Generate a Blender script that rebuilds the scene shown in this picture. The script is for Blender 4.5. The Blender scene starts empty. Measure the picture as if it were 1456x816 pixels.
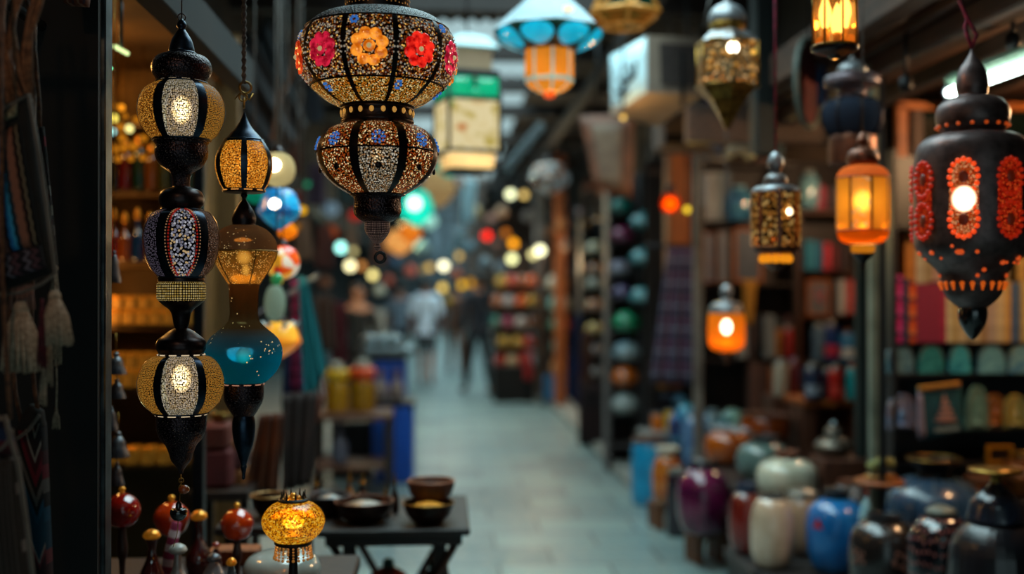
import bpy, math, random
from mathutils import Vector, Matrix
random.seed(7)
S = bpy.context.scene
C = S.collection
PI = math.pi
F, CX, CY = 1600.0, 728.0, 408.0
EYE = 1.53
YAW = math.radians(3.5)
PIT = math.atan(7 / F)
# ------------------------------------------------------------------ camera
cd = bpy.data.cameras.new('camera'); cam = bpy.data.objects.new('camera', cd); C.objects.link(cam)
cam.location = (0, 0, EYE)
cam.rotation_euler = (PI / 2 + PIT, 0, -YAW)
cd.sensor_width = 36; cd.lens = F / 1456 * 36; cd.clip_start = 0.05
cd.dof.use_dof = True; cd.dof.focus_distance = 2.42; cd.dof.aperture_fstop = 1.12; cd.dof.aperture_blades = 0
S.camera = cam
fw = Vector((math.sin(YAW) * math.cos(PIT), math.cos(YAW) * math.cos(PIT), math.sin(PIT)))
rt = Vector((math.cos(YAW), -math.sin(YAW), 0))
up = rt.cross(fw)
def at(px, py, d):
    return Vector((0, 0, EYE)) + (fw + rt * ((px - CX) / F) + up * ((CY - py) / F)) * d
def onz(px, py, z):
    r = fw + rt * ((px - CX) / F) + up * ((CY - py) / F)
    t = (z - EYE) / r.z
    return Vector((0, 0, EYE)) + r * t
def depth(p): return (Vector(p) - Vector((0, 0, EYE))).dot(fw)

# ------------------------------------------------------------------ mesh builder
class MB:
    def __init__(s): s.v = []; s.f = []; s.uv = []; s.m = []; s.sm = []
    def add(s, vs, fs, uvs=None, m=0, smooth=False, off=(0, 0, 0)):
        b = len(s.v)
        o = Vector(off)
        s.v += [Vector(v) + o for v in vs]
        for i, f in enumerate(fs):
            s.f.append([b + k for k in f]); s.m.append(m); s.sm.append(smooth)
            s.uv.append(uvs[i] if uvs else [(vs[k][0], vs[k][2]) for k in f])
        return s
    def box(s, c, sz, m=0, rz=0, M=None, bev=0.0):
        x, y, z = sz[0] / 2, sz[1] / 2, sz[2] / 2
        R = M if M is not None else Matrix.Rotation(rz, 3, 'Z')
        b = min(bev, x * .9, y * .9, z * .9)
        if b <= 0:
            vs = [Vector(p) for p in [(-x,-y,-z),(x,-y,-z),(x,y,-z),(-x,y,-z),(-x,-y,z),(x,-y,z),(x,y,z),(-x,y,z)]]
            fs = [(0,3,2,1),(4,5,6,7),(0,1,5,4),(1,2,6,5),(2,3,7,6),(3,0,4,7)]
        else:
            rings = []
            for zz, i in ((-z, b), (-z + b, 0), (z - b, 0), (z, b)):
                xx, yy = x - i, y - i
                if i == 0:
                    rings.append([(-xx+b,-yy,zz),(xx-b,-yy,zz),(xx,-yy+b,zz),(xx,yy-b,zz),(xx-b,yy,zz),(-xx+b,yy,zz),(-xx,yy-b,zz),(-xx,-yy+b,zz)])
                else:
                    e = b * .5
                    rings.append([(-xx+e,-yy,zz),(xx-e,-yy,zz),(xx,-yy+e,zz),(xx,yy-e,zz),(xx-e,yy,zz),(-xx+e,yy,zz),(-xx,yy-e,zz),(-xx,-yy+e,zz)])
            vs = [Vector(p) for r in rings for p in r]
            fs = [tuple(range(7, -1, -1)), tuple(range(24, 32))]
            for r in range(3):
                for k in range(8):
                    fs.append((r*8+k, r*8+(k+1) % 8, (r+1)*8+(k+1) % 8, (r+1)*8+k))
        uv = []
        for f in fs:
            a = vs[f[1]] - vs[f[0]]; n = (vs[f[2]] - vs[f[0]]).cross(a)
            ax = max(range(3), key=lambda i: abs(n[i]))
            u_, v_ = [(1, 2), (0, 2), (0, 1)][ax]
            uv.append([(vs[k][u_], vs[k][v_]) for k in f])
        s.add([R @ v + Vector(c) for v in vs], fs, uv, m)
        return s
    def lathe(s, prof, seg=32, m=0, a0=0.0, a1=2 * PI, smooth=True, c=(0, 0, 0), ur=None, sq=None):
        full = abs(a1 - a0 - 2 * PI) < 1e-6
        n = seg if full else seg + 1
        R0 = ur or max(p[0] for p in prof)
        vs, fs, uv = [], [], []
        L = [0]
        for i in range(1, len(prof)):
            L.append(L[-1] + math.hypot(prof[i][0] - prof[i-1][0], prof[i][1] - prof[i-1][1]))
        for r, z in prof:
            for k in range(n):
                a = a0 + (a1 - a0) * k / seg
                vs.append((c[0] + r * math.sin(a), c[1] - r * math.cos(a), c[2] + z))
        for i in range(len(prof) - 1):
            for k in range(seg):
                k2 = (k + 1) % n
                fs.append((i*n+k, i*n+k2, (i+1)*n+k2, (i+1)*n+k))
                ua, ub = (a0 + (a1-a0)*k/seg) * R0, (a0 + (a1-a0)*(k+1)/seg) * R0
                uv.append([(ua, L[i]), (ub, L[i]), (ub, L[i+1]), (ua, L[i+1])])
        s.add(vs, fs, uv, m, smooth)
        return s
    def ball(s, c, r, m=0, seg=14, rings=8, sc=(1, 1, 1), R=None):
        vs, fs, uv = [], [], []
        for i in range(rings + 1):
            t = PI * i / rings
            for k in range(seg):
                a = 2 * PI * k / seg
                p = Vector((r*sc[0]*math.sin(t)*math.cos(a), r*sc[1]*math.sin(t)*math.sin(a), -r*sc[2]*math.cos(t)))
                if R is not None: p = R @ p
                vs.append(p + Vector(c))
        for i in range(rings):
            for k in range(seg):
                k2 = (k + 1) % seg
                fs.append((i*seg+k, i*seg+k2, (i+1)*seg+k2, (i+1)*seg+k))
                uv.append([(k/seg, i/rings), ((k+1)/seg, i/rings), ((k+1)/seg, (i+1)/rings), (k/seg, (i+1)/rings)])
        s.add(vs, fs, uv, m, True)
        return s
    def tube(s, path, r, m=0, seg=8, caps=True, smooth=True):
        pts = [Vector(p) for p in path]
        rs = r if isinstance(r, (list, tuple)) else [r] * len(pts)
        vs, fs, uv = [], [], []
        prev = None; L = 0
        Ls = []
        for i, p in enumerate(pts):
            t = (pts[min(i+1, len(pts)-1)] - pts[max(i-1, 0)]).normalized()
            if prev is None:
                a = Vector((0, 0, 1)) if abs(t.z) < .9 else Vector((1, 0, 0))
                n = t.cross(a).normalized()
            else:
                n = (prev - t * prev.dot(t)).normalized()
            prev = n
            b = t.cross(n)
            if i: L += (p - pts[i-1]).length
            Ls.append(L)
            for k in range(seg):
                a = 2 * PI * k / seg
                vs.append(p + (n * math.cos(a) + b * math.sin(a)) * rs[i])
        for i in range(len(pts) - 1):
            for k in range(seg):
                k2 = (k + 1) % seg
                fs.append((i*seg+k, i*seg+k2, (i+1)*seg+k2, (i+1)*seg+k))
                uv.append([(k/seg, Ls[i]), ((k+1)/seg, Ls[i]), ((k+1)/seg, Ls[i+1]), (k/seg, Ls[i+1])])
        if caps:
            fs.append(tuple(range(seg-1, -1, -1))); uv.append([(0, 0)] * seg)
            fs.append(tuple((len(pts)-1)*seg + k for k in range(seg))); uv.append([(0, 0)] * seg)
        s.add(vs, fs, uv, m, smooth)
        return s
    def ring(s, c, R, r, m=0, ax='Y', n=20, seg=6):
        path = []
        for i in range(n + 1):
            a = 2 * PI * i / n
            ca, sa = R * math.cos(a), R * math.sin(a)
            path.append(Vector(c) + (Vector((ca, 0, sa)) if ax == 'Y' else Vector((0, ca, sa)) if ax == 'X' else Vector((ca, sa, 0))))
        return s.tube(path, r, m, seg, False)
    def quadsheet(s, cor, thick, nx=10, nz=14, bulge=0.0, m=0, wave=0.0, nw=3, nrm=None):
        # cor: TL, TR, BR, BL in space; closed cushion/cloth with real thickness
        TL, TR, BR, BL = [Vector(c) for c in cor]
        N = nrm or (TR - TL).cross(BL - TL).normalized()
        def P(u, v, side):
            p = (TL * (1-u) + TR * u) * (1-v) + (BL * (1-u) + BR * u) * v
            q = 4*u*(1-u); w = 4*v*(1-v)
            return p + N * (side * (thick / 2 + bulge * (q * w) ** .5) + wave * math.sin(u * nw * 2 * PI) * (.3 + .7 * v))
        n1 = nx + 1
        vs, fs, uv = [], [], []
        for side in (1, -1):
            for j in range(nz + 1):
                for i in range(nx + 1): vs.append(P(i / nx, j / nz, side))
        o = n1 * (nz + 1)
        for j in range(nz):
            for i in range(nx):
                a, b, c, d = j*n1+i, j*n1+i+1, (j+1)*n1+i+1, (j+1)*n1+i
                q = [(i/nx, 1-j/nz), ((i+1)/nx, 1-j/nz), ((i+1)/nx, 1-(j+1)/nz), (i/nx, 1-(j+1)/nz)]
                fs.append((a, b, c, d)); uv.append(q)
                fs.append((o+d, o+c, o+b, o+a)); uv.append(q[::-1])
        for i in range(nx):
            fs.append((i+1, i, o+i, o+i+1)); uv.append([(i/nx, 1)] * 4)
            k = nz*n1
            fs.append((k+i, k+i+1, o+k+i+1, o+k+i)); uv.append([(i/nx, 0)] * 4)
        for j in range(nz):
            fs.append((j*n1, (j+1)*n1, o+(j+1)*n1, o+j*n1)); uv.append([(0, 1-j/nz)] * 4)
            k = nx
            fs.append(((j+1)*n1+k, j*n1+k, o+j*n1+k, o+(j+1)*n1+k)); uv.append([(1, 1-j/nz)] * 4)
        s.add(vs, fs, uv, m, True)
        return s
    def build(s, name, mats, parent=None, loc=None, rotz=0):
        me = bpy.data.meshes.new(name)
        me.from_pydata([tuple(v) for v in s.v], [], s.f)
        me.polygons.foreach_set('material_index', s.m)
        me.polygons.foreach_set('use_smooth', s.sm)
        ul = me.uv_layers.new(name='UVMap')
        flat = [c for f in s.uv for p in f for c in p]
        ul.data.foreach_set('uv', flat)
        me.update()
        for mm in (mats if isinstance(mats, (list, tuple)) else [mats]): me.materials.append(mm)
        o = bpy.data.objects.new(name, me); C.objects.link(o)
        if parent: o.parent = parent
        if loc is not None: o.location = loc
        if rotz: o.rotation_euler = (0, 0, rotz)
        return o

def cr(pts, k=4):
    """smooth profile; a point written twice stays a corner"""
    out = []; run = []
    runs = []
    for i, p in enumerate(pts):
        run.append(p)
        if i + 1 < len(pts) and pts[i+1] == p: runs.append(run); run = []
    runs.append(run)
    for r in runs:
        if len(r) < 3: out += r if not out or out[-1] != r[0] else r[1:]; continue
        e = [(2*r[0][0]-r[1][0], 2*r[0][1]-r[1][1])] + r + [(2*r[-1][0]-r[-2][0], 2*r[-1][1]-r[-2][1])]
        seq = [r[0]]
        for i in range(1, len(e) - 2):
            for j in range(1, k + 1):
                t = j / k
                q = []
                for a in (0, 1):
                    p0, p1, p2, p3 = e[i-1][a], e[i][a], e[i+1][a], e[i+2][a]
                    q.append(.5*((2*p1)+(-p0+p2)*t+(2*p0-5*p1+4*p2-p3)*t*t+(-p0+3*p1-3*p2+p3)*t**3))
                seq.append((max(q[0], 0.0003), q[1]))
        out += seq if not out or out[-1] != seq[0] else seq[1:]
    return out

def tag(o, label=None, cat=None, group=None, kind=None):
    if label: o['label'] = label
    if cat: o['category'] = cat
    if group: o['group'] = group
    if kind: o['kind'] = kind
    return o
def thing(name, label, cat, loc=(0, 0, 0), rotz=0, group=None):
    o = bpy.data.objects.new(name, None); C.objects.link(o); o.empty_display_size = .05
    o.location = loc; o.rotation_euler = (0, 0, rotz)
    return tag(o, label, cat, group)
def copy_tree(o, parent=None):
    c = o.copy(); C.objects.link(c)
    if parent: c.parent = parent
    for ch in list(o.children): copy_tree(ch, c)
    return c
ORD = 'first second third fourth fifth sixth seventh eighth ninth tenth eleventh twelfth thirteenth fourteenth fifteenth sixteenth seventeenth eighteenth'.split()

# ------------------------------------------------------------------ materials
MATS = {}
def srgb(h):
    if isinstance(h, (tuple, list)): return tuple(h)[:3]
    h = h.lstrip('#'); v = [int(h[i:i+2], 16) / 255 for i in (0, 2, 4)]
    return tuple(x / 12.92 if x <= .04045 else ((x + .055) / 1.055) ** 2.4 for x in v)
class N:
    def __init__(s, name):
        s.mat = bpy.data.materials.new(name); s.mat.use_nodes = True
        s.t = s.mat.node_tree; s.t.nodes.clear()
        s.out = s.t.nodes.new('ShaderNodeOutputMaterial')
    def n(s, typ, **kw):
        nd = s.t.nodes.new('ShaderNode' + typ)
        ins = kw.pop('ins', {})
        for k, v in kw.items(): setattr(nd, k, v)
        for k, v in ins.items():
            i = nd.inputs[k]
            if isinstance(v, bpy.types.NodeSocket): s.t.links.new(v, i)
            elif isinstance(v, tuple) and len(v) == 3 and i.type == 'RGBA': i.default_value = (*v, 1)
            else: i.default_value = v
        return nd
    def math(s, op, a, b=0.0, clamp=False):
        nd = s.n('Math', operation=op, use_clamp=clamp)
        for i, v in enumerate((a, b)):
            if isinstance(v, bpy.types.NodeSocket): s.t.links.new(v, nd.inputs[i])
            else: nd.inputs[i].default_value = v
        return nd.outputs[0]
    def mix(s, f, a, b):
        nd = s.n('Mix', data_type='RGBA')
        for i, v in ((0, f), (6, a), (7, b)):
            if isinstance(v, bpy.types.NodeSocket): s.t.links.new(v, nd.inputs[i])
            else: nd.inputs[i].default_value = (*v, 1) if isinstance(v, tuple) else v
        return nd.outputs[2]
    def ramp(s, fac, stops, const=True):
        nd = s.n('ValToRGB'); r = nd.color_ramp
        if const: r.interpolation = 'CONSTANT'
        while len(r.elements) < len(stops): r.elements.new(.5)
        for e, (p, c) in zip(r.elements, stops): e.position = p; e.color = (*srgb(c), 1)
        s.t.links.new(fac, nd.inputs[0])
        return nd.outputs[0]
    def mixsh(s, f, a, b):
        nd = s.n('MixShader')
        if isinstance(f, bpy.types.NodeSocket): s.t.links.new(f, nd.inputs[0])
        else: nd.inputs[0].default_value = f
        s.t.links.new(a, nd.inputs[1]); s.t.links.new(b, nd.inputs[2])
        return nd.outputs[0]
    def coord(s, k='Object'): return s.n('TexCoord').outputs[k]
    def done(s, sh): s.t.links.new(sh, s.out.inputs[0]); return s.mat
    def bsdf(s, col, rough=.5, metal=0., coat=0., bump=None, bs=.2, bd=.002, emit=None, es=0., spec=.5, trans=None):
        ins = {'Base Color': col, 'Roughness': rough, 'Metallic': metal, 'Coat Weight': coat, 'Specular IOR Level': spec}
        if emit is not None: ins['Emission Color'] = emit; ins['Emission Strength'] = es
        b = s.n('BsdfPrincipled', ins=ins)
        if bump is not None:
            bn = s.n('Bump', ins={'Strength': bs, 'Distance': bd, 'Height': bump})
            s.t.links.new(bn.outputs[0], b.inputs['Normal'])
        return b.outputs[0]
def memo(fn):
    def g(name, *a, **k):
        if name not in MATS: MATS[name] = fn(name, *a, **k)
        return MATS[name]
    return g
@memo
def pbr(name, col, rough=.5, metal=0., col2=None, sc=25., bump=.15, coat=0., es=0., emit=None):
    n = N(name); c1 = srgb(col)
    c2 = srgb(col2) if col2 else tuple(x * .7 for x in c1)
    nz = n.n('TexNoise', ins={'Vector': n.coord(), 'Scale': sc, 'Detail': 4.})
    f = n.ramp(nz.outputs[0], [(.35, (0, 0, 0)), (.65, (1, 1, 1))], False)
    c = n.mix(f, c1, c2)
    return n.done(n.bsdf(c, rough, metal, coat, nz.outputs[0] if bump else None, bump, .003, srgb(emit) if emit else None, es))
@memo
def emis(name, col, st):
    n = N(name)
    return n.done(n.n('Emission', ins={'Color': srgb(col), 'Strength': st}).outputs[0])
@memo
def bulb_glare_mat(name, col, edge, st):
    """bulb with its glare painted in: emission fades, warmer and clearer towards the rim"""
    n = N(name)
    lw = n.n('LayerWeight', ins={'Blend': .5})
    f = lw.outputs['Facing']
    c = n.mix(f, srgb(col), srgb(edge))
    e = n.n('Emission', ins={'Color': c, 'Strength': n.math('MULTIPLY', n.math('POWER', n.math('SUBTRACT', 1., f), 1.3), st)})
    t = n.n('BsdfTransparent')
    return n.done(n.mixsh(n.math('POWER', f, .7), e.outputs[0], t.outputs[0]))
@memo
def wood(name, col, col2, sc=3., rough=.55, axis=2):
    n = N(name)
    mp = n.n('Mapping', ins={'Vector': n.coord(), 'Scale': tuple(1. if i == axis else 9. for i in range(3))})
    nz = n.n('TexNoise', ins={'Vector': mp.outputs[0], 'Scale': sc, 'Detail': 6., 'Distortion': .6})
    c = n.ramp(nz.outputs[0], [(.3, col), (.55, col2), (.75, col)], False)
    return n.done(n.bsdf(c, rough, 0, 0, nz.outputs[0], .3, .003))
@memo
def pierced(name, metal, cols, scale, size, glow, trans=.35, rough=.35, rand=.6, uv=True, mc=1., jit=.5, stretch=(1, 1), aged=None):
    """pierced metal sheet: round holes backed by coloured glass that the bulb lights, some of the light passing straight through"""
    n = N(name)
    mp = n.n('Mapping', ins={'Vector': n.coord('UV' if uv else 'Object'), 'Scale': (stretch[0], stretch[1], 1.)})
    vo = n.n('TexVoronoi', voronoi_dimensions='2D' if uv else '3D', ins={'Vector': mp.outputs[0], 'Scale': scale, 'Randomness': rand})
    hole = n.math('LESS_THAN', vo.outputs['Distance'], size)
    rnd = n.n('TexWhiteNoise', noise_dimensions='3D', ins={'Vector': vo.outputs['Position']})
    k = len(cols)
    gc = n.ramp(rnd.outputs[0], [(i / k, c) for i, c in enumerate(cols)])
    br = n.math('ADD', n.math('MULTIPLY', n.math('POWER', rnd.outputs[0], 1.7), jit * 2 * glow), (1 - jit) * glow)
    em = n.n('Emission', ins={'Color': gc, 'Strength': br})
    tr = n.n('BsdfTransparent', ins={'Color': gc})
    h = n.mixsh(trans, em.outputs[0], tr.outputs[0])
    ed = n.math('SUBTRACT', 1., n.math('MULTIPLY', vo.outputs['Distance'], 1.5))
    nz = n.n('TexNoise', ins={'Vector': n.coord(), 'Scale': 60., 'Detail': 3.})
    m1 = srgb(metal)
    col = n.mix(nz.outputs[0], m1, srgb(aged) if aged else tuple(x * .4 for x in m1))
    b = n.bsdf(col, rough, mc, 0, vo.outputs['Distance'], .5, .002)
    return n.done(n.mixsh(hole, b, h))
@memo
def tglass(name, col, glow=0., trans=.5, gcol=None, rough=.15, speck=0., scol='#ffd890', col2=None, split=None, sc=150., sth=1.12):
    """thin coloured glass: tinted see-through, mirror sheen at the rim, glow added as emission"""
    n = N(name)
    base = srgb(col)
    if col2 and split:
        sx = n.n('SeparateXYZ', ins={'Vector': n.coord()})
        f = n.n('MapRange', ins={'Value': sx.outputs[2], 'From Min': split[0], 'From Max': split[1]}).outputs[0]
        base = n.mix(f, srgb(col), srgb(col2))
    nz = n.n('TexNoise', ins={'Vector': n.coord(), 'Scale': 14., 'Detail': 5., 'Distortion': 1.})
    br = n.math('MULTIPLY', n.math('ADD', nz.outputs[0], .5), glow)
    gl = n.n('Emission', ins={'Color': base if gcol is None else srgb(gcol), 'Strength': br})
    df = n.n('BsdfTranslucent', ins={'Color': base})
    dd = n.n('BsdfDiffuse', ins={'Color': base})
    tr = n.n('BsdfTransparent', ins={'Color': base})
    ad = n.n('AddShader'); n.t.links.new(gl.outputs[0], ad.inputs[0]); n.t.links.new(n.mixsh(.4, df.outputs[0], dd.outputs[0]), ad.inputs[1])
    body = n.mixsh(trans, ad.outputs[0], tr.outputs[0])
    if speck:
        vo = n.n('TexVoronoi', ins={'Vector': n.coord(), 'Scale': sc})
        rr = n.n('TexWhiteNoise', noise_dimensions='3D', ins={'Vector': vo.outputs['Position']})
        nn = n.n('TexNoise', ins={'Vector': n.coord(), 'Scale': 18., 'Detail': 2.})
        m = n.math('MULTIPLY', n.math('LESS_THAN', vo.outputs['Distance'], .38), n.math('GREATER_THAN', n.math('ADD', rr.outputs[0], n.math('MULTIPLY', nn.outputs[0], .9)), sth))
        e2 = n.n('Emission', ins={'Color': srgb(scol), 'Strength': speck})
        body = n.mixsh(m, body, e2.outputs[0])
    gs = n.n('BsdfGlossy', ins={'Roughness': rough, 'Color': (1., 1., 1.)})
    fr = n.n('LayerWeight', ins={'Blend': .5})
    ff = n.math('ADD', n.math('MULTIPLY', n.math('POWER', fr.outputs['Facing'], 3.), .6), .09)
    ge = n.n('NewGeometry')
    ff = n.math('MULTIPLY', ff, n.math('SUBTRACT', 1., ge.outputs['Backfacing']))
    return n.done(n.mixsh(ff, body, gs.outputs[0]))
@memo
def bands(name, stops, axis=1, rep=1., rough=.85, rib=0., zig=0., grid=None, spec=.2, dots=None):
    """woven cloth: colour bands across the UV"""
    n = N(name)
    sx = n.n('SeparateXYZ', ins={'Vector': n.coord('UV')})
    v = sx.outputs[axis]; o = sx.outputs[1 - axis]
    if zig:
        z = n.math('MULTIPLY', n.math('PINGPONG', n.math('MULTIPLY', o, zig), 1.), .5 / max(zig, 1))
        v = n.math('ADD', v, z)
    c = n.ramp(n.math('FRACT', n.math('MULTIPLY', v, rep)), stops)
    if grid:
        g2 = n.ramp(n.math('FRACT', n.math('MULTIPLY', o, grid[0])), grid[1])
        c = n.mix(.5, c, g2)
    if dots:
        vo = n.n('TexVoronoi', voronoi_dimensions='2D', ins={'Vector': n.coord('UV'), 'Scale': dots[0], 'Randomness': .3})
        c = n.mix(n.math('LESS_THAN', vo.outputs['Distance'], dots[2]), c, srgb(dots[1]))
    wv = n.n('TexNoise', ins={'Vector': n.coord(), 'Scale': 300., 'Detail': 2.})
    c = n.mix(n.math('MULTIPLY', wv.outputs[0], .5), c, (0.01, .01, .01))
    return n.done(n.bsdf(c, rough, 0, 0, wv.outputs[0], .4, .002, spec=spec))
@memo
def glaze(name, col, col2=None, pat=None, rough=.22, sc=8., pcol='#ffffff', psc=18., psize=.3, metal=0., coat=.6):
    """glazed pottery; pat: crackle / dots / drops / ribs / lattice"""
    n = N(name); c1 = srgb(col); c2 = srgb(col2) if col2 else tuple(x * .6 for x in c1)
    nz = n.n('TexNoise', ins={'Vector': n.coord(), 'Scale': sc, 'Detail': 5., 'Distortion': .5})
    c = n.mix(n.ramp(nz.outputs[0], [(.35, (0, 0, 0)), (.7, (1, 1, 1))], False), c1, c2)
    h = nz.outputs[0]; bs = .08
    if pat == 'crackle':
        vo = n.n('TexVoronoi', feature='DISTANCE_TO_EDGE', ins={'Vector': n.coord(), 'Scale': psc})
        c = n.mix(n.math('LESS_THAN', vo.outputs['Distance'], psize * .1), c, srgb(pcol)); h = vo.outputs['Distance']; bs = .2
    elif pat in ('dots', 'drops'):
        mp = n.n('Mapping', ins={'Vector': n.coord('UV'), 'Scale': (1., 1. if pat == 'dots' else .5, 1.)})
        vo = n.n('TexVoronoi', voronoi_dimensions='2D', ins={'Vector': mp.outputs[0], 'Scale': psc, 'Randomness': .35})
        c = n.mix(n.math('LESS_THAN', vo.outputs['Distance'], psize), c, srgb(pcol)); h = vo.outputs['Distance']; bs = .3
    elif pat == 'lattice':
        br = n.n('TexBrick', ins={'Vector': n.coord('UV'), 'Scale': psc, 'Mortar Size': .03, 'Color1': c1, 'Color2': c2, 'Mortar': srgb(pcol)})
        c = br.outputs[0]; h = br.outputs['Fac']; bs = -.3
    return n.done(n.bsdf(c, rough, metal, coat, h, bs, .003))
# ------------------------------------------------------------------ common materials
DM = pbr('dark_bronze', '#33292a', .34, .85, '#1a1416', 60, .2)
DMB = pbr('blued_metal', '#2b3b4c', .28, .9, '#1a2230', 40, .2)
STEEL = pbr('brushed_steel', '#5c6468', .35, .9, '#3a4044', 20, .1)
BRASS = pbr('old_brass', '#a8803a', .35, .9, '#5c421c', 40, .2)
BLK = pbr('black_iron', '#101012', .5, .5, '#060607', 30, .2)
WD = wood('dark_walnut', '#2a160d', '#150a06')
WM = wood('brown_wood', '#5a2f18', '#3a1c0e')
WMX = wood('brown_wood_board', '#6a3a1e', '#40220f', axis=0)
WO = wood('orange_pine', '#a85a1c', '#7a3c10')
CORD = pbr('grey_wire', '#55504c', .6, 0)
BROWNC = pbr('brown_cord', '#6b452c', .85, 0, '#3c2417', 90, .4)
MAGC = pbr('magenta_cord', '#8c1440', .7, 0, '#4c0a24', 60, .3)
RED = pbr('red_enamel', '#a01818', .3, 0, coat=.5)

# ------------------------------------------------------------------ the setting
def struct(name, mb, m): return tag(mb.build(name, m), kind='structure')
n = N('wet_stone_slabs')
br = n.n('TexBrick', offset=.5, ins={'Vector': n.coord(), 'Scale': 1., 'Brick Width': .62, 'Row Height': .42, 'Mortar Size': .009, 'Mortar Smooth': .3, 'Color1': srgb('#5a7478'), 'Color2': srgb('#86a09e'), 'Mortar': srgb('#20282a')})
nz = n.n('TexNoise', ins={'Vector': n.coord(), 'Scale': 1.6, 'Detail': 7.})
nz2 = n.n('TexNoise', ins={'Vector': n.coord(), 'Scale': 14., 'Detail': 5.})
c = n.mix(n.math('MULTIPLY', nz.outputs[0], .55), br.outputs[0], srgb('#3f5054'))
c = n.mix(n.math('MULTIPLY', n.ramp(nz2.outputs[0], [(.45, (0, 0, 0)), (.7, (1, 1, 1))], False), .3), c, srgb('#a89c88'))
rg = n.n('MapRange', ins={'Value': nz.outputs[0], 'To Min': .3, 'To Max': .55}).outputs[0]
hh = n.math('ADD', n.math('MULTIPLY', br.outputs['Fac'], -.6), n.math('MULTIPLY', nz2.outputs[0], .25))
FLOORM = n.done(n.bsdf(c, rg, 0, .15, hh, .5, .006))
PLAST = pbr('sooty_plaster', '#2c2622', .9, 0, '#171412', 3, .3)
DKPANEL = pbr('black_painted_panel', '#0c0a0a', .8, 0, '#070606', 5, .1)
struct('floor', MB().box((0, 18, -.05), (14, 54, .1)), FLOORM)
struct('trim_1', MB().box((2.93, 12.6, .04), (3.0, 8.4, .08), bev=.015), pbr('kerb_stone', '#8c8c84', .6, 0, '#5c605c', 6, .3))
struct('trim_2', MB().box((-2.32, 15, .03), (2.8, 9, .06), bev=.015), pbr('kerb_stone', '#8c8c84'))
# left shop: front panel, steel post, side walls, shelf wall, ceiling
struct('wall_left', MB().box(((-2.6 + at(147, 0, 2.46).x) / 2, 2.50, 1.7), (abs(-2.6 - at(147, 0, 2.46).x), .06, 3.4)), DKPANEL)
pm = MB(); pp = at(151, 0, 2.47)
pm.box((pp.x, pp.y, 1.7), (.013, .05, 3.4), bev=.003)
struct('trim_3', pm, STEEL)
struct('trim_4', MB().box((at(113, 0, 2.44).x, at(113, 0, 2.44).y, 1.7), (.005, .02, 3.4)), pbr('grey_joint', '#3a3638', .5))
struct('trim_5', MB().box((at(284, 0, 3.62).x, at(284, 0, 3.62).y, 1.13), (.034, .05, 2.26), bev=.004), pbr('dark_steel', '#2c3036', .4, .8))
struct('trim_6', MB().box((at(330, 0, 3.7).x - .04, 3.35, 2.32), (.07, 1.7, .13), rz=.0, bev=.005), pbr('sooty_steel', '#0a0a0c', .9, 0))
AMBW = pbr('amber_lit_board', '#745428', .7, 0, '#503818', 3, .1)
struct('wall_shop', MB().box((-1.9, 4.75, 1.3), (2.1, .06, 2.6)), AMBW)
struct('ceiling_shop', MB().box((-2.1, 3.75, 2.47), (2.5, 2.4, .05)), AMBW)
struct('wall_outer', MB().box((-3.4, 18, 2.2), (.1, 52, 4.4)), PLAST)
struct('wall_upper', MB().box((-1.35, 13.5, 3.15), (.12, 17, 1.6)), PLAST)
struct('wall_right', MB().box((4.3, 18, 2.2), (.1, 52, 4.4)), PLAST)
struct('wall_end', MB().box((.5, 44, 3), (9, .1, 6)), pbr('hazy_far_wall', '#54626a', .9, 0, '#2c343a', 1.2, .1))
# right shop soffit with rafters running along the lane
SOF = wood('sooty_brown_planks', '#5c4032', '#3a281e', axis=1)
struct('ceiling_right', MB().box((3.1, 4.3, 2.54), (2.7, 3.8, .04)), SOF)
for i, (x, z, w, h) in enumerate([(1.66, 2.62, .1, .16), (1.84, 2.47, .09, .09), (2.1, 2.46, .07, .08), (2.5, 2.47, .07, .08)]):
    struct(f'trim_{10+i}', MB().box((x, 4.2, z), (w, 3.6, h), bev=.008), SOF)
struct('trim_14', MB().box((2.1, 5.98, 2.43), (1.6, .08, .2), bev=.008), SOF)
struct('wall_upper_right', MB().box((2.1, 12.5, 3.3), (.12, 13, 1.5)), PLAST)
struct('wall_shop_right', MB().box((2.95, 9.1, 1.3), (2.6, .06, 2.6)), WD)
struct('wall_bookshop', MB().box((3.22, 5.8, 1.28), (2.1, .05, 2.5)), pbr('green_black_board', '#142420', .7, 0, '#0c1512', 4, .1))
# roof over the lane: rafters, corrugated sheets with open slots between them
ROOFM = pbr('rusted_sheet_roof', '#3a2c26', .85, 0, '#1e1613', 4, .3)
def sheet(x0, x1, y0, y1, z):
    mb = MB(); nx = max(8, int((x1 - x0) / .05))
    vs = []; fs = []
    for j, y in enumerate((y0, y1)):
        for k in range(nx + 1):
            x = x0 + (x1 - x0) * k / nx
            zz = z + (.018 if k % 2 else -.018)
            vs += [(x, y, zz), (x, y, zz + .012)]
    w = 2 * (nx + 1)
    for k in range(nx):
        a, b = 2*k, 2*(k+1)
        fs += [(a, b, w+b, w+a), (a+1, w+a+1, w+b+1, b+1), (a, a+1, b+1, b), (w+a, w+b, w+b+1, w+a+1)]
    mb.add(vs, fs)
    return mb
ri = 0
for (y0, y1) in [(-8, -2.2), (-1.3, 2.9), (7.35, 7.85), (8.5, 9.0), (9.9, 10.3), (11.6, 12.1), (13.8, 14.1), (17, 17.4), (21.5, 22), (28, 29)]:  # nearest two sheets unseen, put in with their gaps to shape the light
    ri += 1; struct(f'ceiling_sheet_{ri}', sheet(-.45, 1.15 if y1 < 5 else .8, y0, y1, 3.42), ROOFM)
struct('ceiling_sheet_left', sheet(-3.5, -.45, -8, 44, 3.46), ROOFM)
struct('ceiling_sheet_right', sheet(1.15, 4.4, -8, 7.4, 3.46), ROOFM)
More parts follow.
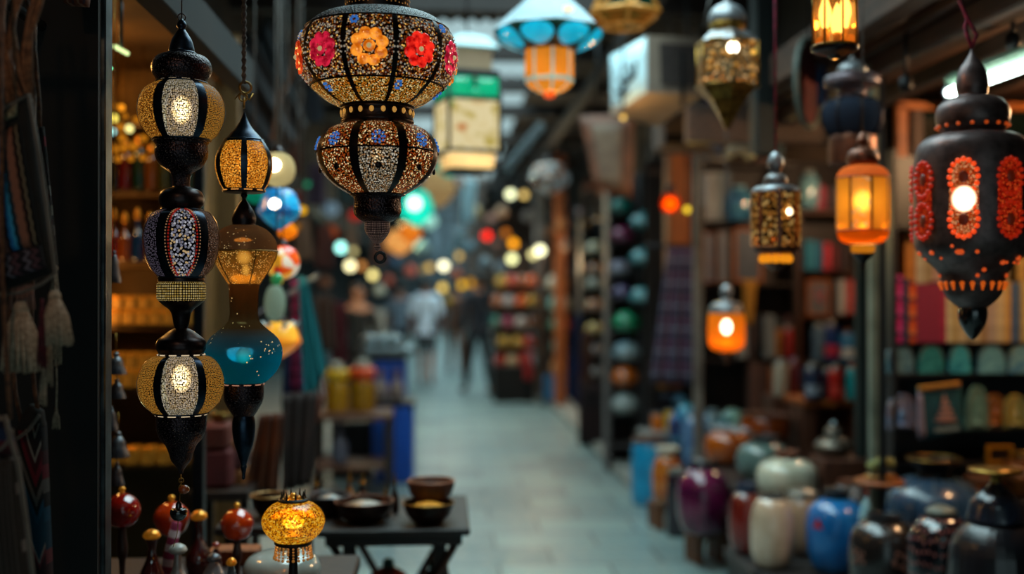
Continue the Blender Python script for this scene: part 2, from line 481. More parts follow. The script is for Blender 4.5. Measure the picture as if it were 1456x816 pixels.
struct('ceiling_sheet_far', sheet(.8, 4.4, 7.4, 44, 3.47), ROOFM)
bi = 20
for y in [5.2, 6.9, 8.3, 9.6, 11, 13, 15.4, 18.5, 23]:
    bi += 1; struct(f'trim_{bi}', MB().box((.4, y, 3.3), (7.4, .09, .13), bev=.01), pbr('smoked_beam', '#241c1a', .7))
for x in (-.5, 1.2):
    bi += 1; struct(f'trim_{bi}', MB().box((x, 20, 3.2), (.08, 36, .1), bev=.01), pbr('smoked_beam', '#241c1a'))
# slender posts along the lane
def post(i, px, d, w, z0, z1, m): p = at(px, 0, d); struct(f'trim_{i}', MB().box((p.x, p.y, (z0+z1)/2), (w, w, z1-z0), bev=w*.12), m)
post(40, 1243, 4.75, .045, .0, 2.5, pbr('sage_steel', '#7c8474', .45, .3, '#545c50', 8, .1))
post(41, 1254, 4.7, .022, .0, 2.5, pbr('dark_steel', '#2c3036'))
post(42, 992, 7.6, .055, .0, 3.3, pbr('greige_paint', '#7c7268', .6, 0, '#584e46', 5, .1))
post(43, 933, 9.6, .13, 0, 3.3, pbr('grey_plaster_column', '#7c7672', .8, 0, '#5a5450', 6, .2))
post(44, 768, 16.5, .16, 0, 3.3, pbr('grey_plaster_column', '#7c7672'))
post(45, 796, 14.5, .14, 0, 3.3, WO)
post(46, 962, 8.4, .17, 1.3, 3.3, WO)
post(47, 1084, 5.6, .11, 2.2, 3.3, pbr('dark_green_paint', '#0d1a1a', .5))

# ------------------------------------------------------------------ lantern kit
def PX(prof, d, yb, k=4):
    s_ = d / F
    q = [(max(r * s_, .0002), (yb - y) * s_) for (r, y) in prof]
    return cr(q, k) if k else q
def hang(root, loc, ztop, m=None, r=.0025, x=0., name='cord', zto=3.4, sway=0):
    """cord from the thing's top up to what it hangs from"""
    H = zto - loc[2]
    mb = MB().tube([(x, 0, ztop), (x + sway * .4, 0, ztop + (H - ztop) * .3), (x + sway, 0, H)], r, seg=6)
    return mb.build(name, m or CORD, root)
def panels(root, prof, n_, off, rib, frame_mat, panel_mats, inset=.0012, pname='glass_panel', seg=6, ribr=.0):
    fr = MB(); step = 2 * PI / n_
    R0 = max(p[0] for p in prof)
    for k in range(n_):
        a = off + k * step
        hw = step / 2 - rib
        fr.lathe([(r + ribr, z) for r, z in prof], 3, 0, a + hw, a + step - hw, True, ur=R0)
        fr.lathe([(max(r - .003, .0002), z) for r, z in prof], 3, 0, a + hw, a + step - hw, True, ur=R0)
        ip = [(max(r - inset, .0002), z) for r, z in prof]
        mb = MB().lathe(ip, seg, 0, a - hw - .01, a + hw + .01, True, ur=R0)
        mb.build(pname, panel_mats[k % len(panel_mats)], root)
    # thin top and bottom hoops
    for (r, z) in (prof[0], prof[-1]): fr.ring((0, 0, z), r, .0022, ax='Z', n=28)
    return fr.build('frame', frame_mat, root)
def bulb(root, z, r, m, x=0, y=0, tall=1.35, name='bulb'):
    return MB().ball((x, y, z), r, seg=16, rings=12, sc=(1, 1, tall)).build(name, m, root)
def dots_ring(mb, R, z, n_, r, m=0, off=0., flat=.5):
    for k in range(n_):
        a = 2 * PI * k / n_ + off
        mb.ball((R * math.sin(a), -R * math.cos(a), z), r, m, 6, 4)
HOT = bulb_glare_mat('white_bulb_glare', '#fff4dc', '#ffcf80', 5.)
HOTW = bulb_glare_mat('warm_bulb_glare', '#ffe9b8', '#ffab40', 5.)
CAPP = pierced('punched_dark_cap', '#3a3034', ['#a89c8c', '#40383a', '#2c2628', '#383034', '#201c20'], 190, .17, .22, .0, .3, .9, jit=.8)  # pale dots of weak emission paint glints on the caps
def px2(px_, d): return px_ * d / F

# ---- three-globe lantern
d = 2.42; yb = 700; cx = 257.5
loc = at(cx, yb, d)
T = thing('hanging_lantern', 'tall dark metal lantern of three ribbed globes strung one above another', 'lantern', loc, 0, 'large pierced lanterns')
s = d / F
MB().lathe(PX([(1, 26), (5, 30), (7, 36), (5, 41), (8, 46), (14, 56), (17, 66), (18, 71), (18, 73), (18, 73), (21, 75), (21, 78)], d, yb), 28).build('finial', DMB, T)
MB().lathe(PX([(21, 77), (33, 80), (40, 88), (42, 98), (40, 106), (36, 112), (34, 117)], d, yb), 36).build('cap', CAPP, T)
NETW = pierced('white_lit_netting', '#2c2620', ['#f4e6c4', '#e8d2a0', '#fff2d8'], 270, .43, .72, .55, .4, .55, jit=.25)
NETA = pierced('amber_lit_netting', '#3a281a', ['#d88c30', '#b87020', '#e8a440'], 270, .44, .62, .25, .4, .55, jit=.4)
NETB = pierced('golden_lit_netting', '#33261a', ['#e0a848', '#d09038', '#c08430'], 270, .44, .6, .3, .4, .5, jit=.3)
NETP = pierced('silver_violet_filigree', '#2a2630', ['#a89cb0', '#8c8098', '#746878'], 240, .36, .28, .2, .4, .9, jit=.5)
NETC = pierced('copper_filigree', '#33241c', ['#b08468', '#8c5c40', '#c09880'], 240, .36, .3, .2, .4, .9, jit=.5, stretch=(1, 1.6))
NETS = pierced('white_jewelled_filigree', '#201c20', ['#e8e8f4', '#b8b8cc', '#f4f4ff', '#8c8ca0', '#c8a878'], 170, .42, .6, .2, .4, .9, jit=.6)
def beltdash(root, r, y, n_=12, m=None):
    mb = MB(); R = px2(r, d); z = px2(yb - y, d)
    for k in range(n_):
        a0 = 2 * PI * k / n_
        mb.lathe([(R, z - .0012), (R + .0008, z), (R, z + .0012)], 4, 0, a0, a0 + 2 * PI / n_ * .62)
    mb.build('slot_pattern', m or emis('slot_glow', '#e8cfa8', .75), root)
g1 = PX([(36, 118), (47, 124), (55, 134), (60, 148), (60, 164), (56, 178), (49, 190), (40, 199)], d, yb)
panels(T, g1, 6, math.radians(-2), .115, DMB, [NETW, NETB, NETB, NETB, NETA, NETA], ribr=.0008)
beltdash(T, 35, 117); beltdash(T, 37, 201)
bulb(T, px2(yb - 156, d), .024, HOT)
MB().lathe(PX([(38, 200), (38, 203), (38, 203), (36, 206), (37, 216), (35, 226), (28, 237), (17, 244), (13, 250), (12, 260), (13, 266), (20, 269)], d, yb), 32).build('neck', CAPP, T)
MB().lathe(PX([(17, 267), (26, 271), (31, 279), (31, 289), (27, 296), (27, 298)], d, yb), 32).build('cap', DM, T)
g2 = PX([(28, 298), (40, 303), (48, 314), (52, 330), (52, 348), (49, 366), (42, 382), (32, 394)], d, yb)
panels(T, g2, 6, math.radians(2), .2, DMB, [NETS, NETC, NETC, NETP, NETP, NETP], ribr=.001)
b = MB()                              # bead borders of the front jewelled panel
for sgn in (-1, 1):
    for i, (r, z) in enumerate(g2[1:-1]):
        w = .46 * math.sin(PI * (i + 1) / len(g2)) ** .35
        for kk, ww in ((0, w), (1, w - .085)):
            a = math.radians(2) + sgn * ww
            b.ball(((r + .001) * math.sin(a), -(r + .001) * math.cos(a), z), .0017 if kk == 0 else .0024, 0 if kk == 0 else 1, 6, 4)
b.build('bead_edging', [pbr('tan_beads', '#d8ac84', .4, 0, es=.25, emit='#d8a070'), pbr('red_beads', '#a01c14', .3, 0, es=.35, emit='#b02010')], T)
MB().lathe(PX([(31, 394), (32, 397), (32, 400)], d, yb), 32).build('collar', DM, T)
MB().lathe(PX([(31, 401), (34, 404), (34, 424), (31, 428)], d, yb, 0), 40).build('lattice_band', pierced('brass_lattice', '#181410', ['#e8cc84', '#b8984c'], 190, .36, .55, .1, .4, .0, jit=.2), T)
MB().lathe(PX([(32, 427), (26, 433), (17, 440), (13, 448), (11, 460), (9, 468), (14, 471)], d, yb), 28).build('neck', DM, T)
MB().lathe(PX([(8, 466), (16, 470), (24, 476), (33, 484), (35, 494), (32, 500), (31, 504)], d, yb), 32).build('cap', DM, T)
g3 = PX([(31, 505), (43, 509), (53, 520), (59, 536), (60, 550), (57, 564), (50, 576), (38, 587)], d, yb)
panels(T, g3, 6, math.radians(-2), .1, DMB, [NETW, NETB, NETB, NETB, NETB, NETB], ribr=.0008)
beltdash(T, 33, 504); beltdash(T, 36, 589)
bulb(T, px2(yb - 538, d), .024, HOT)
MB().lathe(PX([(36, 588), (35, 592), (35, 592), (35, 602), (34, 612), (29, 624), (22, 632), (17, 644), (14, 654), (8, 662), (4, 668), (3, 673)], d, yb), 30).build('bottom_cup', CAPP, T)
mb = MB()
for k in range(4): mb.ring((0, 0, px2(yb - 678 - k * 5, d)), .005, .0013, ax='Y' if k % 2 else 'X', n=12)
mb.build('tail_chain', BRASS, T)
MB().ball((.006, 0, px2(4, d)), .011, sc=(1.1, 1, .9)).build('amber_bead', pbr('amber_bead', '#b4521c', .25, 0, coat=.6), T)
MB().tube([(0, 0, px2(yb - 28, d)), (0, 0, px2(yb + 60, d))], .0014).ring((0, 0, px2(yb - 24, d)), .008, .0016).build('hook', DM, T)
hang(T, loc, px2(yb + 40, d), r=.0014, zto=3.4)
# black ornament below it
loc2 = at(254, 778, 2.42)
T2 = thing('hanging_charm', 'small black ball charm on a thin string below the three-globe lantern', 'charm', loc2)
MB().lathe(PX([(1, 712), (4, 716), (5, 722), (11, 724), (12, 731), (8, 738), (2, 741)], 2.42, 778), 20).build('ball', pbr('black_glass', '#14181c', .12, 0, coat=1), T2)
MB().tube([(-.012, 0, 0), (-.003, 0, .03), (0, 0, .07), (.004, 0, px2(90, 2.42))], .0008, seg=5).build('string', BRASS, T2)

# ---- twisted rope lantern: teardrop and blown-glass bottle on one string
d = 2.57; yb = 682; cx = 346.5; loc = at(cx, yb, d)
T = thing('hanging_lantern', 'teardrop lantern over a long blown glass bottle lamp, amber above and teal below', 'lantern', loc, 0, 'large pierced lanterns')
mb = MB(); zr = px2(yb - 118, d); zt = 3.4 - loc.z
for ph in (0, PI):
    path = []
    for i in range(160):
        z = zr + (zt - zr) * i / 159; a = ph + (z - zr) * 2 * PI / .035
        path.append((.0032 * math.cos(a), .0032 * math.sin(a), z))
    mb.tube(path, .0034, seg=6)
mb.build('twisted_rope', pbr('grey_rope', '#5a5048', .8, 0, '#2c2622', 120, .4), T)
mb = MB().ring((.003, 0, px2(yb - 124, d)), .013, .0028, ax='Y').ring((0, 0, px2(yb - 146, d)), .011, .0026, ax='X').ring((-.002, 0, px2(yb - 138, d)), .009, .002, ax='Y')
mb.tube([(-.02, 0, px2(yb - 141, d)), (-.008, -.006, px2(yb - 132, d)), (.012, -.006, px2(yb - 142, d)), (.02, 0, px2(yb - 132, d))], .0018)
mb.build('ring_hook', BRASS, T)
td = PX([(1.5, 160), (5, 170), (12, 182), (22, 193), (32, 206), (39, 220), (41, 234), (39, 248), (34, 262), (29, 270)], d, yb)
NT = pierced('orange_lit_mesh', '#a05814', ['#f8a030', '#f09020', '#ffb040'], 250, .46, .95, .3, .4, .6, jit=.3, mc=.3)
cut = [p for p in td if p[1] <= px2(yb - 199, d)]
panels(T, cut, 6, math.radians(30), .11, DMB, [NT], ribr=.002, pname='mesh_panel')
MB().lathe([p for p in td if p[1] >= px2(yb - 203, d)], 24).build('cap', DMB, T)
MB().lathe(PX([(2, 270), (30, 270), (30, 273), (26, 274), (2, 275)], d, yb, 0), 24).build('base_plate', DM, T)
beltdash(T, 30, 271, 10, emis('slot_amber', '#ffa850', .7))
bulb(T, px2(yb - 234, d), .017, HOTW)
MB().lathe(PX([(3, 274), (5, 278), (3, 283), (8, 291), (14, 301), (17, 311), (16, 320), (20, 322)], d, yb), 28).build('dome_cap', DM, T)
s0 = px2(yb - 357, d)
MB().lathe(PX([(19, 320), (30, 325), (39, 333), (45, 343), (47, 356)], d, yb), 40).build('upper_shade', tglass('smoked_brown_glass', '#6a5038', .1, .5, rough=.1, speck=.35, sth=1.42, sc=260), T)
MB().lathe(PX([(47, 356), (44, 366), (37, 380), (28, 394), (22, 404)], d, yb), 40).build('gilded_funnel', tglass('gilded_glass', '#8a6428', .16, .45, rough=.2, speck=.8, sc=330, scol='#d8a450', sth=1.0), T)
mb = MB().ring((0, 0, s0), px2(47, d), .0016, ax='Z', n=32)
for k in range(5):
    a = math.radians(72 * k + 20)
    mb.tube([(px2(r, d) * math.sin(a), -px2(r, d) * math.cos(a), px2(yb - y, d)) for r, y in ((47.5, 356), (45, 366), (38, 380), (29, 394), (22, 405))], .0012, seg=5)
mb.build('wire_cage', BRASS, T)
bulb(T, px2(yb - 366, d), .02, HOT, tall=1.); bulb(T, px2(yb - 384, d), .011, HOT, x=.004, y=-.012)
bg = tglass('amber_to_teal_glass', '#086c80', .08, .42, rough=.08, speck=.7, sc=240, sth=1.46, col2='#4c3018', split=(px2(yb - 506, d), px2(yb - 466, d)))
MB().lathe(PX([(22, 404), (21, 412), (20, 430), (20, 448), (23, 458), (33, 468), (46, 479), (53, 492), (54, 504), (51, 518), (43, 532), (30, 544)], d, yb), 48).build('glass_bottle', bg, T)
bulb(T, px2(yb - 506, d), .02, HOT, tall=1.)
MB().lathe(PX([(27, 544), (28, 548), (28, 562), (26, 572), (20, 583), (15, 591)], d, yb), 32).build('pierced_cup', CAPP, T)
beltdash(T, 29, 546, 11, emis('slot_rose', '#d89878', .6))
MB().lathe(PX([(14, 590), (16, 600), (16, 614), (13, 632), (8, 648), (5, 658), (4, 661), (5, 663), (4, 666), (2.5, 674), (2.5, 680), (.5, 682)], d, yb), 24).build('pointed_drop', DMB, T)

# ---- large mosaic lantern
d = 2.42; yb = 375; cx = 536.5; loc = at(cx, yb, d)
T = thing('hanging_lantern', 'large double-bellied mosaic lantern with red and orange glass flowers', 'lantern', loc, 0, 'large pierced lanterns')
MOS = pierced('mosaic_beads', '#241816', ['#e8a040', '#f4e8d0', '#b85a1c', '#fff4e0', '#8c3c14', '#d87c28', '#3c1c10', '#c8a070', '#f8c060', '#5c2c18'], 210, .42, .64, .12, .35, 1., jit=.8)
MOSD = pierced('dusty_sheen_mosaic', '#4c565c', ['#c8c0b4', '#8c7c6c', '#4c3c34', '#e0d8cc'], 260, .3, .16, .03, .45, 1., mc=.6, jit=.8)  # grey paints in both dust and the shoulder's cool highlight
MOSG = pierced('golden_mosaic', '#34200f', ['#f8c050', '#e89028', '#ffe098', '#b86818'], 250, .44, .75, .1, .35, 1., jit=.6)
MOSW = pierced('cream_mosaic', '#2a1c14', ['#f4e4c4', '#d8b888', '#fff4dc', '#a87c50'], 240, .4, .55, .12, .35, 1., jit=.6)
MOSR = pierced('amber_red_mosaic', '#2a1610', ['#e87c30', '#f0b060', '#a83c14', '#c85c20', '#f8d8a0'], 240, .41, .68, .12, .35, 1., jit=.7)
mb = MB().lathe(PX([(46, -24), (46, 20)], d, yb, 0), 40)
mb.build('top_cylinder', pbr('black_band', '#1a1416', .4, .6), T)
mb = MB()                              # rows of small gilt cut-outs on the cylinder, their glow painted as emission
rnd = random.Random(3)
for row, y in enumerate((-12, 3, 10)):
    for k in range(44):
        a = 2 * PI * k / 44
        if k % 11 in (0, 1) : continue
        h = rnd.uniform(1.2, 3.4); w = rnd.uniform(.6, 1.3)
        mb.box((px2(46.2, d) * math.sin(a), -px2(46.2, d) * math.cos(a), px2(yb - y - rnd.uniform(-1, 1), d)), (px2(w*1.6, d), .0012, px2(h, d)), rz=a)
mb.build('gilt_fretwork_pattern', pbr('gilt', '#c89858', .4, .5, es=.25, emit='#c88c48'), T)
U = PX([(46, 20), (66, 22), (84, 28), (99, 40), (109, 56), (113, 74), (113, 90), (108, 106), (97, 122), (82, 136), (66, 147), (52, 152)], d, yb, 5)
zc = lambda y: px2(yb - y, d)
top = [p for p in U if p[1] >= zc(44)]; mid = [p for p in U if zc(126) <= p[1] <= zc(42)]; low = [p for p in U if p[1] <= zc(122)]
MB().lathe(top, 60).build('shoulder', MOSD, T)
offs = math.radians(-5.5)
panels(T, mid, 10, offs, .035, pbr('dark_rib', '#1c1618', .35, .8), [MOS], ribr=.0012, pname='mosaic_panel')
panels(T, low, 10, offs, .04, pbr('dark_rib', '#1c1618'), [MOSG], ribr=.0008, pname='golden_panel')
GC = [('#ff7a08', '#ff9c30'), ('#e0080c', '#ff3020'), ('#b01030', '#d82848'), ('#d0300c', '#e85020'), ('#b00c28', '#d02040')]
order = {0: 0, 1: 1, 2: 2, 9: 4, 8: 3, 3: 0, 4: 1, 5: 2, 6: 0, 7: 1}
def Rat(prof, z):
    for (r0, z0), (r1, z1) in zip(prof, prof[1:]):
        if min(z0, z1) <= z <= max(z0, z1): return r0 + (r1 - r0) * ((z - z0) / (z1 - z0) if z1 != z0 else 0)
    return prof[-1][0]
def onsurf(prof, a, z, out=0.0):
    r = Rat(prof, z) + out
    return Vector((r * math.sin(a), -r * math.cos(a), z))
for k in range(10):
    a = offs + k * 2 * PI / 10
    c1_, c2_ = GC[order[k]]
    gm = N('flower_glass_%d' % order[k]) if 'fg%d' % order[k] not in MATS else None
    if gm:
        nz_ = gm.n('TexNoise', ins={'Vector': gm.coord(), 'Scale': 70., 'Detail': 3.})
        cc = gm.mix(gm.ramp(nz_.outputs[0], [(.4, (0, 0, 0)), (.6, (1, 1, 1))], False), tuple(x * .5 for x in srgb(c1_)), srgb(c2_))
        MATS['fg%d' % order[k]] = gm.done(gm.bsdf(cc, .15, 0, .5, emit=cc, es=.95))
    g = MATS['fg%d' % order[k]]
    mb = MB(); zc0 = zc(89)
    R = .037 if order[k] else .041
    for ring_, (rr, nn, br_) in enumerate(((.66, 8, .0112), (.0, 1, .011))):
        for j in range(nn):
            t = 2 * PI * j / nn + .3
            da = R * rr * math.cos(t) / .17; dz = R * rr * math.sin(t)
            p = onsurf(U, a + da, zc0 + dz, .0005)
            nr = Vector((math.sin(a + da), -math.cos(a + da), 0))
            Rm = Matrix((nr.cross(Vector((0, 0, 1))), nr, Vector((0, 0, 1)))).transposed()
            mb.ball(p, br_, sc=(1.15, .28, 1.15), R=Rm, seg=12, rings=6)
    fl = mb.build('glass_flower', g, T)
    p = onsurf(U, a, zc0, .003)
    MB().ball(p, .0055, seg=8, rings=6).build('flower_centre', pbr('cream_bead', '#e8d8a8', .3, 0, es=.4, emit='#e8d090'), fl)
    hb = MB()
    for j in range(30):
        t = 2 * PI * j / 30
        q = onsurf(U, a + .050 * math.cos(t) / .17, zc0 + .050 * math.sin(t), .0015)
        hb.ball(q, .0017 + .0008 * ((j * 7) % 3 == 0), seg=6, rings=4)
    hb.build('bead_edging', pbr('white_beads', '#e8e0d0', .3, 0, es=.22, emit='#e8d8c0'), fl)
BLUEB = pbr('blue_beads', '#2c6cc0', .3, 0, es=.45, emit='#3c84e0')
for k in range(10):
    a = offs + (k + .5) * 2 * PI / 10
    mb = MB()
    for j in range(6):
        t = 2 * PI * j / 6
        mb.ball(onsurf(U, a + .12 + .0065 * math.cos(t) / .16, zc(52 if k % 2 else 134) + .0065 * math.sin(t), .001), .0034, seg=6, rings=4)
    mb.build('blue_flower', BLUEB, T)
MB().lathe(PX([(50, 152), (52, 155), (52, 158), (50, 162), (51, 170), (52, 174), (50, 177), (45, 178)], d, yb), 44).build('collar', DM, T)
mb = MB()
for k in range(20):
    a = 2 * PI * (k + .5) / 20
    p = Vector((px2(51.5, d) * math.sin(a), -px2(51.5, d) * math.cos(a), zc(162)))
    mb.ball(p, .0052, sc=(1, .5, 1.25), seg=8, rings=6, R=Matrix.Rotation(a, 3, 'Z'))
mb.build('lit_heart_hole', pbr('heart_hole_glow', '#e0b060', .35, .3, es=.45, emit='#e8a850'), T)  # beads whose emission stands for light through heart-shaped holes
L = PX([(44, 178), (60, 181), (74, 189), (83, 202), (86.5, 218), (84, 234), (76, 249), (63, 262), (49, 271), (38, 277)], d, yb, 5)
off2 = math.radians(1)
zz0 = zc(223)
panels(T, [p for p in L if p[1] > zc(218)], 8, off2, .075, pbr('dark_rib', '#1c1618'), [MOSR], ribr=.0018, pname='mosaic_panel')
panels(T, [p for p in L if p[1] <= zc(217)], 8, off2, .075, pbr('dark_rib', '#1c1618'), [MOSW, MOSR], ribr=.0018, pname='filigree_panel')
for k in range(8):
    a = off2 + k * PI / 4; mb = MB()
    for ring_, nn in ((.0125, 9), (.0065, 5)):
        for j in range(nn):
            t = 2 * PI * j / nn
            mb.ball(onsurf(L, a + ring_ * math.cos(t) / .13, zc(205) + ring_ * math.sin(t), .001), .0028, seg=6, rings=4)
    f_ = mb.build('blue_flower', BLUEB, T)
    MB().ball(onsurf(L, a, zc(243), .0005), .0075, sc=(1, .5, 1), R=Matrix.Rotation(a, 3, 'Z')).build('dark_stud', DM, T)
MB().lathe(PX([(39, 276), (34, 281), (33, 288), (34, 298), (32, 306), (24, 313), (18, 316)], d, yb), 36).build('lower_cup', CAPP, T)
MB().lathe(PX([(18, 316), (18, 326), (16, 332), (12, 338), (7, 344), (3, 347), (5, 351), (3, 355), (1, 357)], d, yb), 28).build('drop', pierced('fine_dotted_drop', '#2a2220', ['#b8988c', '#a08478'], 260, .25, .4, .05, .4, 0., jit=.2), T)
mb = MB().ring((.006, 0, px2(yb - 366, d)), .0105, .004, ax='Y')
mb.build('hanging_ring', pbr('black_ring', '#181618', .3, .3), T)
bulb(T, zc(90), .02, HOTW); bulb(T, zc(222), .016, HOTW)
MB().tube([(0, 0, zc(-24)), (0, 0, 3.4 - loc.z)], .004).build('rod', DM, T)
for nm_ in ('top_lid',): MB().lathe([(.002, zc(-26)), (px2(46, d), zc(-24)), (px2(47, d), zc(-22))], 40).build(nm_, DM, T)

# ---- red pierced lantern
d = 3.05; yb = 483; cx = 1383; loc = at(cx, yb, d); zc = lambda y: px2(yb - y, d)
T = thing('hanging_lantern', 'big dark lantern pierced with glowing red ovals, on a magenta cord', 'lantern', loc, 0, 'large pierced lanterns')
GM = pbr('brown_gunmetal', '#6c5a58', .42, .6, '#483a3a', 30, .2)
MB().lathe(PX([(1.5, 68), (4, 76), (10, 86), (17, 97), (21, 110), (22, 124), (20, 136), (26, 139)], d, yb), 30).build('finial', GM, T)
DOME = pierced('dome_with_red_holes', '#40363a', ['#e86428', '#b83c14'], 36, .2, .6, .1, .3, .4, jit=.5)
MB().lathe(PX([(26, 138), (38, 142), (47, 151), (50, 162), (49, 174), (45, 183), (41, 189), (46, 191)], d, yb), 36).build('dome', GM, T)
mb = MB()
for k in range(16): mb.ball((px2(47.5, d) * math.sin(k * PI / 8), -px2(47.5, d) * math.cos(k * PI / 8), zc(180)), .0055, seg=8, rings=5)
mb.build('lit_pinhole', pbr('orange_pinhole', '#8c3c18', .4, 0, es=.35, emit='#ff6420'), T)  # raised dots, emission painted in as light through pinholes
B = PX([(42, 190), (58, 193), (70, 201), (77, 214), (80, 240), (80, 280), (80, 320), (79, 345), (74, 358), (64, 369), (54, 378), (46, 388), (43, 400)], d, yb)
MB().lathe(B, 56).build('body', pbr('brown_gunmetal', '#453a3c'), T)
def patch(prof, a, y0, y1, w, m, name, parent, out=.0015, ellip=True):
    vs, fs, uv = [], [], []; nu, nv = 10, 16
    zt_, zb_ = zc(y0), zc(y1)
    for j in range(nv + 1):
        v = j / nv; z = zb_ + (zt_ - zb_) * v
        hw = w * (math.sqrt(max(0, 1 - (2*v-1)**2)) if ellip else 1)
        for i in range(nu + 1):
            vs.append(onsurf(prof, a + hw * (2*i/nu - 1) / .15, z, out))
    n1 = nu + 1
    for j in range(nv):
        for i in range(nu):
            fs.append((j*n1+i, j*n1+i+1, (j+1)*n1+i+1, (j+1)*n1+i))
            uv.append([((2*q/nu-1)*w, (zt_-zb_)*p/nv) for q, p in ((i, j), (i+1, j), (i+1, j+1), (i, j+1))])
    return MB().add(vs, fs, uv, 0, True).build(name, m, parent)
REDP = pierced('red_oval_filigree', '#3a0c08', ['#e03414', '#c8240c', '#f05020', '#a01808'], 170, .42, .75, .1, .3, .5, jit=.4)
REDB = pierced('bulb_lit_oval_filigree', '#4a1408', ['#ff6a28', '#ff8c48', '#e84818', '#ffb078'], 210, .46, .95, .3, .3, .5, jit=.4)
for k in range(8):
    a = math.radians(-8 + 45 * k)
    hot = k in (0,)  # front oval and its beads painted brighter, where the bulb glares
    ov = patch(B, a, 229, 345, .036 if hot or k == 1 else .032, REDB if hot else REDP, 'red_glass_oval', T)
    mb = MB()
    for (zc0, n_) in ((zc(258), 16), (zc(316), 16)):
        for j in range(n_):
            t = 2 * PI * j / n_
            mb.ball(onsurf(B, a + .034 * math.cos(t) / .15, zc0 + .046 * math.sin(t), .003), .0066, seg=8, rings=5)
    mb.build('bead_edging', pbr('hot_red_beads' if hot else 'red_glass_beads', '#ff5a20' if hot else '#d02c10', .3, 0, es=.8 if hot else .32, emit='#ff4c18' if hot else '#d02808'), ov)
    for zz in (258, 316): MB().ball(onsurf(B, a, zc(zz), .001), .013, sc=(1, .35, 1.3), R=Matrix.Rotation(a, 3, 'Z'), seg=12, rings=6).build('dark_boss', pbr('ember_brown', '#4a1c10', .4, 0, es=.12, emit='#a03010'), ov)
a = math.radians(-8)
bulb(T, zc(288), .034, bulb_glare_mat('hot_bulb', '#fff0d0', '#ff9a50', 9.), x=.146 * math.sin(a), y=-.146 * math.cos(a), tall=1.1)  # ball pushed out through the body to stand for the bulb's glare
mb = MB(); rnd = random.Random(5)
for k in range(44):
    a = rnd.uniform(0, 2 * PI); y = rnd.choice((352, 360, 368, 374, 384, 392))
    MB().ball(onsurf(B, a, zc(y), .0005), rnd.uniform(.004, .008), seg=8, rings=5).build('glow_dot', pbr('pinhole_glow', '#e85c24', .4, 0, es=.6, emit='#e85820'), T)
MB().lathe(PX([(42, 399), (43, 403), (41, 410), (36, 421), (27, 431), (19, 437)], d, yb), 36).build('lower_cup', pbr('brown_gunmetal', '#453a3c'), T)
mb = MB()
for k in range(20):
    a = 2 * PI * k / 20
    for j in range(3): mb.ball((px2(43.2 - j * .7, d) * math.sin(a), -px2(43.2 - j * .7, d) * math.cos(a), zc(403 + j * 4)), .0068 - j * .0018, seg=8, rings=5)
mb.build('serrated_band', pbr('serrated_glow', '#e07020', .4, 0, es=.6, emit='#d85c14'), T)
MB().lathe(PX([(19, 436), (20, 446), (18, 458), (12, 470), (5, 480), (1, 483)], d, yb), 28).build('drop', pbr('black_glass', '#14181c'), T)
mb = MB()
for q in (-1, 1): mb.tube([(.0, 0, zc(68)), (q*.012, 0, zc(50)), (q*.008 - .01, 0, zc(36)), (-.012, 0, zc(26)), (-.03, 0, zc(0)), (-.05, 0, zc(-60)), (-.07, 0, 2.52 - loc.z)], .0055, seg=8)
mb.build('cord', MAGC, T)
# ------------------------------------------------------------------ more hanging lanterns (right side and further up the lane)
def simple(name, label, cat, cx, d, yb, parts, group=None, cordm=None, cr_=.003, ytop=None, zto=3.4, sway=0, cordr=None):
    loc = at(cx, yb, d)
    T = thing(name, label, cat, loc, 0, group)
    for nm, prof, m, kw in parts:
        kw = dict(kw); k = kw.pop('k', 4); seg = kw.pop('seg', 28); sm = kw.pop('smooth', True); a0 = kw.pop('a0', 0.)
        MB().lathe(PX(prof, d, yb, k), seg, 0, a0, a0 + 2 * PI, smooth=sm).build(nm, m, T)
    if ytop is not None: hang(T, loc, px2(yb - ytop, d), cordm, cr_, zto=zto, sway=sway)
    return T, loc, (lambda y: px2(yb - y, d))
SILV = pbr('tarnished_silver', '#8a9096', .4, .7, '#5c5450', 20, .2)
COPM = pbr('dull_copper', '#7c4a34', .4, .7, '#4c2c20', 25, .2)
LEAF = pierced('leafy_cutwork', '#3a2418', ['#e0a048', '#c88838', '#f0c070', '#b07030'], 75, .42, .5, .2, .35, 1., jit=.5)
d = 3.55
T, loc, zc = simple('hanging_lantern', 'small lantern with leafy cut-out panels, hung on a straight magenta cord', 'lantern', 1103, d, 386,
    [('finial', [(4, 216), (9, 222), (12, 233), (10, 241), (7, 245), (14, 250), (17, 257), (16, 262), (12, 265)], SILV, {}),
     ('cap', [(12, 262), (24, 264), (32, 268), (35, 275)], SILV, dict(smooth=True)),
     ('bottom_plate', [(33, 352), (28, 359), (20, 362)], COPM, {}),
     ('drop', [(18, 374), (12, 380), (4, 386)], COPM, {})], 'amber lanterns over the pottery', MAGC, .0045, 216, sway=-.004)
panels(T, PX([(35, 274), (35.5, 290), (35.5, 338), (34, 352)], d, 386), 8, math.radians(-14), .09, COPM, [LEAF], pname='leaf_panel')
b = MB(); dots_ring(b, px2(19, d), zc(368), 10, px2(6.5, d)); b.build('amber_bead_row', emis('amber_drop_glow', '#ff9a1c', .85), T)
bulb(T, zc(303), .026, bulb_glare_mat('small_hot_bulb', '#fff0c8', '#ffb050', 9.), x=.03, y=-.045, tall=1.1)
AMG = tglass('honey_glass', '#e8a040', .42, .4, rough=.25, speck=.35, sc=120, scol='#ffe8b0')
AMG2 = tglass('dark_honey_glass', '#d08c28', .36, .3, rough=.25)
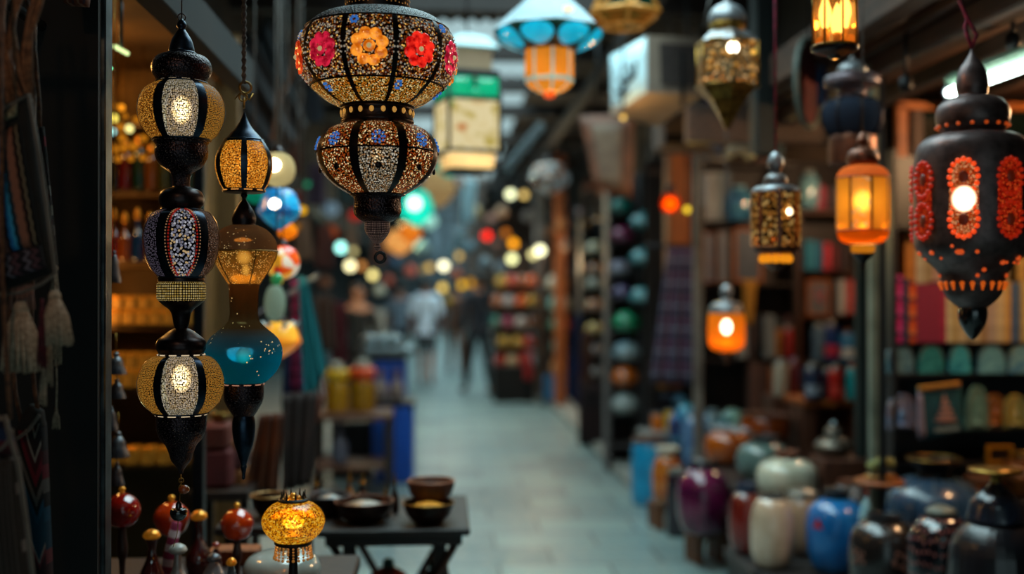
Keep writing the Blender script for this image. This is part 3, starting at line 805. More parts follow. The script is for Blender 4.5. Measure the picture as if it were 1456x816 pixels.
T, loc, zc = simple('hanging_lantern', 'amber glass lantern glowing evenly, tapering to a dark point below', 'lantern', 1227, d, 386,
    [('finial', [(3, 188), (6, 193), (9, 201), (5, 208), (17, 213), (22, 221), (22, 230), (17, 236)], COPM, {}),
     ('cap', [(17, 235), (27, 238), (34, 245), (37, 254)], tglass('rusty_glass', '#c86c34', .2, .1, rough=.3), {}),
     ('bottom_plate', [(36, 326), (35, 336), (29, 344), (20, 347)], tglass('burnt_orange_glass', '#b8580c', .22, .2), {}),
     ('amber_collar', [(15, 349), (17, 353), (15, 359)], emis('amber_collar_glow', '#f08c1c', .6), {}),
     ('drop', [(17, 360), (11, 366), (5, 373), (3, 379), (1, 386)], DM, {})], 'amber lanterns over the pottery', CORD, .003, 188)
panels(T, PX([(37, 253), (37.5, 280), (37.5, 310), (36.5, 328)], d, 386), 8, math.radians(-4), .045, COPM, [AMG, AMG2, AMG2], pname='amber_pane')
bulb(T, zc(287), .036, bulb_glare_mat('small_hot_bulb', '#fff0c8', '#ffb050', 9.), y=-.03, tall=1.15)
# cylinder lamp with candle bulbs, cut by the frame's top
d = 3.0
T, loc, zc = simple('hanging_lantern', 'round brass lamp with clear amber glass and candle bulbs inside', 'lantern', 1187, d, 84,
    [('glass_cylinder', [(31, -26), (31.5, 20), (31.5, 68)], tglass('clear_amber_glass', '#d8a05c', .05, .82, rough=.08), {}),
     ('base', [(31, 66), (33, 69), (30, 74), (12, 80), (6, 84)], DM, {}),
     ('top_hoop', [(30, -26), (34, -28), (20, -42), (4, -60)], BRASS, {})], 'amber lanterns over the pottery', CORD, .003, -60)
fr = MB()
for k in range(8):
    a = math.radians(20 + 45 * k)
    fr.tube([(px2(32, d) * math.sin(a), -px2(32, d) * math.cos(a), zc(y)) for y in (-26, 68)], .0032, seg=6)
fr.ring((0, 0, zc(67)), px2(32, d), .004, ax='Z'); fr.build('frame', BRASS, T)
CB = emis('candle_bulb_glow', '#ffe8b0', 7.)
for (x, y, q) in ((-13, 0, 0), (3, -.01, 14), (14, .03, -6)):
    st = MB().tube([(px2(x, d), y, zc(67)), (px2(x, d), y, zc(40 + q * .3))], .0095, seg=12)
    co = st.build('candle_tube', pbr('candle_gold', '#d89c40', .4, .3, es=.35, emit='#e09030'), T)
    MB().lathe([(.0002, zc(-10 + q)), (.007, zc(-2 + q)), (.016, zc(13 + q)), (.017, zc(22 + q)), (.012, zc(34 + q)), (.008, zc(40 + q * .3))], 14, c=(px2(x, d), y, 0)).build('bulb', CB, co)
for (x, y) in ((-.035, .02), (.04, 0.01)): MB().ball((x, y, zc(56)), .014).build('amber_pendant', emis('amber_drop_glow', '#ff9a1c'), T)
# hexagonal lantern with pierced stars and a cone below
d = 4.1
HEX = pierced('gold_pinprick_brass', '#8a6c44', ['#ffc860', '#f0a840', '#ffe0a0', '#a87838'], 52, .25, .8, .35, .4, .9, mc=.3, jit=.7)
T, loc, zc = simple('hanging_lantern', 'six-sided brass lantern pricked with gold dots, long cone beneath', 'lantern', 1034, d, 184,
    [('finial', [(2, 0), (8, 5), (19, 11), (26, 22), (27, 32)], SILV, dict(seg=20)),
     ('neck', [(25, 32), (27, 36), (25, 44), (25, 46)], BRASS, dict(k=0)),
     ('roof', [(25, 44), (34, 50), (46, 62), (44, 64)], SILV, dict(seg=6, smooth=False, a0=.2, k=0)),
     ('pierced_body', [(44, 64), (44, 124)], HEX, dict(seg=6, smooth=False, a0=.2, k=0)),
     ('cone', [(45, 123), (40, 130), (26, 144), (14, 164), (3, 184)], BRASS, dict(seg=6, smooth=False, a0=.2, k=0))], None, CORD, .003, 0)
bulb(T, zc(76), .02, emis('white_bulb', '#fff0d0', 9.), x=.02, y=-.098, tall=1.1)
mb = MB()
for k in range(6):
    a = .2 + k * PI / 3
    mb.tube([(px2(45, d) * math.sin(a), -px2(45, d) * math.cos(a), zc(y)) for y in (62, 124)], .005, seg=6)
for y in (62, 124): mb.ring((0, 0, zc(y)), px2(44, d), .005, ax='Z', n=6)
mb.build('frame', BRASS, T)
rnd = random.Random(9)
for i, (x, y) in enumerate(((36, 80), (34, 101), (35, 112), (-20, 82), (-23, 92), (-14, 102), (8, 113), (2, 85), (-24, 102), (-6, 82), (12, 100), (35, 58 + 8))):
    MB().ball((px2(x, d), -math.sqrt(max(0, .112**2 - px2(x, d)**2)) * .92 - .002, zc(y)), .009, seg=10, rings=6).build('glowing_boss', emis('boss_glow', '#ffc050', 1.3 if i == 0 else .9) if i == 0 else pbr('boss_gold', '#c08030', .4, 0, es=.35, emit='#e09838'), T)
# unlit dark lantern behind
d = 4.2
SLT = tglass('slate_glass', '#3c4454', .02, .1, rough=.1)
T, loc, zc = simple('hanging_lantern', 'unlit slate-coloured lantern with a stacked silver top, behind the amber ones', 'lantern', 1212, d, 240,
    [('finial', [(2, 80), (6, 86), (16, 91), (21, 99), (20, 104)], pbr('tarnished_silver', '#8a9096'), {}),
     ('upper_tier', [(20, 103), (36, 108), (39, 116), (37, 122), (24, 127), (20, 135), (26, 141)], pbr('dusky_metal', '#6c6068', .4, .6, '#4c3430', 14), {}),
     ('glass_belly', [(24, 140), (38, 148), (43, 160), (42, 174), (36, 188), (30, 193)], SLT, {}),
     ('copper_base', [(31, 192), (33, 200), (33, 228), (30, 234), (12, 240)], COPM, {})], None, CORD, .003, 80)
mb = MB()
for k in range(8):
    a = .3 + k * PI / 4
    mb.tube([(px2(r, d) * math.sin(a), -px2(r, d) * math.cos(a), zc(y)) for r, y in ((27, 141), (39, 148), (44, 160), (43, 174), (37, 188), (31, 194))], .005, seg=6)
mb.build('frame', DM, T)
# orange glass table lamp hanging by the book shelves
d = 5.2
OG = tglass('orange_lamp_glass', '#d8841c', .4, .35, rough=.3)
T, loc, zc = simple('hanging_lantern', 'orange glass jar lantern with bright bulb, hanging before the bookshelf', 'lantern', 1033, d, 520,
    [('finial', [(2, 404), (7, 409), (9, 416), (6, 424), (10, 429)], SILV, {}),
     ('cap', [(10, 428), (20, 432), (24, 440), (25, 446)], SILV, {}),
     ('glass_jar', [(25, 445), (26, 460), (26, 484), (22, 495), (12, 500)], OG, {}),
     ('drop', [(9, 499), (6, 506), (3, 514), (1, 520)], COPM, {})], None, CORD, .003, 404)
bulb(T, zc(464), .022, emis('strong_white_bulb', '#fff0c8', 5.), y=-.088, tall=1.5)
T, loc, zc = simple('bare_bulb', 'round orange-red glowing bulb hung by the pale column', 'bulb', 953, 7.2, 306,
    [('socket', [(4, 262), (6, 268), (6, 277)], DM, {}),
     ('orange_halo_shell', [(6, 276), (11, 281), (14, 290), (10, 299), (2, 303)], tglass('ember_halo', '#e05010', .2, .8), {})], None, CORD, .004, 262)  # orange shell added as the halo around the bulb
bulb(T, zc(290), .04, emis('yellow_core', '#ffc040', 5.), tall=1.)
# turquoise eight-petal pendant lamp
d = 4.4; yb = 141; cx = 781; loc = at(cx, yb, d); zc = lambda y: px2(yb - y, d)
T = thing('pendant_lamp', 'large turquoise glass pendant lamp with flared pale top and amber lower drum', 'lamp', loc)
TQ = tglass('turquoise_glass', '#10b4d8', .95, .1, rough=.15)
PALE = pbr('pale_enamel_top', '#74909a', .45, 0, '#587480', 6, .05)
GRN = pbr('dark_green_enamel', '#0c4438', .35, 0)
a0 = math.radians(8)
for k in range(8):
    mb = MB(); aa = a0 + k * PI / 4
    mb.lathe(PX([(22, -12), (40, 6), (60, 24), (80, 44)], d, yb, 3), 1, 0, aa, aa + PI / 4, False)
    mb.lathe(PX([(20, -10), (39, 9), (59, 27), (79, 46)], d, yb, 3), 1, 0, aa, aa + PI / 4, False)
    mb.build('top_panel', PALE, T)
sk = PX([(80, 44), (76, 54), (60, 63), (40, 70)], d, yb, 3)
MB().lathe(sk, 8, 0, a0, a0 + 2 * PI, False).build('skirt', GRN, T)
for k in range(8):
    aa = a0 + (k + .5) * PI / 4
    f0 = math.cos(PI / 8)
    mb = MB(); vs = []
    rA, zA = px2(79, d) * f0, zc(44); rB, zB = px2(42, d) * f0, zc(70)
    rM, zM = px2(70, d) * f0, zc(59)
    nu = 16
    for j in range(7):
        q = j / 6
        for i in range(nu):
            t = 2 * PI * i / nu
            v = .5 + .48 * q * math.sin(t)
            rr = (1-v)**2 * rA + 2*v*(1-v) * rM * 1.05 + v*v * rB; zz = (1-v)**2 * zA + 2*v*(1-v) * zM + v*v * zB
            w_ = rr * math.tan(PI / 8) * .9 * q * math.cos(t)
            o_ = .006 + .012 * (1 - q*q)
            vs.append(((rr+o_) * math.sin(aa) + w_ * math.cos(aa), -(rr+o_) * math.cos(aa) + w_ * math.sin(aa), zz - .004))
    fs = [(j*nu+i, j*nu+(i+1) % nu, (j+1)*nu+(i+1) % nu, (j+1)*nu+i) for j in range(6) for i in range(nu)]
    mb.add(vs, fs, None, 0, True).build('turquoise_petal', TQ, T)
MB().lathe(PX([(42, 68), (42, 71), (36, 73)], d, yb, 0), 8, 0, a0, a0 + 2*PI, False).build('copper_rim', COPM, T)
DR = tglass('amber_drum_glass', '#d89430', .42, .15); DRB = tglass('pale_blue_strip_glass', '#88b8c0', .45, .1)
for k in range(8):
    aa = a0 + k * PI / 4
    MB().lathe(PX([(34.5, 72), (34.5, 112)], d, yb, 0), 1, 0, aa + .06, aa + PI/4 - .06, False).build('drum_pane', DR, T)
    MB().lathe(PX([(34.5, 118), (28, 125), (18, 131)], d, yb, 0), 1, 0, aa + .03, aa + PI/4 - .03, False).build('taper_pane', DR, T)
mb = MB()
for k in range(8):
    aa = a0 + k * PI / 4
    mb.lathe(PX([(35, 72), (35, 118), (28.5, 125), (18, 131)], d, yb, 0), 1, 0, aa - .06, aa + .06, False)
mb.lathe(PX([(35.2, 111), (35.2, 118)], d, yb, 0), 8, 0, a0, a0 + 2*PI, False)
mb.build('blue_strip', DRB, T)
MB().ball((0, 0, zc(134)), px2(9, d), sc=(1, 1, .7)).build('orange_knob', tglass('orange_knob_glass', '#f07010', .6, .1), T)
hang(T, loc, zc(-12), DM, .006)
for sx, sy, r_ in ((-31, 46, 7), (16, 55, 4), (26, 28, 8)):
    aa = math.atan2(sx, 60)
    MB().ball((px2(sx, d), -px2(62, d) * .98, zc(sy)), px2(r_ * .75, d), sc=(1.3, .4, .9), seg=12, rings=8).build('small_bulb', emis('cream_bulb', '#fff0cc', 1.2), T)
# amber framed lantern with triangular panes at the top edge
d = 5.0; yb = 40; cx = 887; loc = at(cx, yb, d); zc = lambda y: px2(yb - y, d)
T = thing('pendant_lamp', 'open amber-framed lantern with slanted bars, cut by the top edge', 'lamp', loc)
mb = MB()
for k in range(6):
    a = k * PI / 3 + .15
    a2 = a + PI / 3
    P_ = lambda r, y, q: (px2(r, d) * math.sin(q), -px2(r, d) * math.cos(q), zc(y))
    mb.tube([P_(20, -45, a), P_(53, 20, a)], .009, seg=6)
    mb.tube([P_(53, 20, a), P_(53, 20, a2)], .011, seg=6)
    mb.tube([P_(53, 20, a), P_(30, 38, a)], .008, seg=6)
    mb.tube([P_(30, 38, a), P_(30, 38, a2)], .008, seg=6)
    mb.tube([P_(53, 20, a), P_((20+53)/2, -12, a2)], .007, seg=6)
mb.build('frame', pbr('golden_bar', '#c88c3c', .4, .3, es=.22, emit='#c88838'), T)
GP = tglass('dark_green_pane', '#0c3c30', .1, .3)
for k in range(6):
    a = k * PI / 3 + .15
    MB().lathe(PX([(52, 21), (31, 37)], d, yb, 0), 1, 0, a, a + PI/3, False).build('amber_pane', tglass('warm_amber_pane', '#e0a048', .2, .75), T)
    MB().lathe(PX([(20, -44), (51, 18)], d, yb, 0), 1, 0, a, a + PI/3, False).build('green_pane', GP, T)
bulb(T, zc(2), .024, emis('cream_bulb', '#fff0cc'), tall=1)
MB().tube([(0, 0, zc(-46)), (0, 0, 3.4 - loc.z)], .006).lathe(PX([(2, -48), (20, -44)], d, yb, 0), 12).build('rod', DM, T)
# square storeyed lantern with green and cream panes
d = 5.6; yb = 250; cx = 664; loc = at(cx, yb, d); zc = lambda y: px2(yb - y, d)
T = thing('pendant_lamp', 'square tiered lantern with pale roof, green upper panes and cream painted panes', 'lamp', loc)
def sq_l(prof, m, nm, a0=PI/4 + .3): return MB().lathe(PX(prof, d, yb, 0), 4, 0, a0, a0 + 2*PI, False).build(nm, m, T)
sq_l([(4, 48), (30, 54), (52, 72), (50, 74)], pbr('pale_roof_enamel', '#a0c0c4', .4, 0, '#7ca0a8', 5, .05), 'roof')
sq_l([(40, 74), (40, 104)], tglass('smoky_cream_glass', '#a89c88', .35, .3), 'upper_glass')
sq_l([(50, 104), (52, 108), (50, 112)], BLK, 'ledge')
JG = tglass('jade_glass', '#10b088', .6, .15)
CPN = N('painted_cream_glass')
nz_ = CPN.n('TexNoise', ins={'Vector': CPN.coord(), 'Scale': 9., 'Detail': 2.})
cc = CPN.ramp(nz_.outputs[0], [(.0, '#6c8c50'), (.38, '#c8b05c'), (.46, '#f0e0b0'), (.62, '#e8d49c'), (.72, '#c86c30')], False)
ee = CPN.n('Emission', ins={'Color': cc, 'Strength': .85}); CPM = CPN.done(ee.outputs[0])
ap = PI/4 + .3
fr = MB()
for k in range(4):
    a, a2 = ap + k * PI/2, ap + (k+1) * PI/2
    P_ = lambda r, y, q: Vector((px2(r, d) * math.sin(q), -px2(r, d) * math.cos(q), zc(y)))
    R_ = 53
    for (t0, t1) in ((.04, .46), (.54, .96)):
        A, B_ = P_(R_, 114, a), P_(R_, 114, a2); C_, D_ = P_(R_, 143, a), P_(R_, 143, a2)
        MB().quadsheet((A.lerp(B_, t0), A.lerp(B_, t1), C_.lerp(D_, t1), C_.lerp(D_, t0)), .004, 3, 3).build('green_pane', JG, T)
    A, B_ = P_(R_, 148, a), P_(R_, 148, a2); C_, D_ = P_(R_, 216, a), P_(R_, 216, a2)
    MB().quadsheet((A.lerp(B_, .06), A.lerp(B_, .94), C_.lerp(D_, .94), C_.lerp(D_, .06)), .004, 3, 3).build('painted_pane', CPM, T)
    for y in (113, 145, 218): fr.tube([P_(R_, y, a), P_(R_, y, a2)], .009, seg=6)
    fr.tube([P_(R_, 113, a), P_(R_, 218, a)], .01, seg=6)
    A, B_ = P_(R_-8, 222, a), P_(R_-8, 222, a2); C_, D_ = P_(R_-12, 242, a), P_(R_-12, 242, a2)
    MB().quadsheet((A, B_, D_, C_), .004, 3, 3).build('lower_pane', tglass('cream_lower_glass', '#f0d8a0', .7, .1), T)
fr.build('frame', BLK, T)
sq_l([(44, 242), (40, 246), (3, 250)], BLK, 'base')
hang(T, loc, zc(48), DM, .005)

# small lanterns crowding the left of the lane: (kind label, px, y, r, d, profile kind, material)
def blob_l(name, label, cx, cy, r, d, m, kind='ball', cat='lantern', em=None, group='small lanterns beside the shop door', ry=1., bulbr=0):
    yb = cy + r * ry
    if kind == 'ball': pf = [(r*.25, cy - r*ry), (r*.75, cy - r*.7*ry), (r, cy), (r*.75, cy + r*.7*ry), (r*.15, cy + r*ry)]
    elif kind == 'dome': pf = [(r*.2, cy - r*ry), (r*.7, cy - r*.8*ry), (r, cy - r*.05), (r*1.02, cy + r*.15), (r*.7, cy + r*.55*ry), (r*.1, cy + r*ry)]
    elif kind == 'drop': pf = [(r*.2, cy - r*ry), (r*.6, cy - r*.5*ry), (r, cy + r*.1), (r*.8, cy + r*.6*ry), (r*.1, cy + r*ry)]
    T, loc, zc = simple(name, label, cat, cx, d, yb, [('shade', pf, m, dict(seg=26)),
        ('cap', [(r*.1, cy - r*ry - r*.35), (r*.3, cy - r*ry - r*.1), (r*.34, cy - r*ry + r*.06)], DM, dict(seg=16))], group, CORD, .003, cy - r*ry - r*.35)
    if bulbr: bulb(T, zc(cy - r*.15), bulbr, emis('white_bulb', '#fff0d0'), x=-px2(r*.2, d), y=-px2(r*.9, d), tall=1)
    return T
def mosaic_em(name, cols, sc, es=.6):
    if name in MATS: return MATS[name]
    n = N(name); vo = n.n('TexVoronoi', ins={'Vector': n.coord(), 'Scale': sc})
    rr = n.n('TexWhiteNoise', noise_dimensions='3D', ins={'Vector': vo.outputs['Position']})
    c = n.ramp(rr.outputs[0], [(i/len(cols), q) for i, q in enumerate(cols)])
    MATS[name] = n.done(n.bsdf(c, .25, 0, .4, emit=c, es=es)); return MATS[name]
blob_l('hanging_globe', 'cream glass globe lantern with a lit bulb, behind the teardrop lantern', 395, 241, 25, 3.5, tglass('cream_globe_glass', '#b8ac84', .4, .25), bulbr=.02)
blob_l('hanging_globe', 'turquoise-blue mosaic dome lantern hanging under the cream globe', 397, 297, 30, 3.9, mosaic_em('blue_mosaic', ['#1090c8', '#1878b8', '#20a8d8', '#1468a8'], 22, .4), 'dome', bulbr=.018)
blob_l('hanging_globe', 'small green glass cup lantern just above the blue dome', 362, 276, 17, 4.1, tglass('green_cup_glass', '#108c70', .4, .1), 'dome', ry=.8)
blob_l('hanging_globe', 'orange, red and white mosaic globe beside the brown glass bottle lamp', 402, 373, 24, 3.8, mosaic_em('fire_mosaic', ['#f87818', '#e83810', '#f8a828', '#f0e0c8', '#e85010', '#f8b840'], 24, .6))
blob_l('hanging_globe', 'small orange glass drop lantern peeping out below the blue dome', 409, 327, 14, 4.2, tglass('orange_cup_glass', '#e88c18', .55, .1), 'drop')
blob_l('hanging_globe', 'tall pale sage glass lantern under the fire-coloured mosaic globe', 391, 431, 15, 4.0, tglass('sage_glass', '#94a898', .25, .15), 'ball', ry=1.75)
blob_l('hanging_globe', 'orange petal lantern with white leaves behind the teal glass bottle', 398, 483, 29, 4.3, mosaic_em('tulip_mosaic', ['#f09018', '#e87c10', '#f0a830'], 12, .45), 'dome', ry=.9)
tl = [o for o in S.objects if o.get('label', '').startswith('orange petal')][0]
for k in range(6):
    a = k * PI / 3 + .3; r = px2(27, 4.3)
    MB().ball((r*.75*math.sin(a), -r*.75*math.cos(a), px2(44, 4.3)), .03, sc=(.42, .2, 1.), R=Matrix.Rotation(a, 3, 'Z') @ Matrix.Rotation(.7, 3, 'X')).build('white_leaf', pbr('pale_leaf_glass', '#b8d0d8', .2, 0, coat=.5), tl)
blob_l('hanging_globe', 'tiny green and yellow flower lantern under the mosaic globe', 394, 397, 9, 3.7, mosaic_em('green_flower_mosaic', ['#2c8c50', '#f0c020'], 30, .4), 'ball')
for px_, py_, lb in ((430, 299, 'tiny round yellow bulb right of the blue dome lantern'), (423, 322, 'tiny dim brown-gold bulb just under the yellow one')):
    blob_l('bare_bulb', lb, px_, py_, 7 if py_ < 310 else 6, 4.6, emis('yellow_small_glow', '#f0b020', .8) if py_ < 310 else emis('brown_gold_glow', '#a87030', .5), cat='bulb', group=None)
# string-light bulbs and far lamps (soft discs through the lens)
SB = [(485,352,6.5,13,'#a8fff0',2.6,'large mint-white globe bulb beneath the mosaic lantern'),(498,378,6.5,13,'#fff4b8',2.4,'cream globe bulb just below the mint-white one'),
 (514,378,5,14,'#f0a050',.9,'dim orange bulb touching the cream bulb'),(530,391,5.5,14,'#fce890',1.9,'pale yellow bulb hung lowest under the mosaic lantern'),
 (502,357,4.5,15,'#e8d890',1.1,'faint straw bulb between mint and cream bulbs'),(631,378,6,15,'#fff8cc',2.7,'bright cream bulb left of the lane, over the walkers'),
 (611,380,5,16,'#e0b860',1.1,'dull gold bulb left of the bright cream bulb'),(652,364,5,16,'#e0b860',1.2,'gold bulb up and right of the bright cream bulb'),
 (692,335,6,14,'#ff1c08',2.2,'red signal-like bulb high over the lane'),(719,331,5,15,'#d87818',.9,'dim orange bulb just right of the red one'),
 (730,346,5.5,14,'#ffa414',2.,'orange bulb beside the red one'),(728,368,6,14.8,'#f8f8b0',2.2,'pale lemon bulb under the orange bulb'),
 (768,356,6.5,13,'#fffcc8',2.8,'brightest white bulb in front of the wooden column'),(758,362,5.5,13.5,'#f8eca0',1.6,'yellowish bulb half behind the brightest one'),
 (726,276,6,12,'#f0f4c0',2.3,'whitish bulb upper right of the red bulb'),(745,277,5,12.5,'#e8c470',1.5,'honey bulb right beside the whitish bulb'),
 (629,409,5,17,'#f8d060',1.6,'golden bulb at the white-shirted walker\'s shoulder'),(657,405,5,17,'#e8b020',1.3,'amber bulb between the two walkers'),
 (671,402,5.5,18,'#d89818',1.1,'dark gold bulb at the dark walker\'s head'),(637,426,5,18,'#8c7c20',.7,'dim olive bulb under the golden bulb'),
 (573,322,5.5,13,'#f8e498',1.8,'straw-yellow bulb below the teal hanging lamp'),(977,298,4.5,6.6,'#f0c830',1.5,'small yellow bulb right of the orange-red bulb'),
 (886,167,3.6,6.2,'#f0c060',1.5,'tiny gold bulb at the corner of the shop sign'),(566,335,4.5,15,'#c8c070',.8,'faint bulb left of the straw-yellow bulb'),
 (602,383,4.5,17,'#a88c50',.7,'brownish bulb farthest left over the walkers'),(437,262,4,8,'#28a070',.6,'tiny green bulb in the dark clutter right of the cream globe')]
for (x, y, r, d, c, st, lb) in SB:
    loc = at(x, y + r, d)
    T = thing('string_bulb', lb, 'bulb', loc, 0, 'string bulbs over the lane')
    R = px2(r, d)
    MB().ball((0, 0, R), R, seg=16, rings=10).build('glass_globe', emis('sb_' + c[1:] + str(st), c, st * 1.3), T)
    MB().lathe([(R*.35, R*1.9), (R*.35, R*2.5), (R*.1, R*2.6)], 10).tube([(0, 0, R*2.5), (0, 0, 3.3 - loc.z)], .006, seg=5).build('socket', BLK, T)
TEALG = tglass('aqua_lamp_glass', '#18b0a0', .5, .2)
def domelamp(label, x, y, r, d, m, core=None, ry=.9):
    T = blob_l('hanging_lamp', label, x, y, r, d, m, 'dome', 'lamp', group='coloured glass lamps down the lane', ry=ry)
    if core: bulb(T, px2(r*ry + r*.2, d), px2(r*.42, d), emis('core_' + core[1:], core, 2.2), x=-px2(r*.1, d), y=-px2(r, d), tall=1)
domelamp('large aqua glass lamp glowing right of the mosaic lantern\'s tip', 592, 296, 24, 8.5, TEALG, '#e8fff0', 1.1)
domelamp('small aqua lamp with white core under the tiered lantern', 638, 238, 17, 8, TEALG, '#fff8e0', .9)
domelamp('little clear bead lamp hanging near the aqua lamp', 655, 260, 7, 9, tglass('clear_bead_glass', '#a8988c', .3, .2))
domelamp('wide cream and orange glass lamp under the aqua lamp', 568, 345, 20, 11, tglass('peach_glass', '#e0a860', .6, .1))
domelamp('beige paper lamp shade behind the mosaic lantern\'s lower belly', 624, 268, 24, 9.5, tglass('beige_shade', '#b09468', .4, .1), None, 1.15)
domelamp('orange fabric lamp shade below the beige one', 583, 332, 16, 10, tglass('orange_shade', '#e08828', .55, .1))
domelamp('dusty silver ceiling lamp with many small lights near the brown board', 781, 254, 29, 9, mosaic_em('silver_bits', ['#a8b4b8', '#6c5c54', '#d0c8bc', '#8c5c3c'], 14, .12), None, .8)
domelamp('pale mint lamp at the far roof end', 610, 315, 12, 14, tglass('mint_glass', '#a0c8c0', .5, .1))
domelamp('rust-orange lamp far down left of the bulbs', 470, 330, 11, 9, tglass('rust_glass', '#a85430', .3, .1))
domelamp('small red lamp among dark goods far left of the lane', 505, 307, 9, 10, tglass('red_glass_l', '#c03020', .4, .1))
domelamp('blue-white lamp over the far left stall', 470, 298, 12, 12, tglass('pale_blue_glass', '#88a0b0', .35, .1))
# ------------------------------------------------------------------ hanging bags and trims at the left edge
def cor(px_, d): return [at(x, y, d) for x, y in px_]
def local_sheet(mb_args, cs, root_loc): return [c_ - root_loc for c_ in cs]
EMB = bands('blue_zigzag_embroidery', [(0, '#15100f'), (.08, '#7c4c48'), (.2, '#3c2020'), (.3, '#8c5850'), (.44, '#1c1c2c'), (.5, '#2070b0'), (.56, '#38a0d0'), (.62, '#16303c'), (.7, '#94604c'), (.84, '#2a1a16'), (.92, '#8c7a60'), (.95, '#100c0c')], 0, 1, zig=22, rib=1)
CARP = bands('geometric_woven_border', [(0, '#1c1a1c'), (.12, '#8c8478'), (.16, '#1c1a1c'), (.4, '#6c6460'), (.5, '#2a1c20'), (.62, '#7c1c30'), (.68, '#1a1618'), (.85, '#8c8880'), (.9, '#141214')], 1, 5, zig=2)
LTH = pbr('black_leather', '#17130f', .9, 0, '#0c0a09', 40, .4)
CREAMT = pbr('cream_yarn', '#b8a088', .9, 0, '#84705c', 160, .6)
MAROT = pbr('maroon_yarn', '#641424', .85, 0, '#3a0c18', 160, .6)
PIPE = pbr('grey_piping', '#6c645c', .8)
def tassel(root, name, cx, y0, y1, r, d, m, base, n_=22, sk=0):
    o = at(cx, y0, d) - base
    mb = MB().ball(o + Vector((0, 0, -.004)), px2(r*.42, d), seg=10, rings=6)
    H = px2(y1 - y0, d); R = px2(r, d)
    rn = random.Random(int(cx * 7 + y0))
    for k in range(n_):
        a = 2 * PI * k / n_ + rn.random() * .3; q = math.sqrt(rn.uniform(.15, 1))
        L_ = H * rn.uniform(.88, 1.03)
        p0 = o + Vector((R*.25*math.cos(a)*q, R*.25*math.sin(a)*q, -.006))
        p1 = o + Vector((R*.75*math.cos(a)*q + sk*.4, R*.6*math.sin(a)*q, -L_*.45))
        p2 = o + Vector((R*math.cos(a)*q + sk, R*.7*math.sin(a)*q, -L_))
        mb.tube([p0, p1, p2], [R*.12, R*.15, R*.1], seg=5)
    return mb.build(name, m, root)
d = 1.95
base = at(20, 420, d)
T = thing('embroidered_bag', 'black bag with blue zigzag embroidery and cream tassels, hanging by brown cords', 'bag', base, 0, 'woven bags at the shop door')
q = [(-34, 196), (39, 150), (74, 382), (-16, 412)]
nrm = Vector((.25, -.95, .1)).normalized()
def sheet_px(name, q, d, m, root, base, thick=.012, bulge=.01, wave=0., nw=2, dz=0.0, nx=10, nz=14, dd=None):
    cs = [at(x, y, d + (dd[i] if dd else 0)) - base for i, (x, y) in enumerate(q)]
    N_ = (cs[1] - cs[0]).cross(cs[3] - cs[0]).normalized()
    if N_.y > 0: N_ = -N_
    cs = [c_ + N_ * dz for c_ in cs]
    return MB().quadsheet(cs, thick, nx, nz, bulge, 0, wave, nw, nrm=N_).build(name, m, root)
sheet_px('bag_body', [(-40, 176), (41, 134), (78, 388), (-14, 420)], d, LTH, T, base, .02, .018)
sheet_px('embroidered_panel', [(-26, 214), (36, 178), (66, 348), (-8, 368)], d, EMB, T, base, .004, .012, dz=.024)
sheet_px('lower_border', [(-10, 370), (66, 350), (73, 380), (-6, 408)], d, bands('white_flower_band', [(0, '#1c1820'), (.3, '#6c6470'), (.5, '#241c24'), (.7, '#5c3c44'), (.9, '#1c1820')], 0, 3, zig=5), T, base, .004, .008, dz=.024)
sheet_px('corner_patch', [(14, 168), (33, 150), (33, 168), (18, 176)], d, pbr('lace_patch', '#8c8468', .9, 0, '#3c3428', 200, .4), T, base, .003, .004, dz=.026, nx=4, nz=4)
mb = MB()
edge = [(-14, 420), (30, 416), (60, 403), (79, 388), (66, 290), (55, 215), (41, 134), (18, 148), (-40, 176)]
mb.tube([at(x, y, d - .02) - base for x, y in edge], .0035, seg=6); mb.build('piping', PIPE, T)
for pth in ([(28, -40), (14, 40), (22, 100), (34, 140)], [(-4, -40), (2, 60), (20, 130), (36, 142)], [(60, -40), (40, 20), (28, 70), (30, 136)], [(44, -40), (16, 20), (4, 80), (12, 150)], [(10, -40), (-4, 50), (2, 100), (4, 160)], [(70, -40), (50, 16), (36, 46), (34, 140)]):
    MB().tube([at(x, y, d) - base + Vector((0, .01 * i, 0)) for i, (x, y) in enumerate(pth)], .0055, seg=7).build('strap', pbr('tawny_cord', '#8c5c3c', .85, 0, '#5c3824', 90, .4), T)
mb = MB()
for x0, x1 in ((20, 14), (26, 24), (32, 32), (38, 40), (44, 48)): mb.tube([at(x0, 404, d) - base, at(x1, 440, d) - base], .0035, seg=5)
mb.build('tassel_cords', pbr('faded_pink_cord', '#8c6458', .9), T)
tassel(T, 'tassel', 30, 436, 528, 29, d, CREAMT, base, 60)
tassel(T, 'tassel', 78, 418, 492, 22, d - .02, CREAMT, base, 46, sk=.006)
tassel(T, 'maroon_tassel', 60, 424, 522, 7, d - .02, MAROT, base, 18)
tassel(T, 'tassel', 70, 470, 550, 6, d + .03, CREAMT, base, 12)
tassel(T, 'tassel', 62, 520, 578, 6, d + .03, CREAMT, base, 12)
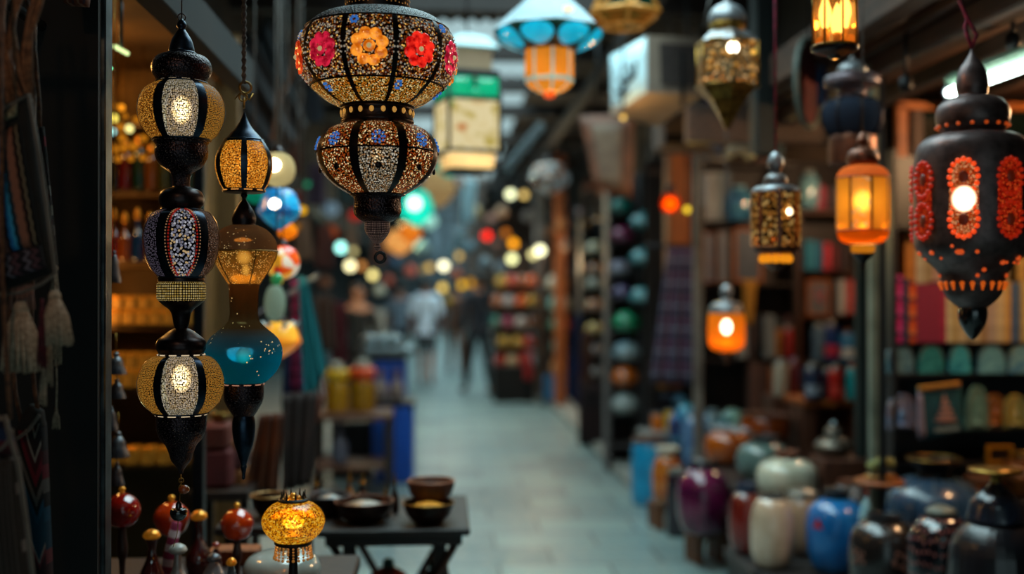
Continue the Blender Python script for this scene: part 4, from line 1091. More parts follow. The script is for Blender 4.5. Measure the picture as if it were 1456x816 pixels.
# patterned belt with a long fringe
d = 2.12; base = at(64, 380, d)
T = thing('woven_belt', 'narrow woven belt with red and white motifs and cream fringe, behind the bag', 'belt', base)
sheet_px('belt_band', [(42, 180), (62, 180), (82, 376), (64, 380)], d, CARP, T, base, .006, .002)
MB().tube([at(x, y, d) - base for x, y in ((30, -40), (44, 30), (50, 80), (56, 150), (56, 182))], .004, seg=6).build('cord', BROWNC, T)
tassel(T, 'fringe', 78, 378, 520, 12, d, CREAMT, base, 26)
MB().tube([at(x, y, d) - base for x, y in ((80, 500), (81, 550), (80, 582))], .002, seg=5).build('fringe_cord', CREAMT, T)
tassel(T, 'small_tassel', 80, 580, 610, 6, d, CREAMT, base, 12)
# lower bags
d = 1.9; base = at(20, 840, d)
T = thing('embroidered_bag', 'dark striped bag with zip-like beading at the bottom left corner', 'bag', base, 0, 'woven bags at the shop door')
sheet_px('bag_body', [(-50, 640), (24, 652), (48, 880), (-40, 880)], d, bands('ribbed_stripes', [(0, '#1a1412'), (.1, '#544640'), (.16, '#1c1614'), (.4, '#3c302c'), (.55, '#15110f'), (.7, '#6c6058'), (.74, '#1c1614')], 0, 4, zig=0, dots=(90, '#6c6460', .2)), T, base, .03, .02)
sheet_px('blue_flap', [(-50, 585), (8, 592), (22, 646), (-50, 650)], d, bands('flap_bands', [(0, '#3c1820'), (.2, '#54202a'), (.4, '#1c2c4c'), (.7, '#10142a'), (.9, '#8c8070')], 1, 1), T, base, .02, .012)
mb = MB().tube([at(x, y, d - .03) - base for x, y in ((6, 590), (16, 630), (26, 660), (40, 760), (52, 870))], .004, seg=6).tube([at(x, y, d - .03) - base for x, y in ((-40, 610), (-10, 648), (10, 630), (18, 610))], .003, seg=6)
mb.build('piping', PIPE, T)
MB().tube([at(x, y, d) - base for x, y in ((0, -40), (2, 200), (4, 400), (10, 520), (14, 596))], .004, seg=6).build('strap', BROWNC, T)
d = 2.12; base = at(50, 870, d)
T = thing('embroidered_bag', 'tall slim bag of teal, maroon and grey stripes hanging over the striped one', 'bag', base, 0, 'woven bags at the shop door')
BG = bands('teal_maroon_bands', [(0, '#5c5854'), (.05, '#1c1818'), (.1, '#6c1828'), (.16, '#3c141c'), (.22, '#8c8880'), (.25, '#1c181c'), (.34, '#7c7870'), (.37, '#241418'), (.42, '#561824'), (.52, '#4c1420'), (.55, '#8c8478'), (.57, '#301820'), (.68, '#6c2c34'), (.71, '#8c847c'), (.73, '#0c3c50'), (.9, '#0e4860'), (.95, '#101418')], 1, 1, zig=1.2)
sheet_px('bag_body', [(22, 612), (62, 600), (74, 880), (44, 880)], d, BG, T, base, .03, .018)
sheet_px('black_flap', [(20, 618), (44, 574), (60, 584), (63, 606)], d, LTH, T, base, .02, .01)
MB().tube([at(x, y, d - .035) - base for x, y in ((24, 624), (40, 612), (50, 598), (56, 590))], .0035, seg=6).build('rope_edging', PIPE, T)
for pth in (((18, -40), (20, 300), (14, 470), (22, 560), (30, 600)), ((50, -40), (46, 400), (44, 500), (50, 560), (54, 584))):
    MB().tube([at(x, y, d) - base for x, y in pth], .004, seg=6).build('strap', BROWNC, T)
# rail the bags hang from
a_, b_ = at(-60, -42, 2.0), at(100, -42, 2.0)
tag(MB().tube([a_ + Vector((0, .46, 0)), a_, b_ + Vector((-.06, 0, 0))], .012, seg=10).build('hanging_rail', STEEL), 'steel rail above the bags, fixed to the dark shopfront panel', 'rail')
# bundle of cloth at the very top of the panel
base = at(112, 6, 2.3)
T = tag(MB().quadsheet([at(88, -50, 2.3) - base, at(132, -50, 2.3) - base, at(124, 8, 2.3) - base, at(94, 6, 2.3) - base], .03, 6, 8, .02, nrm=Vector((0, -1, 0))).build('folded_scarf', bands('rust_scarf', [(0, '#6c4030'), (.3, '#8c6c5c'), (.5, '#5c2c24'), (.8, '#3c3040')], 0, 2), None, base), 'folded rust and grey scarf hanging at the top of the dark panel', 'scarf')

# ------------------------------------------------------------------ left shop shelves
def box_thing(name, label, cat, c, sz, m, group=None, bev=.004, rz=0):
    o = MB().box((0, 0, sz[2] / 2), sz, 0, rz, bev=bev).build(name, m, None, c)
    return tag(o, label, cat, group)
SH = wood('amber_shelf_pine', '#70501f', '#4c3412', axis=0)
shd = 4.45
lx, rx_ = at(128, 0, shd).x, at(289, 0, shd).x
Yb = at(200, 0, shd).y
T = thing('shelf_unit', 'amber-lit wooden shelf unit inside the left shop', 'shelves', (0, 0, 0))
levels = [(272, 'a'), (372, 'b'), (461, 'c'), (548, 'd'), (655, 'e'), (176, 'f')]
lz = {}
for y, k in levels:
    z = at(200, y, shd).z; lz[k] = z
    MB().box(((lx + rx_) / 2, Yb + .1, z - .012), (rx_ - lx, .3, .024), bev=.003).build('shelf', SH, T)
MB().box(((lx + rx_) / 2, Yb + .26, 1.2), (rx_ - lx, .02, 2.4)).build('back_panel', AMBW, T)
for x in (lx, rx_): MB().box((x, Yb + .1, 1.2), (.03, .32, 2.4), bev=.003).build('side_panel', SH, T)
GOLD = pbr('gold_foil', '#e09c34', .3, .7, '#a8641c', 30, .2, es=.12, emit='#e08c20')  # faint emission paints the warm shop light into the foil
GLS = lambda c: tglass('jarglass_' + c[1:], c, .08, .3, rough=.1)  # slight emission in the jar glass, shop light painted in
def bottle_on(name, label, cx, d, z, h, r, mb_, mc, group, shape='jar'):
    p = at(cx, 0, d); loc = (p.x, p.y, z)
    T = thing(name, label, 'jar' if shape == 'jar' else 'bottle', loc, 0, group)
    H, R = px2(h, d), px2(r, d)
    if shape == 'jar': pf = [(R*.85, 0), (R, H*.08), (R, H*.62), (R*.75, H*.74), (R*.6, H*.78)]; cp = [(R*.62, H*.76), (R*.7, H*.78), (R*.7, H*.96), (R*.5, H), (.001, H)]
    else: pf = [(R*.8, 0), (R, H*.08), (R*.95, H*.45), (R*.35, H*.62), (R*.28, H*.8)]; cp = [(R*.3, H*.78), (R*.5, H*.82), (R*.55, H*.9), (R*.2, H), (.001, H)]
    MB().lathe([(.001, 0)] + cr(pf, 3), 18).build('glass_body', mb_, T)
    MB().lathe(cp, 16).build('gold_cap', mc, T)
    return T
cols = [('dark green', '#143c24'), ('ruby', '#701410'), ('black', '#140e0c'), ('amber', '#8c4c10'), ('indigo', '#18203c'), ('olive', '#4c4814')]
nm_ = lambda i, n_: f'{ORD[i]} from the steel post'
for i, cx in enumerate((163, 179, 198, 216, 234, 252, 270)):
    cn, cc = cols[[2, 1, 0, 3, 5, 4, 0][i]]
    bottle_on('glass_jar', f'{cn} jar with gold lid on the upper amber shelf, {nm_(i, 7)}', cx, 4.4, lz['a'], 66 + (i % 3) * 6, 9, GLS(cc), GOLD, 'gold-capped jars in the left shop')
for i, cx in enumerate((162, 178, 196, 214, 232, 250, 268)):
    cn, cc = [('crimson', '#8c180c'), ('orange', '#9c4c0c'), ('deep blue', '#0c3860'), ('brown', '#5c2c10'), ('crimson', '#8c180c'), ('teal', '#0c4048'), ('orange', '#9c4c0c')][i]
    bottle_on('glass_bottle', f'{cn} bottle with gold stopper on the middle amber shelf, {nm_(i, 7)}', cx, 4.4, lz['b'], 76 - (i % 2) * 6, 9, GLS(cc), GOLD, 'gold-stoppered bottles in the left shop', 'bottle')
GB = pbr('gold_box_board', '#b88430', .45, .3, '#80581c', 18, .1, es=.06, emit='#d89830')  # board also carries a little painted-in shop light as emission
for row, (k, n_, h_) in enumerate((('c', 6, 22), ('d', 6, 26), ('e', 5, 24))):
    for i in range(n_):
        cx = 168 + i * (116 / n_)
        for lv in range(2 if k != 'e' else 1):
            p = at(cx + lv * 3, 0, 4.4); hh_ = px2(h_ * (.85 if lv else 1), 4.4)
            w_ = px2(16 - lv * 2, 4.4)
            T = thing('gift_box', f'{"upper" if lv else "lower"} gold box {ORD[i]} from the post on the {["box", "second box", "lowest box"][row]} shelf, left shop', 'box', (p.x, p.y, lz[k] + (px2(h_, 4.4) + .0015 if lv else 0)), 0, 'gold boxes stacked in the left shop')
            MB().box((0, 0, hh_ * .38), (w_, .09, hh_ * .76), bev=.003).build('box_body', GB, T)
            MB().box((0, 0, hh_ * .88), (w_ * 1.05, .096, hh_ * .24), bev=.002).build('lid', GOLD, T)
# glass balls hung in front of the top shelf, glints painted as emission
rn = random.Random(12)
k_ = 0
for (x, y, r) in ((173, 153, 5), (162, 168, 6), (172, 181, 6), (184, 183, 6), (160, 187, 5), (174, 196, 6), (194, 170, 5), (178, 165, 4), (176, 210, 6), (190, 208, 6), (163, 212, 6), (205, 196, 5), (200, 150, 4), (162, 150, 3.5), (295, 175, 5), (168, 226, 5), (186, 225, 5), (203, 224, 5)):
    loc = at(x, y + r, 4.15)
    hot = (x, y) in ((173, 153), (162, 168), (184, 183), (160, 187))
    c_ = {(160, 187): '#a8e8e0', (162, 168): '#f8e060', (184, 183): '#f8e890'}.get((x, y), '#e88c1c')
    T = thing('glass_bauble', f'{"bright" if hot else "amber"} glass bauble, {ORD[k_]} counted down the glittering cluster beside the post', 'bauble', loc, 0, 'glittering baubles in the left shop')
    k_ += 1
    R = px2(r, 4.15)
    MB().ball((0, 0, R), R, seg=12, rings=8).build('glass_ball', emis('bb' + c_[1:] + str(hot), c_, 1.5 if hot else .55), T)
    MB().tube([(0, 0, 2*R), (0, 0, 2.44 - loc.z)], .0012, seg=4).build('thread', BRASS, T)
for (x, y, r) in ((172, 71, 4),):
    p = at(x, y, 3.3)
    T = thing('ceiling_spotlight', 'slim greenish-white spotlight under the shop ceiling', 'light', p)
    MB().box((0, 0, 0), (.05, .016, .012), M=Matrix.Rotation(.5, 3, 'Y'), bev=.003).build('lamp_lens', emis('mint_spot', '#d8f0a0', 1.6), T)
    MB().tube([(0, 0, .006), (0, 0, 2.44 - p.z)], .006).build('stem', STEEL, T)
p = at(157, 97, 2.75)
T = thing('indicator_lamp', 'tiny green lamp on a wire just behind the steel post', 'light', p)
MB().ball((0, 0, 0), .0062).build('lens', emis('green_indicator', '#80ffb8', 1.4), T)
MB().tube([(0, 0, .006), (0, 0, 2.44 - p.z)], .0015, seg=5).build('wire', BLK, T)
# strings of tin bells and figures just inside the opening
TIN = pbr('dull_tin', '#6c6c70', .4, .7, '#34343a', 25, .3)
for i, (x, y0, y1, r) in enumerate(((162, 352, 402, 10), (165, 500, 532, 15), (166, 538, 566, 13), (158, 575, 612, 10), (168, 612, 650, 16), (166, 655, 690, 11))):
    d_ = 3.0 + .02 * i; loc = at(x, y1, d_); H = px2(y1 - y0, d_); R = px2(r, d_)
    T = thing('tin_bell', f'dull tin bell, {ORD[i]} from the top of the string by the steel post', 'bell', loc, 0, 'tin bells strung by the door')
    MB().lathe(cr([(R, 0), (R*.93, H*.12), (R*.7, H*.4), (R*.6, H*.6), (R*.3, H*.78), (.001, H*.8)]), 18).build('bell_body', TIN, T)
    MB().ball((0, 0, H*.86), R*.28).build('bead', TIN, T)
    MB().tube([(0, 0, H*.8), (0, 0, 2.44 - loc.z if i == 0 else H + .05)], .0015, seg=4).build('string', BRASS, T)

# ------------------------------------------------------------------ counter with bottles and lamps, bottom left
CT = thing('counter_table', 'dark low shop counter under the glass ornaments, mostly below the frame', 'counter', (-.82, 2.97, 0))
ctz = at(300, 838, 2.95).z
MB().box((0, 0, ctz - .02), (1.15, .8, .04), bev=.006).build('counter_top', WD, CT)
MB().box((0, 0, (ctz - .04) / 2), (1.08, .74, ctz - .04), bev=.004).build('counter_body', WD, CT)
GR = glaze('ruby_lustre', '#b01408', '#500806', rough=.12, coat=1.)
GRO = glaze('ruby_orange_lustre', '#d03c08', '#8c1408', rough=.12, coat=1.)
def ornament(label, cx, d, ytop, r, m, band=False):
    p = at(cx, 0, d); loc = (p.x, p.y, ctz)
    T = thing('glass_ornament', label, 'ornament', loc, 0, 'ruby glass globes on stems')
    z = lambda y: at(cx, y, d).z - ctz
    cyy = ytop + r
    R = px2(r, d); zc_ = z(cyy)
    MB().lathe(cr([(R*.25, zc_-R*.98), (R*.72, zc_-R*.72), (R, zc_-.05*R), (R*.9, zc_+R*.45), (R*.5, zc_+R*.85), (R*.12, zc_+R)]), 28).build('globe', m, T)
    MB().lathe([(R*.14, zc_+R*.97), (R*.12, zc_+R*1.1), (R*.2, zc_+R*1.2), (R*.14, zc_+R*1.32), (.001, zc_+R*1.36)], 14).build('gilt_tip', GOLD, T)
    MB().lathe(cr([(R*.62, 0), (R*.55, .006), (R*.2, .02), (R*.18, zc_*.35), (R*.3, zc_*.5), (R*.22, zc_ - R*1.05), (R*.5, zc_-R*.9)]), 20).build('stem_foot', pbr('mahogany', '#3c1a10', .4), T)
    if band: MB().lathe([(R*.96, zc_+R*.22), (R*.93, zc_+R*.38), (R*.86, zc_+R*.5)], 28, ur=R).build('gilt_band', GOLD, T)
ornament('plain ruby glass globe on a stem, nearest the steel post', 175, 2.95, 700, 25, GR)
ornament('ruby and orange glass globe on a stem behind the dangling black charm', 245, 3.1, 712, 25, GRO)
ornament('small orange-red glass globe with a gold band, beside the lit yellow lamp', 338, 3.0, 722, 23, GRO, True)
def flask(label, cx, d, ytop, r, prof, m, mc, name='decanter', cat='bottle'):
    p = at(cx, 0, d); T = thing(name, label, cat, (p.x, p.y, ctz), 0, 'decanters on the counter')
    H = at(cx, ytop, d).z - ctz; R = px2(r, d)
    MB().lathe([(.001, 0)] + cr([(R*a, H*b) for a, b in prof]), 24).build('body', m, T)
    MB().lathe(cr([(R*.45, H*.86), (R*.62, H*.9), (R*.5, H*.96), (R*.2, H), (.001, H*1.001)]), 18).build('stopper', mc, T)
BURG = glaze('burgundy_glass', '#4c1410', '#1c0806', rough=.1, coat=1.)
flask('burgundy decanter with a round gold-and-silver stopper', 217, 2.9, 752, 20, [(.9, 0), (1., .12), (.9, .3), (.4, .55), (.28, .72), (.5, .88)], BURG, GOLD)
flask('brown decanter with a slim gold neck behind the ruby globes', 284, 3.1, 725, 19, [(.8, 0), (1., .15), (.95, .3), (.45, .5), (.25, .62), (.3, .88)], BURG, GOLD)
flask('milky white cone-necked flask in the front row', 254, 2.75, 772, 21, [(.8, 0), (1., .2), (.9, .42), (.4, .62), (.2, .88)], glaze('milky_glass', '#98928c', '#6c6460', rough=.15), pbr('milk_stopper', '#a8a8a0', .3))
flask('grey pearl round flask between the white one and the red one', 305, 2.8, 786, 17, [(.8, 0), (1., .3), (.95, .6), (.4, .82), (.3, .9)], glaze('grey_pearl', '#7c7474', '#4c4448', rough=.15), TIN)
flask('small flask with a bright red stopper behind the grey pearl one', 308, 3.1, 770, 9, [(.9, 0), (1., .3), (.8, .6), (.4, .8)], BURG, RED)
flask('small clear flask with a gold cap, next to the white bowl', 330, 2.75, 792, 12, [(.9, 0), (1., .3), (.7, .6), (.3, .85)], glaze('clear_bluish', '#54646c', '#2c343c', rough=.1), GOLD)
# striped fabric roll and wood bits among the bottles
box_thing('wooden_box', 'low orange-brown wooden box behind the small banded globe', 'box', (at(335, 0, 3.25).x, at(335, 0, 3.25).y, ctz), (.14, .08, at(335, 777, 3.25).z - ctz), WO)
p = at(236, 0, 2.98)
tag(MB().tube([(0, 0, 0), (.012, 0, .09), (.03, 0, .17)], [.018, .016, .013], seg=12).build('striped_stick', bands('pink_white_spiral', [(0, '#8c2848'), (.5, '#c8b0b0')], 1, 26), None, (p.x, p.y, ctz)), 'pink and white spiral-striped stick leaning among the decanters', 'candle')
# lit yellow crackle-glass lamp and white bowl beneath
d = 2.62; cx = 417; base = at(cx, 838, d); base.z = ctz
zb = lambda y: at(cx, y, d).z - ctz
T = thing('oil_lamp', 'small round lamp of glowing yellow crackled glass with a dark crown', 'lamp', base)
YG = N('yellow_crackle_glass')
vo = YG.n('TexVoronoi', ins={'Vector': YG.coord(), 'Scale': 290.})
rr = YG.n('TexWhiteNoise', noise_dimensions='3D', ins={'Vector': vo.outputs['Position']})
cc = YG.ramp(rr.outputs[0], [(0, '#8c4c08'), (.3, '#d88810'), (.6, '#f0a818'), (.85, '#ffd048')])
e1 = YG.n('Emission', ins={'Color': cc, 'Strength': .9}); tr = YG.n('BsdfTransparent', ins={'Color': cc})
gl_ = YG.n('BsdfGlossy', ins={'Roughness': .15})
YGM = YG.done(YG.mixsh(.06, YG.mixsh(.36, e1.outputs[0], tr.outputs[0]), gl_.outputs[0]))
def zp(pf): return cr([(px2(r, d), zb(y)) for r, y in pf])
MB().lathe(zp([(20, 713), (31, 718), (41, 729), (44.5, 741), (41, 753), (33, 763), (25, 769)]), 40).build('glass_shade', YGM, T)
MB().ball((0, -.01, zb(741)), .017, sc=(1.5, 1, .9)).build('flame_bulb', emis('lamp_core', '#fff2c8', 5.), T)
mb = MB().lathe(zp([(20, 713), (22, 711), (19, 708)]), 24)
for k in range(8):
    a = 2 * PI * k / 8 + .2
    mb.tube([(px2(r, d)*math.sin(a), -px2(r, d)*math.cos(a), zb(y)) for r, y in ((18, 711), (16, 704), (17, 697))], [.003, .0025, .001], seg=6)
mb.build('crown', BLK, T)
dm_ = MB().ball((0, 0, zb(706)), .009)
for k in range(6): dm_.ball((.014*math.sin(k), -.014*math.cos(k), zb(708)), .005, seg=8, rings=6)
dm_.build('crown_finial', GOLD, T)
MB().lathe(zp([(25, 768), (27, 771), (25, 774)]), 30).build('collar', BLK, T)
mb = MB()
for k in range(22):
    a = 2 * PI * k / 22
    for j in range(5):
        r_ = 24.5 + .5 * j
        mb.ball((px2(r_, d)*math.sin(a), -px2(r_, d)*math.cos(a), zb(776 + j * 4)), .0026 if j < 4 else .0036, seg=6, rings=4)
mb.build('bead_fringe', pbr('amber_seed_beads', '#c08444', .35, 0, es=.25, emit='#d08838'), T)
MB().lathe(zp([(8, 772), (6, 785), (7, 790), (6, 800), (8, 830), (14, 838)]), 16).build('stem', BLK, T)
p = at(402, 0, 2.9)
T = thing('lidded_bowl', 'white swirled glass dome bowl beneath the yellow lamp', 'bowl', (p.x, p.y, ctz))
zz = lambda y: at(402, y, 2.9).z - ctz; R = px2(55, 2.9)
MB().lathe(cr([(R*.1, zz(781)), (R*.5, zz(783)), (R*.85, zz(791)), (R, zz(806)), (R*.92, zz(820)), (R*.6, .01), (R*.45, 0)]), 36).build('dome', glaze('white_swirl', '#a8aca4', '#70807c', sc=6, rough=.15), T)
MB().lathe([(R*.12, zz(782)), (R*.14, zz(779)), (R*.08, zz(776)), (.001, zz(775))], 16).build('knob', BRASS, T)

# ------------------------------------------------------------------ folding table with bowls
tz = .75; tC = onz(560, 735, tz)
d0 = depth(tC)
x0, x1 = onz(452, 748, tz).x, onz(668, 748, tz).x
yF = onz(560, 753, tz).y; yB = yF + .62
TT = thing('folding_table', 'dark wooden folding table with crossed legs holding brass and wood bowls', 'table', ((x0+x1)/2, (yF+yB)/2, 0))
w_, l_ = x1 - x0, yB - yF
TD = pbr('dark_oiled_table', '#24150f', .6, 0, '#140b08', 12, .1)
MB().box((0, 0, tz - .012), (w_, l_, .024), bev=.005).build('table_top', TD, TT)
MB().box((0, 0, tz - .045), (w_*.9, l_*.85, .04), bev=.004).build('apron', TD, TT)
for sy in (-1, 1):
    for sx in (-1, 1):
        A = Vector((sx*w_*.42, sy*l_*.38, tz - .05)); B_ = Vector((-sx*w_*.36, sy*l_*.38 + .012*sx, .0))
        MB().tube([A, B_], .014, seg=8).build('crossed_leg', TD, TT)
for sx in (-1, 1):
    MB().box((sx*w_*.3, -l_*.3, (tz-.05)/2), (.045, .03, tz-.05), bev=.004).build('leg', TD, TT)
    MB().tube([(sx*w_*.32, -l_*.3, tz*.85), (sx*w_*.52, -l_*.1, 0)], .012, seg=8).build('brace', TD, TT)
for zz_ in (.2, .45): MB().tube([(-w_*.36, -l_*.34, zz_), (w_*.36, -l_*.34, zz_)], .009, seg=8).build('stretcher', TD, TT)
BOWLB = pbr('dark_hammered_copper', '#3a221a', .3, .7, '#1e120e', 40, .3)
def bowl(label, cx, ybase, yrim, r, m_out, m_in, content=None, zbase=tz, d=None, group='bowls on the folding table', mound=.3):
    if d is None:
        p = onz(cx, ybase, zbase); d = depth(p)
    else: p = at(cx, ybase, d)
    R = px2(r, d); H = px2(ybase - yrim, d)
    T = thing('serving_bowl', label, 'bowl', (p.x, p.y, p.z), 0, group)
    MB().lathe([(.001, 0)] + cr([(R*.5, 0), (R*.55, H*.06), (R*.82, H*.4), (R*.97, H*.85), (R, H)]) + cr([(R, H), (R*.95, H*.99), (R*.8, H*.45), (R*.5, H*.15), (.001, H*.12)]), 32).build('bowl_body', m_out, T)
    MB().ring((0, 0, H), R*.985, max(.0035, R*.03), ax='Z', n=30).build('rim', m_in, T)
    if content: MB().lathe(cr([(.001, H*(.75+mound)), (R*.4, H*(.7+mound*.8)), (R*.8, H*.74), (R*.9, H*.7)]), 28).build('contents', content, T)
    return T, H, p, d
SAFF = pbr('golden_spice', '#e09a14', .7, 0, '#b86c08', 60, .3)
T_, H_, p_, dd_ = bowl('dark bowl of bright golden powder at the table corner, under the wooden bowl', 609, 744, 714, 37, BOWLB, BRASS, SAFF)
bowl('brown wooden bowl with a thick rim stacked above the golden powder bowl', 612, 0, 0, 0, WM, WM) if False else None
pz = p_.z + H_ + .012
T = thing('serving_bowl', 'brown wooden bowl with a thick rim sitting above the golden powder bowl', 'bowl', (p_.x + .008, p_.y + .09, tz), 0, 'bowls on the folding table')
d2 = depth((p_.x, p_.y + .09, pz)); R = px2(34, d2); zt_ = at(612, 684, d2).z - tz
MB().lathe([(.001, 0)] + cr([(R*.45, 0), (R*.5, .01), (R*.6, zt_*.4), (R*.9, zt_*.72), (R, zt_)]) + cr([(R, zt_), (R*.9, zt_), (R*.7, zt_*.75), (.001, zt_*.6)]), 32).build('bowl_body', WM, T)
MB().ring((0, 0, zt_), R*.96, .006, ax='Z', n=30).build('rim', COPM, T)
bowl('wide dark bowl of pale shells and small bottles, centre of the table', 518, 742, 712, 42, BOWLB, COPM, pbr('pale_shells', '#a89c90', .3, .2, '#5c4838', 40, .6))
bowl('shallow dark bowl with silver-white contents at the table\'s left end', 468, 734, 704, 30, BOWLB, TIN, pbr('silver_bits_c', '#b8bcbc', .3, .3, '#5c4c44', 50, .6))
bowl('tilted brown bowl with gold and white rim, left behind the yellow lamp', 384, 735, 704, 27, BOWLB, pbr('gilt_white_rim', '#c08c50', .3, .4), None, d=3.66, group='bowls on the folding table')
bowl('small brass dish between the two dark bowls', 492, 722, 706, 16, BRASS, BRASS, pbr('cinnamon', '#5c3018', .8))
for i, (cx, yb_, yt_, r, m, lb) in enumerate(((497, 714, 668, 9, glaze('amber_cone', '#7c4814', '#4c2408'), 'amber cone-shaped little bottle on the table'), (516, 716, 674, 11, BOWLB, 'dark onion-shaped little bottle right of the amber cone'),
        (562, 718, 672, 6, BOWLB, 'thin dark spire-topped bottle left of the stacked bowls'), (548, 724, 690, 8, COPM, 'squat copper bottle beside the spire-topped bottle'), (449, 716, 676, 9, COPM, 'copper flask at the far left of the folding table'))):
    p = onz(cx, yb_ + 12, tz); d_ = depth(p); H = px2(yb_ + 12 - yt_, d_); R = px2(r, d_)
    T = thing('spice_bottle', lb, 'bottle', p, 0, 'little bottles on the folding table')
    MB().lathe([(.001, 0)] + cr([(R*.8, 0), (R, H*.15), (R*.85, H*.4), (R*.3, H*.6), (R*.25, H*.72)]), 18).build('body', m, T)
    MB().lathe(cr([(R*.3, H*.7), (R*.42, H*.76), (R*.2, H*.85), (R*.08, H), (.001, H*1.01)]), 14).build('stopper', BRASS, T)
# legs' support cheat-free: bowl left of the table stands on a stool
p = at(384, 735, 3.66)
T = thing('side_stool', 'dark stool under the tilted brown bowl, hidden behind the yellow lamp', 'stool', (p.x, p.y, 0))
MB().box((0, 0, p.z - .015), (.3, .3, .03), bev=.006).build('seat', WD, T)
for sx in (-1, 1):
    for sy in (-1, 1): MB().tube([(sx*.11, sy*.11, p.z - .03), (sx*.13, sy*.13, 0)], .014).build('leg', WD, T)
# pots under the table
p = onz(548, 845, 0.0)
for lb, cx, yy, d_, r, m in (('rust-red lidded pot with a green knob under the folding table', 552, 806, 4.0, 38, glaze('rust_pot', '#7c2c20', '#4c1810')), ('dark pot under the folding table, right of the rust-red one', 618, 808, 4.1, 26, glaze('dark_pot', '#3c2420', '#1c1210'))):
    q_ = at(cx, yy, d_); R = px2(r, d_); H = q_.z
    T = thing('lidded_pot', lb, 'pot', (q_.x, q_.y, 0), 0)
    MB().lathe([(.001, 0)] + cr([(R*.6, 0), (R*.95, H*.2), (R, H*.55), (R*.85, H*.85), (R*.8, H*.88)]), 28).build('pot_body', m, T)
    MB().lathe(cr([(R*.85, H*.87), (R*.7, H*.95), (R*.25, H), (.001, H*1.01)]), 28).build('lid', m, T)
    MB().ball((0, 0, H + .012), .022).build('knob', GRN, T)

# ------------------------------------------------------------------ left side beyond the shop
def cloth(name, label, cat, q, d, m, group=None, wave=.02, nw=3, thick=.006, dd=None, bulge=0.):
    base = at(sum(x for x, _ in q)/4, max(y for _, y in q), d)
    cs = [at(x, y, d + (dd[i] if dd else 0)) - base for i, (x, y) in enumerate(q)]
    o = MB().quadsheet(cs, thick, 16, 10, bulge, 0, wave, nw, nrm=Vector((0, -1, 0))).build(name, m, None, base)
    return tag(o, label, cat, group)
TEALS = bands('teal_shawl', [(0, '#1c7c84'), (.2, '#2c9ca0'), (.4, '#0c4458'), (.6, '#3ca8a8'), (.8, '#145c70')], 0, 3)
REDS = bands('red_white_shawl', [(0, '#a83828'), (.3, '#c8c0b8'), (.5, '#9c2c24'), (.8, '#84a8a8')], 0, 3)
cloth('hanging_shawl', 'teal fringed shawl hanging off the rail left of the lane', 'shawl', [(424, 392), (436, 396), (466, 520), (434, 590)], 5.2, TEALS, 'shawls by the left stall')
cloth('hanging_shawl', 'red and white striped shawl below the teal one', 'shawl', [(440, 470), (452, 480), (466, 560), (448, 600)], 5.3, REDS, 'shawls by the left stall')
cloth('hanging_shawl', 'magenta bead-edged scarf hanging behind the orange petal lantern', 'shawl', [(414, 400), (424, 398), (430, 560), (414, 560)], 5.5, bands('magenta_shawl', [(0, '#8c2450'), (.4, '#5c1838'), (.7, '#a03860')], 1, 9), 'shawls by the left stall')
cloth('hanging_shawl', 'navy cloth hanging between the petal lantern and teal shawl', 'shawl', [(404, 500), (436, 500), (440, 590), (400, 580)], 5.6, pbr('navy_cloth', '#142c5c', .9, 0, '#0c1838'), 'shawls by the left stall')
cloth('hanging_rug', 'rust-brown leather skirt hanging behind the teal glass bottle', 'leather', [(368, 590), (404, 586), (396, 700), (346, 700)], 4.4, pbr('rust_leather', '#64300f', .6, 0, '#3c1c10', 8, .3), 'leathers and rugs by the left wall', wave=.015)
cloth('hanging_rug', 'dark brown hide hanging right of the rust leather', 'leather', [(402, 560), (452, 556), (440, 690), (400, 700)], 4.9, pbr('dark_hide', '#2e1c16', .8, 0, '#180f0d', 6, .3), 'leathers and rugs by the left wall')
cloth('hanging_rug', 'copper-brown pleated cloth along the stall edge below the shawls', 'leather', [(430, 572), (462, 560), (452, 600), (426, 630)], 5.0, pbr('copper_cloth', '#6c3420', .8, 0, '#3c1c14', 8, .3), 'leathers and rugs by the left wall')
tag(MB().tube([at(330, 470, 4.3), at(452, 392, 5.6)], .012).build('hanging_rail', DM), 'thin dark rail carrying shawls beyond the left shop', 'rail')
# stack of red and ochre parcels behind the second steel post
PC = [('#5c1c20', 'dark red'), ('#64281c', 'brick red'), ('#8c5420', 'ochre'), ('#4c2020', 'maroon')]
i = 0
for (cx, y0, y1, w_, k) in ((310, 636, 690, 46, 0), (309, 600, 636, 40, 1), (340, 664, 690, 26, 2), (340, 640, 663, 22, 3), (338, 622, 640, 20, 2)):
    d_ = 4.3 + (.1 if cx > 330 else 0); q_ = at(cx, y1, d_)
    box_thing('fabric_parcel', f'{PC[k][1]} cloth parcel, {["biggest, lowest behind the steel post", "upper left of the pile", "low right of the pile", "middle right of the pile", "top right of the pile"][i]}', 'parcel', q_, (px2(w_, d_), .16, px2(y1 - y0, d_) - .001), pbr('parcel_' + PC[k][1], PC[k][0], .8, 0, None, 8, .2), 'cloth parcels beside the left shop', .012)
    i += 1
zt_ = at(318, 691, 4.3).z
T = thing('display_bench', 'dark wooden bench under the cloth parcels', 'bench', (at(323, 0, 4.35).x, at(323, 0, 4.35).y, 0))
MB().box((0, 0, zt_ - .02), (.22, .3, .04), bev=.005).build('bench_top', WD, T)
for sx in (-1, 1):
    for sy in (-1, 1): MB().box((sx*.09, sy*.12, (zt_-.04)/2), (.03, .03, zt_-.04)).build('leg', WD, T)
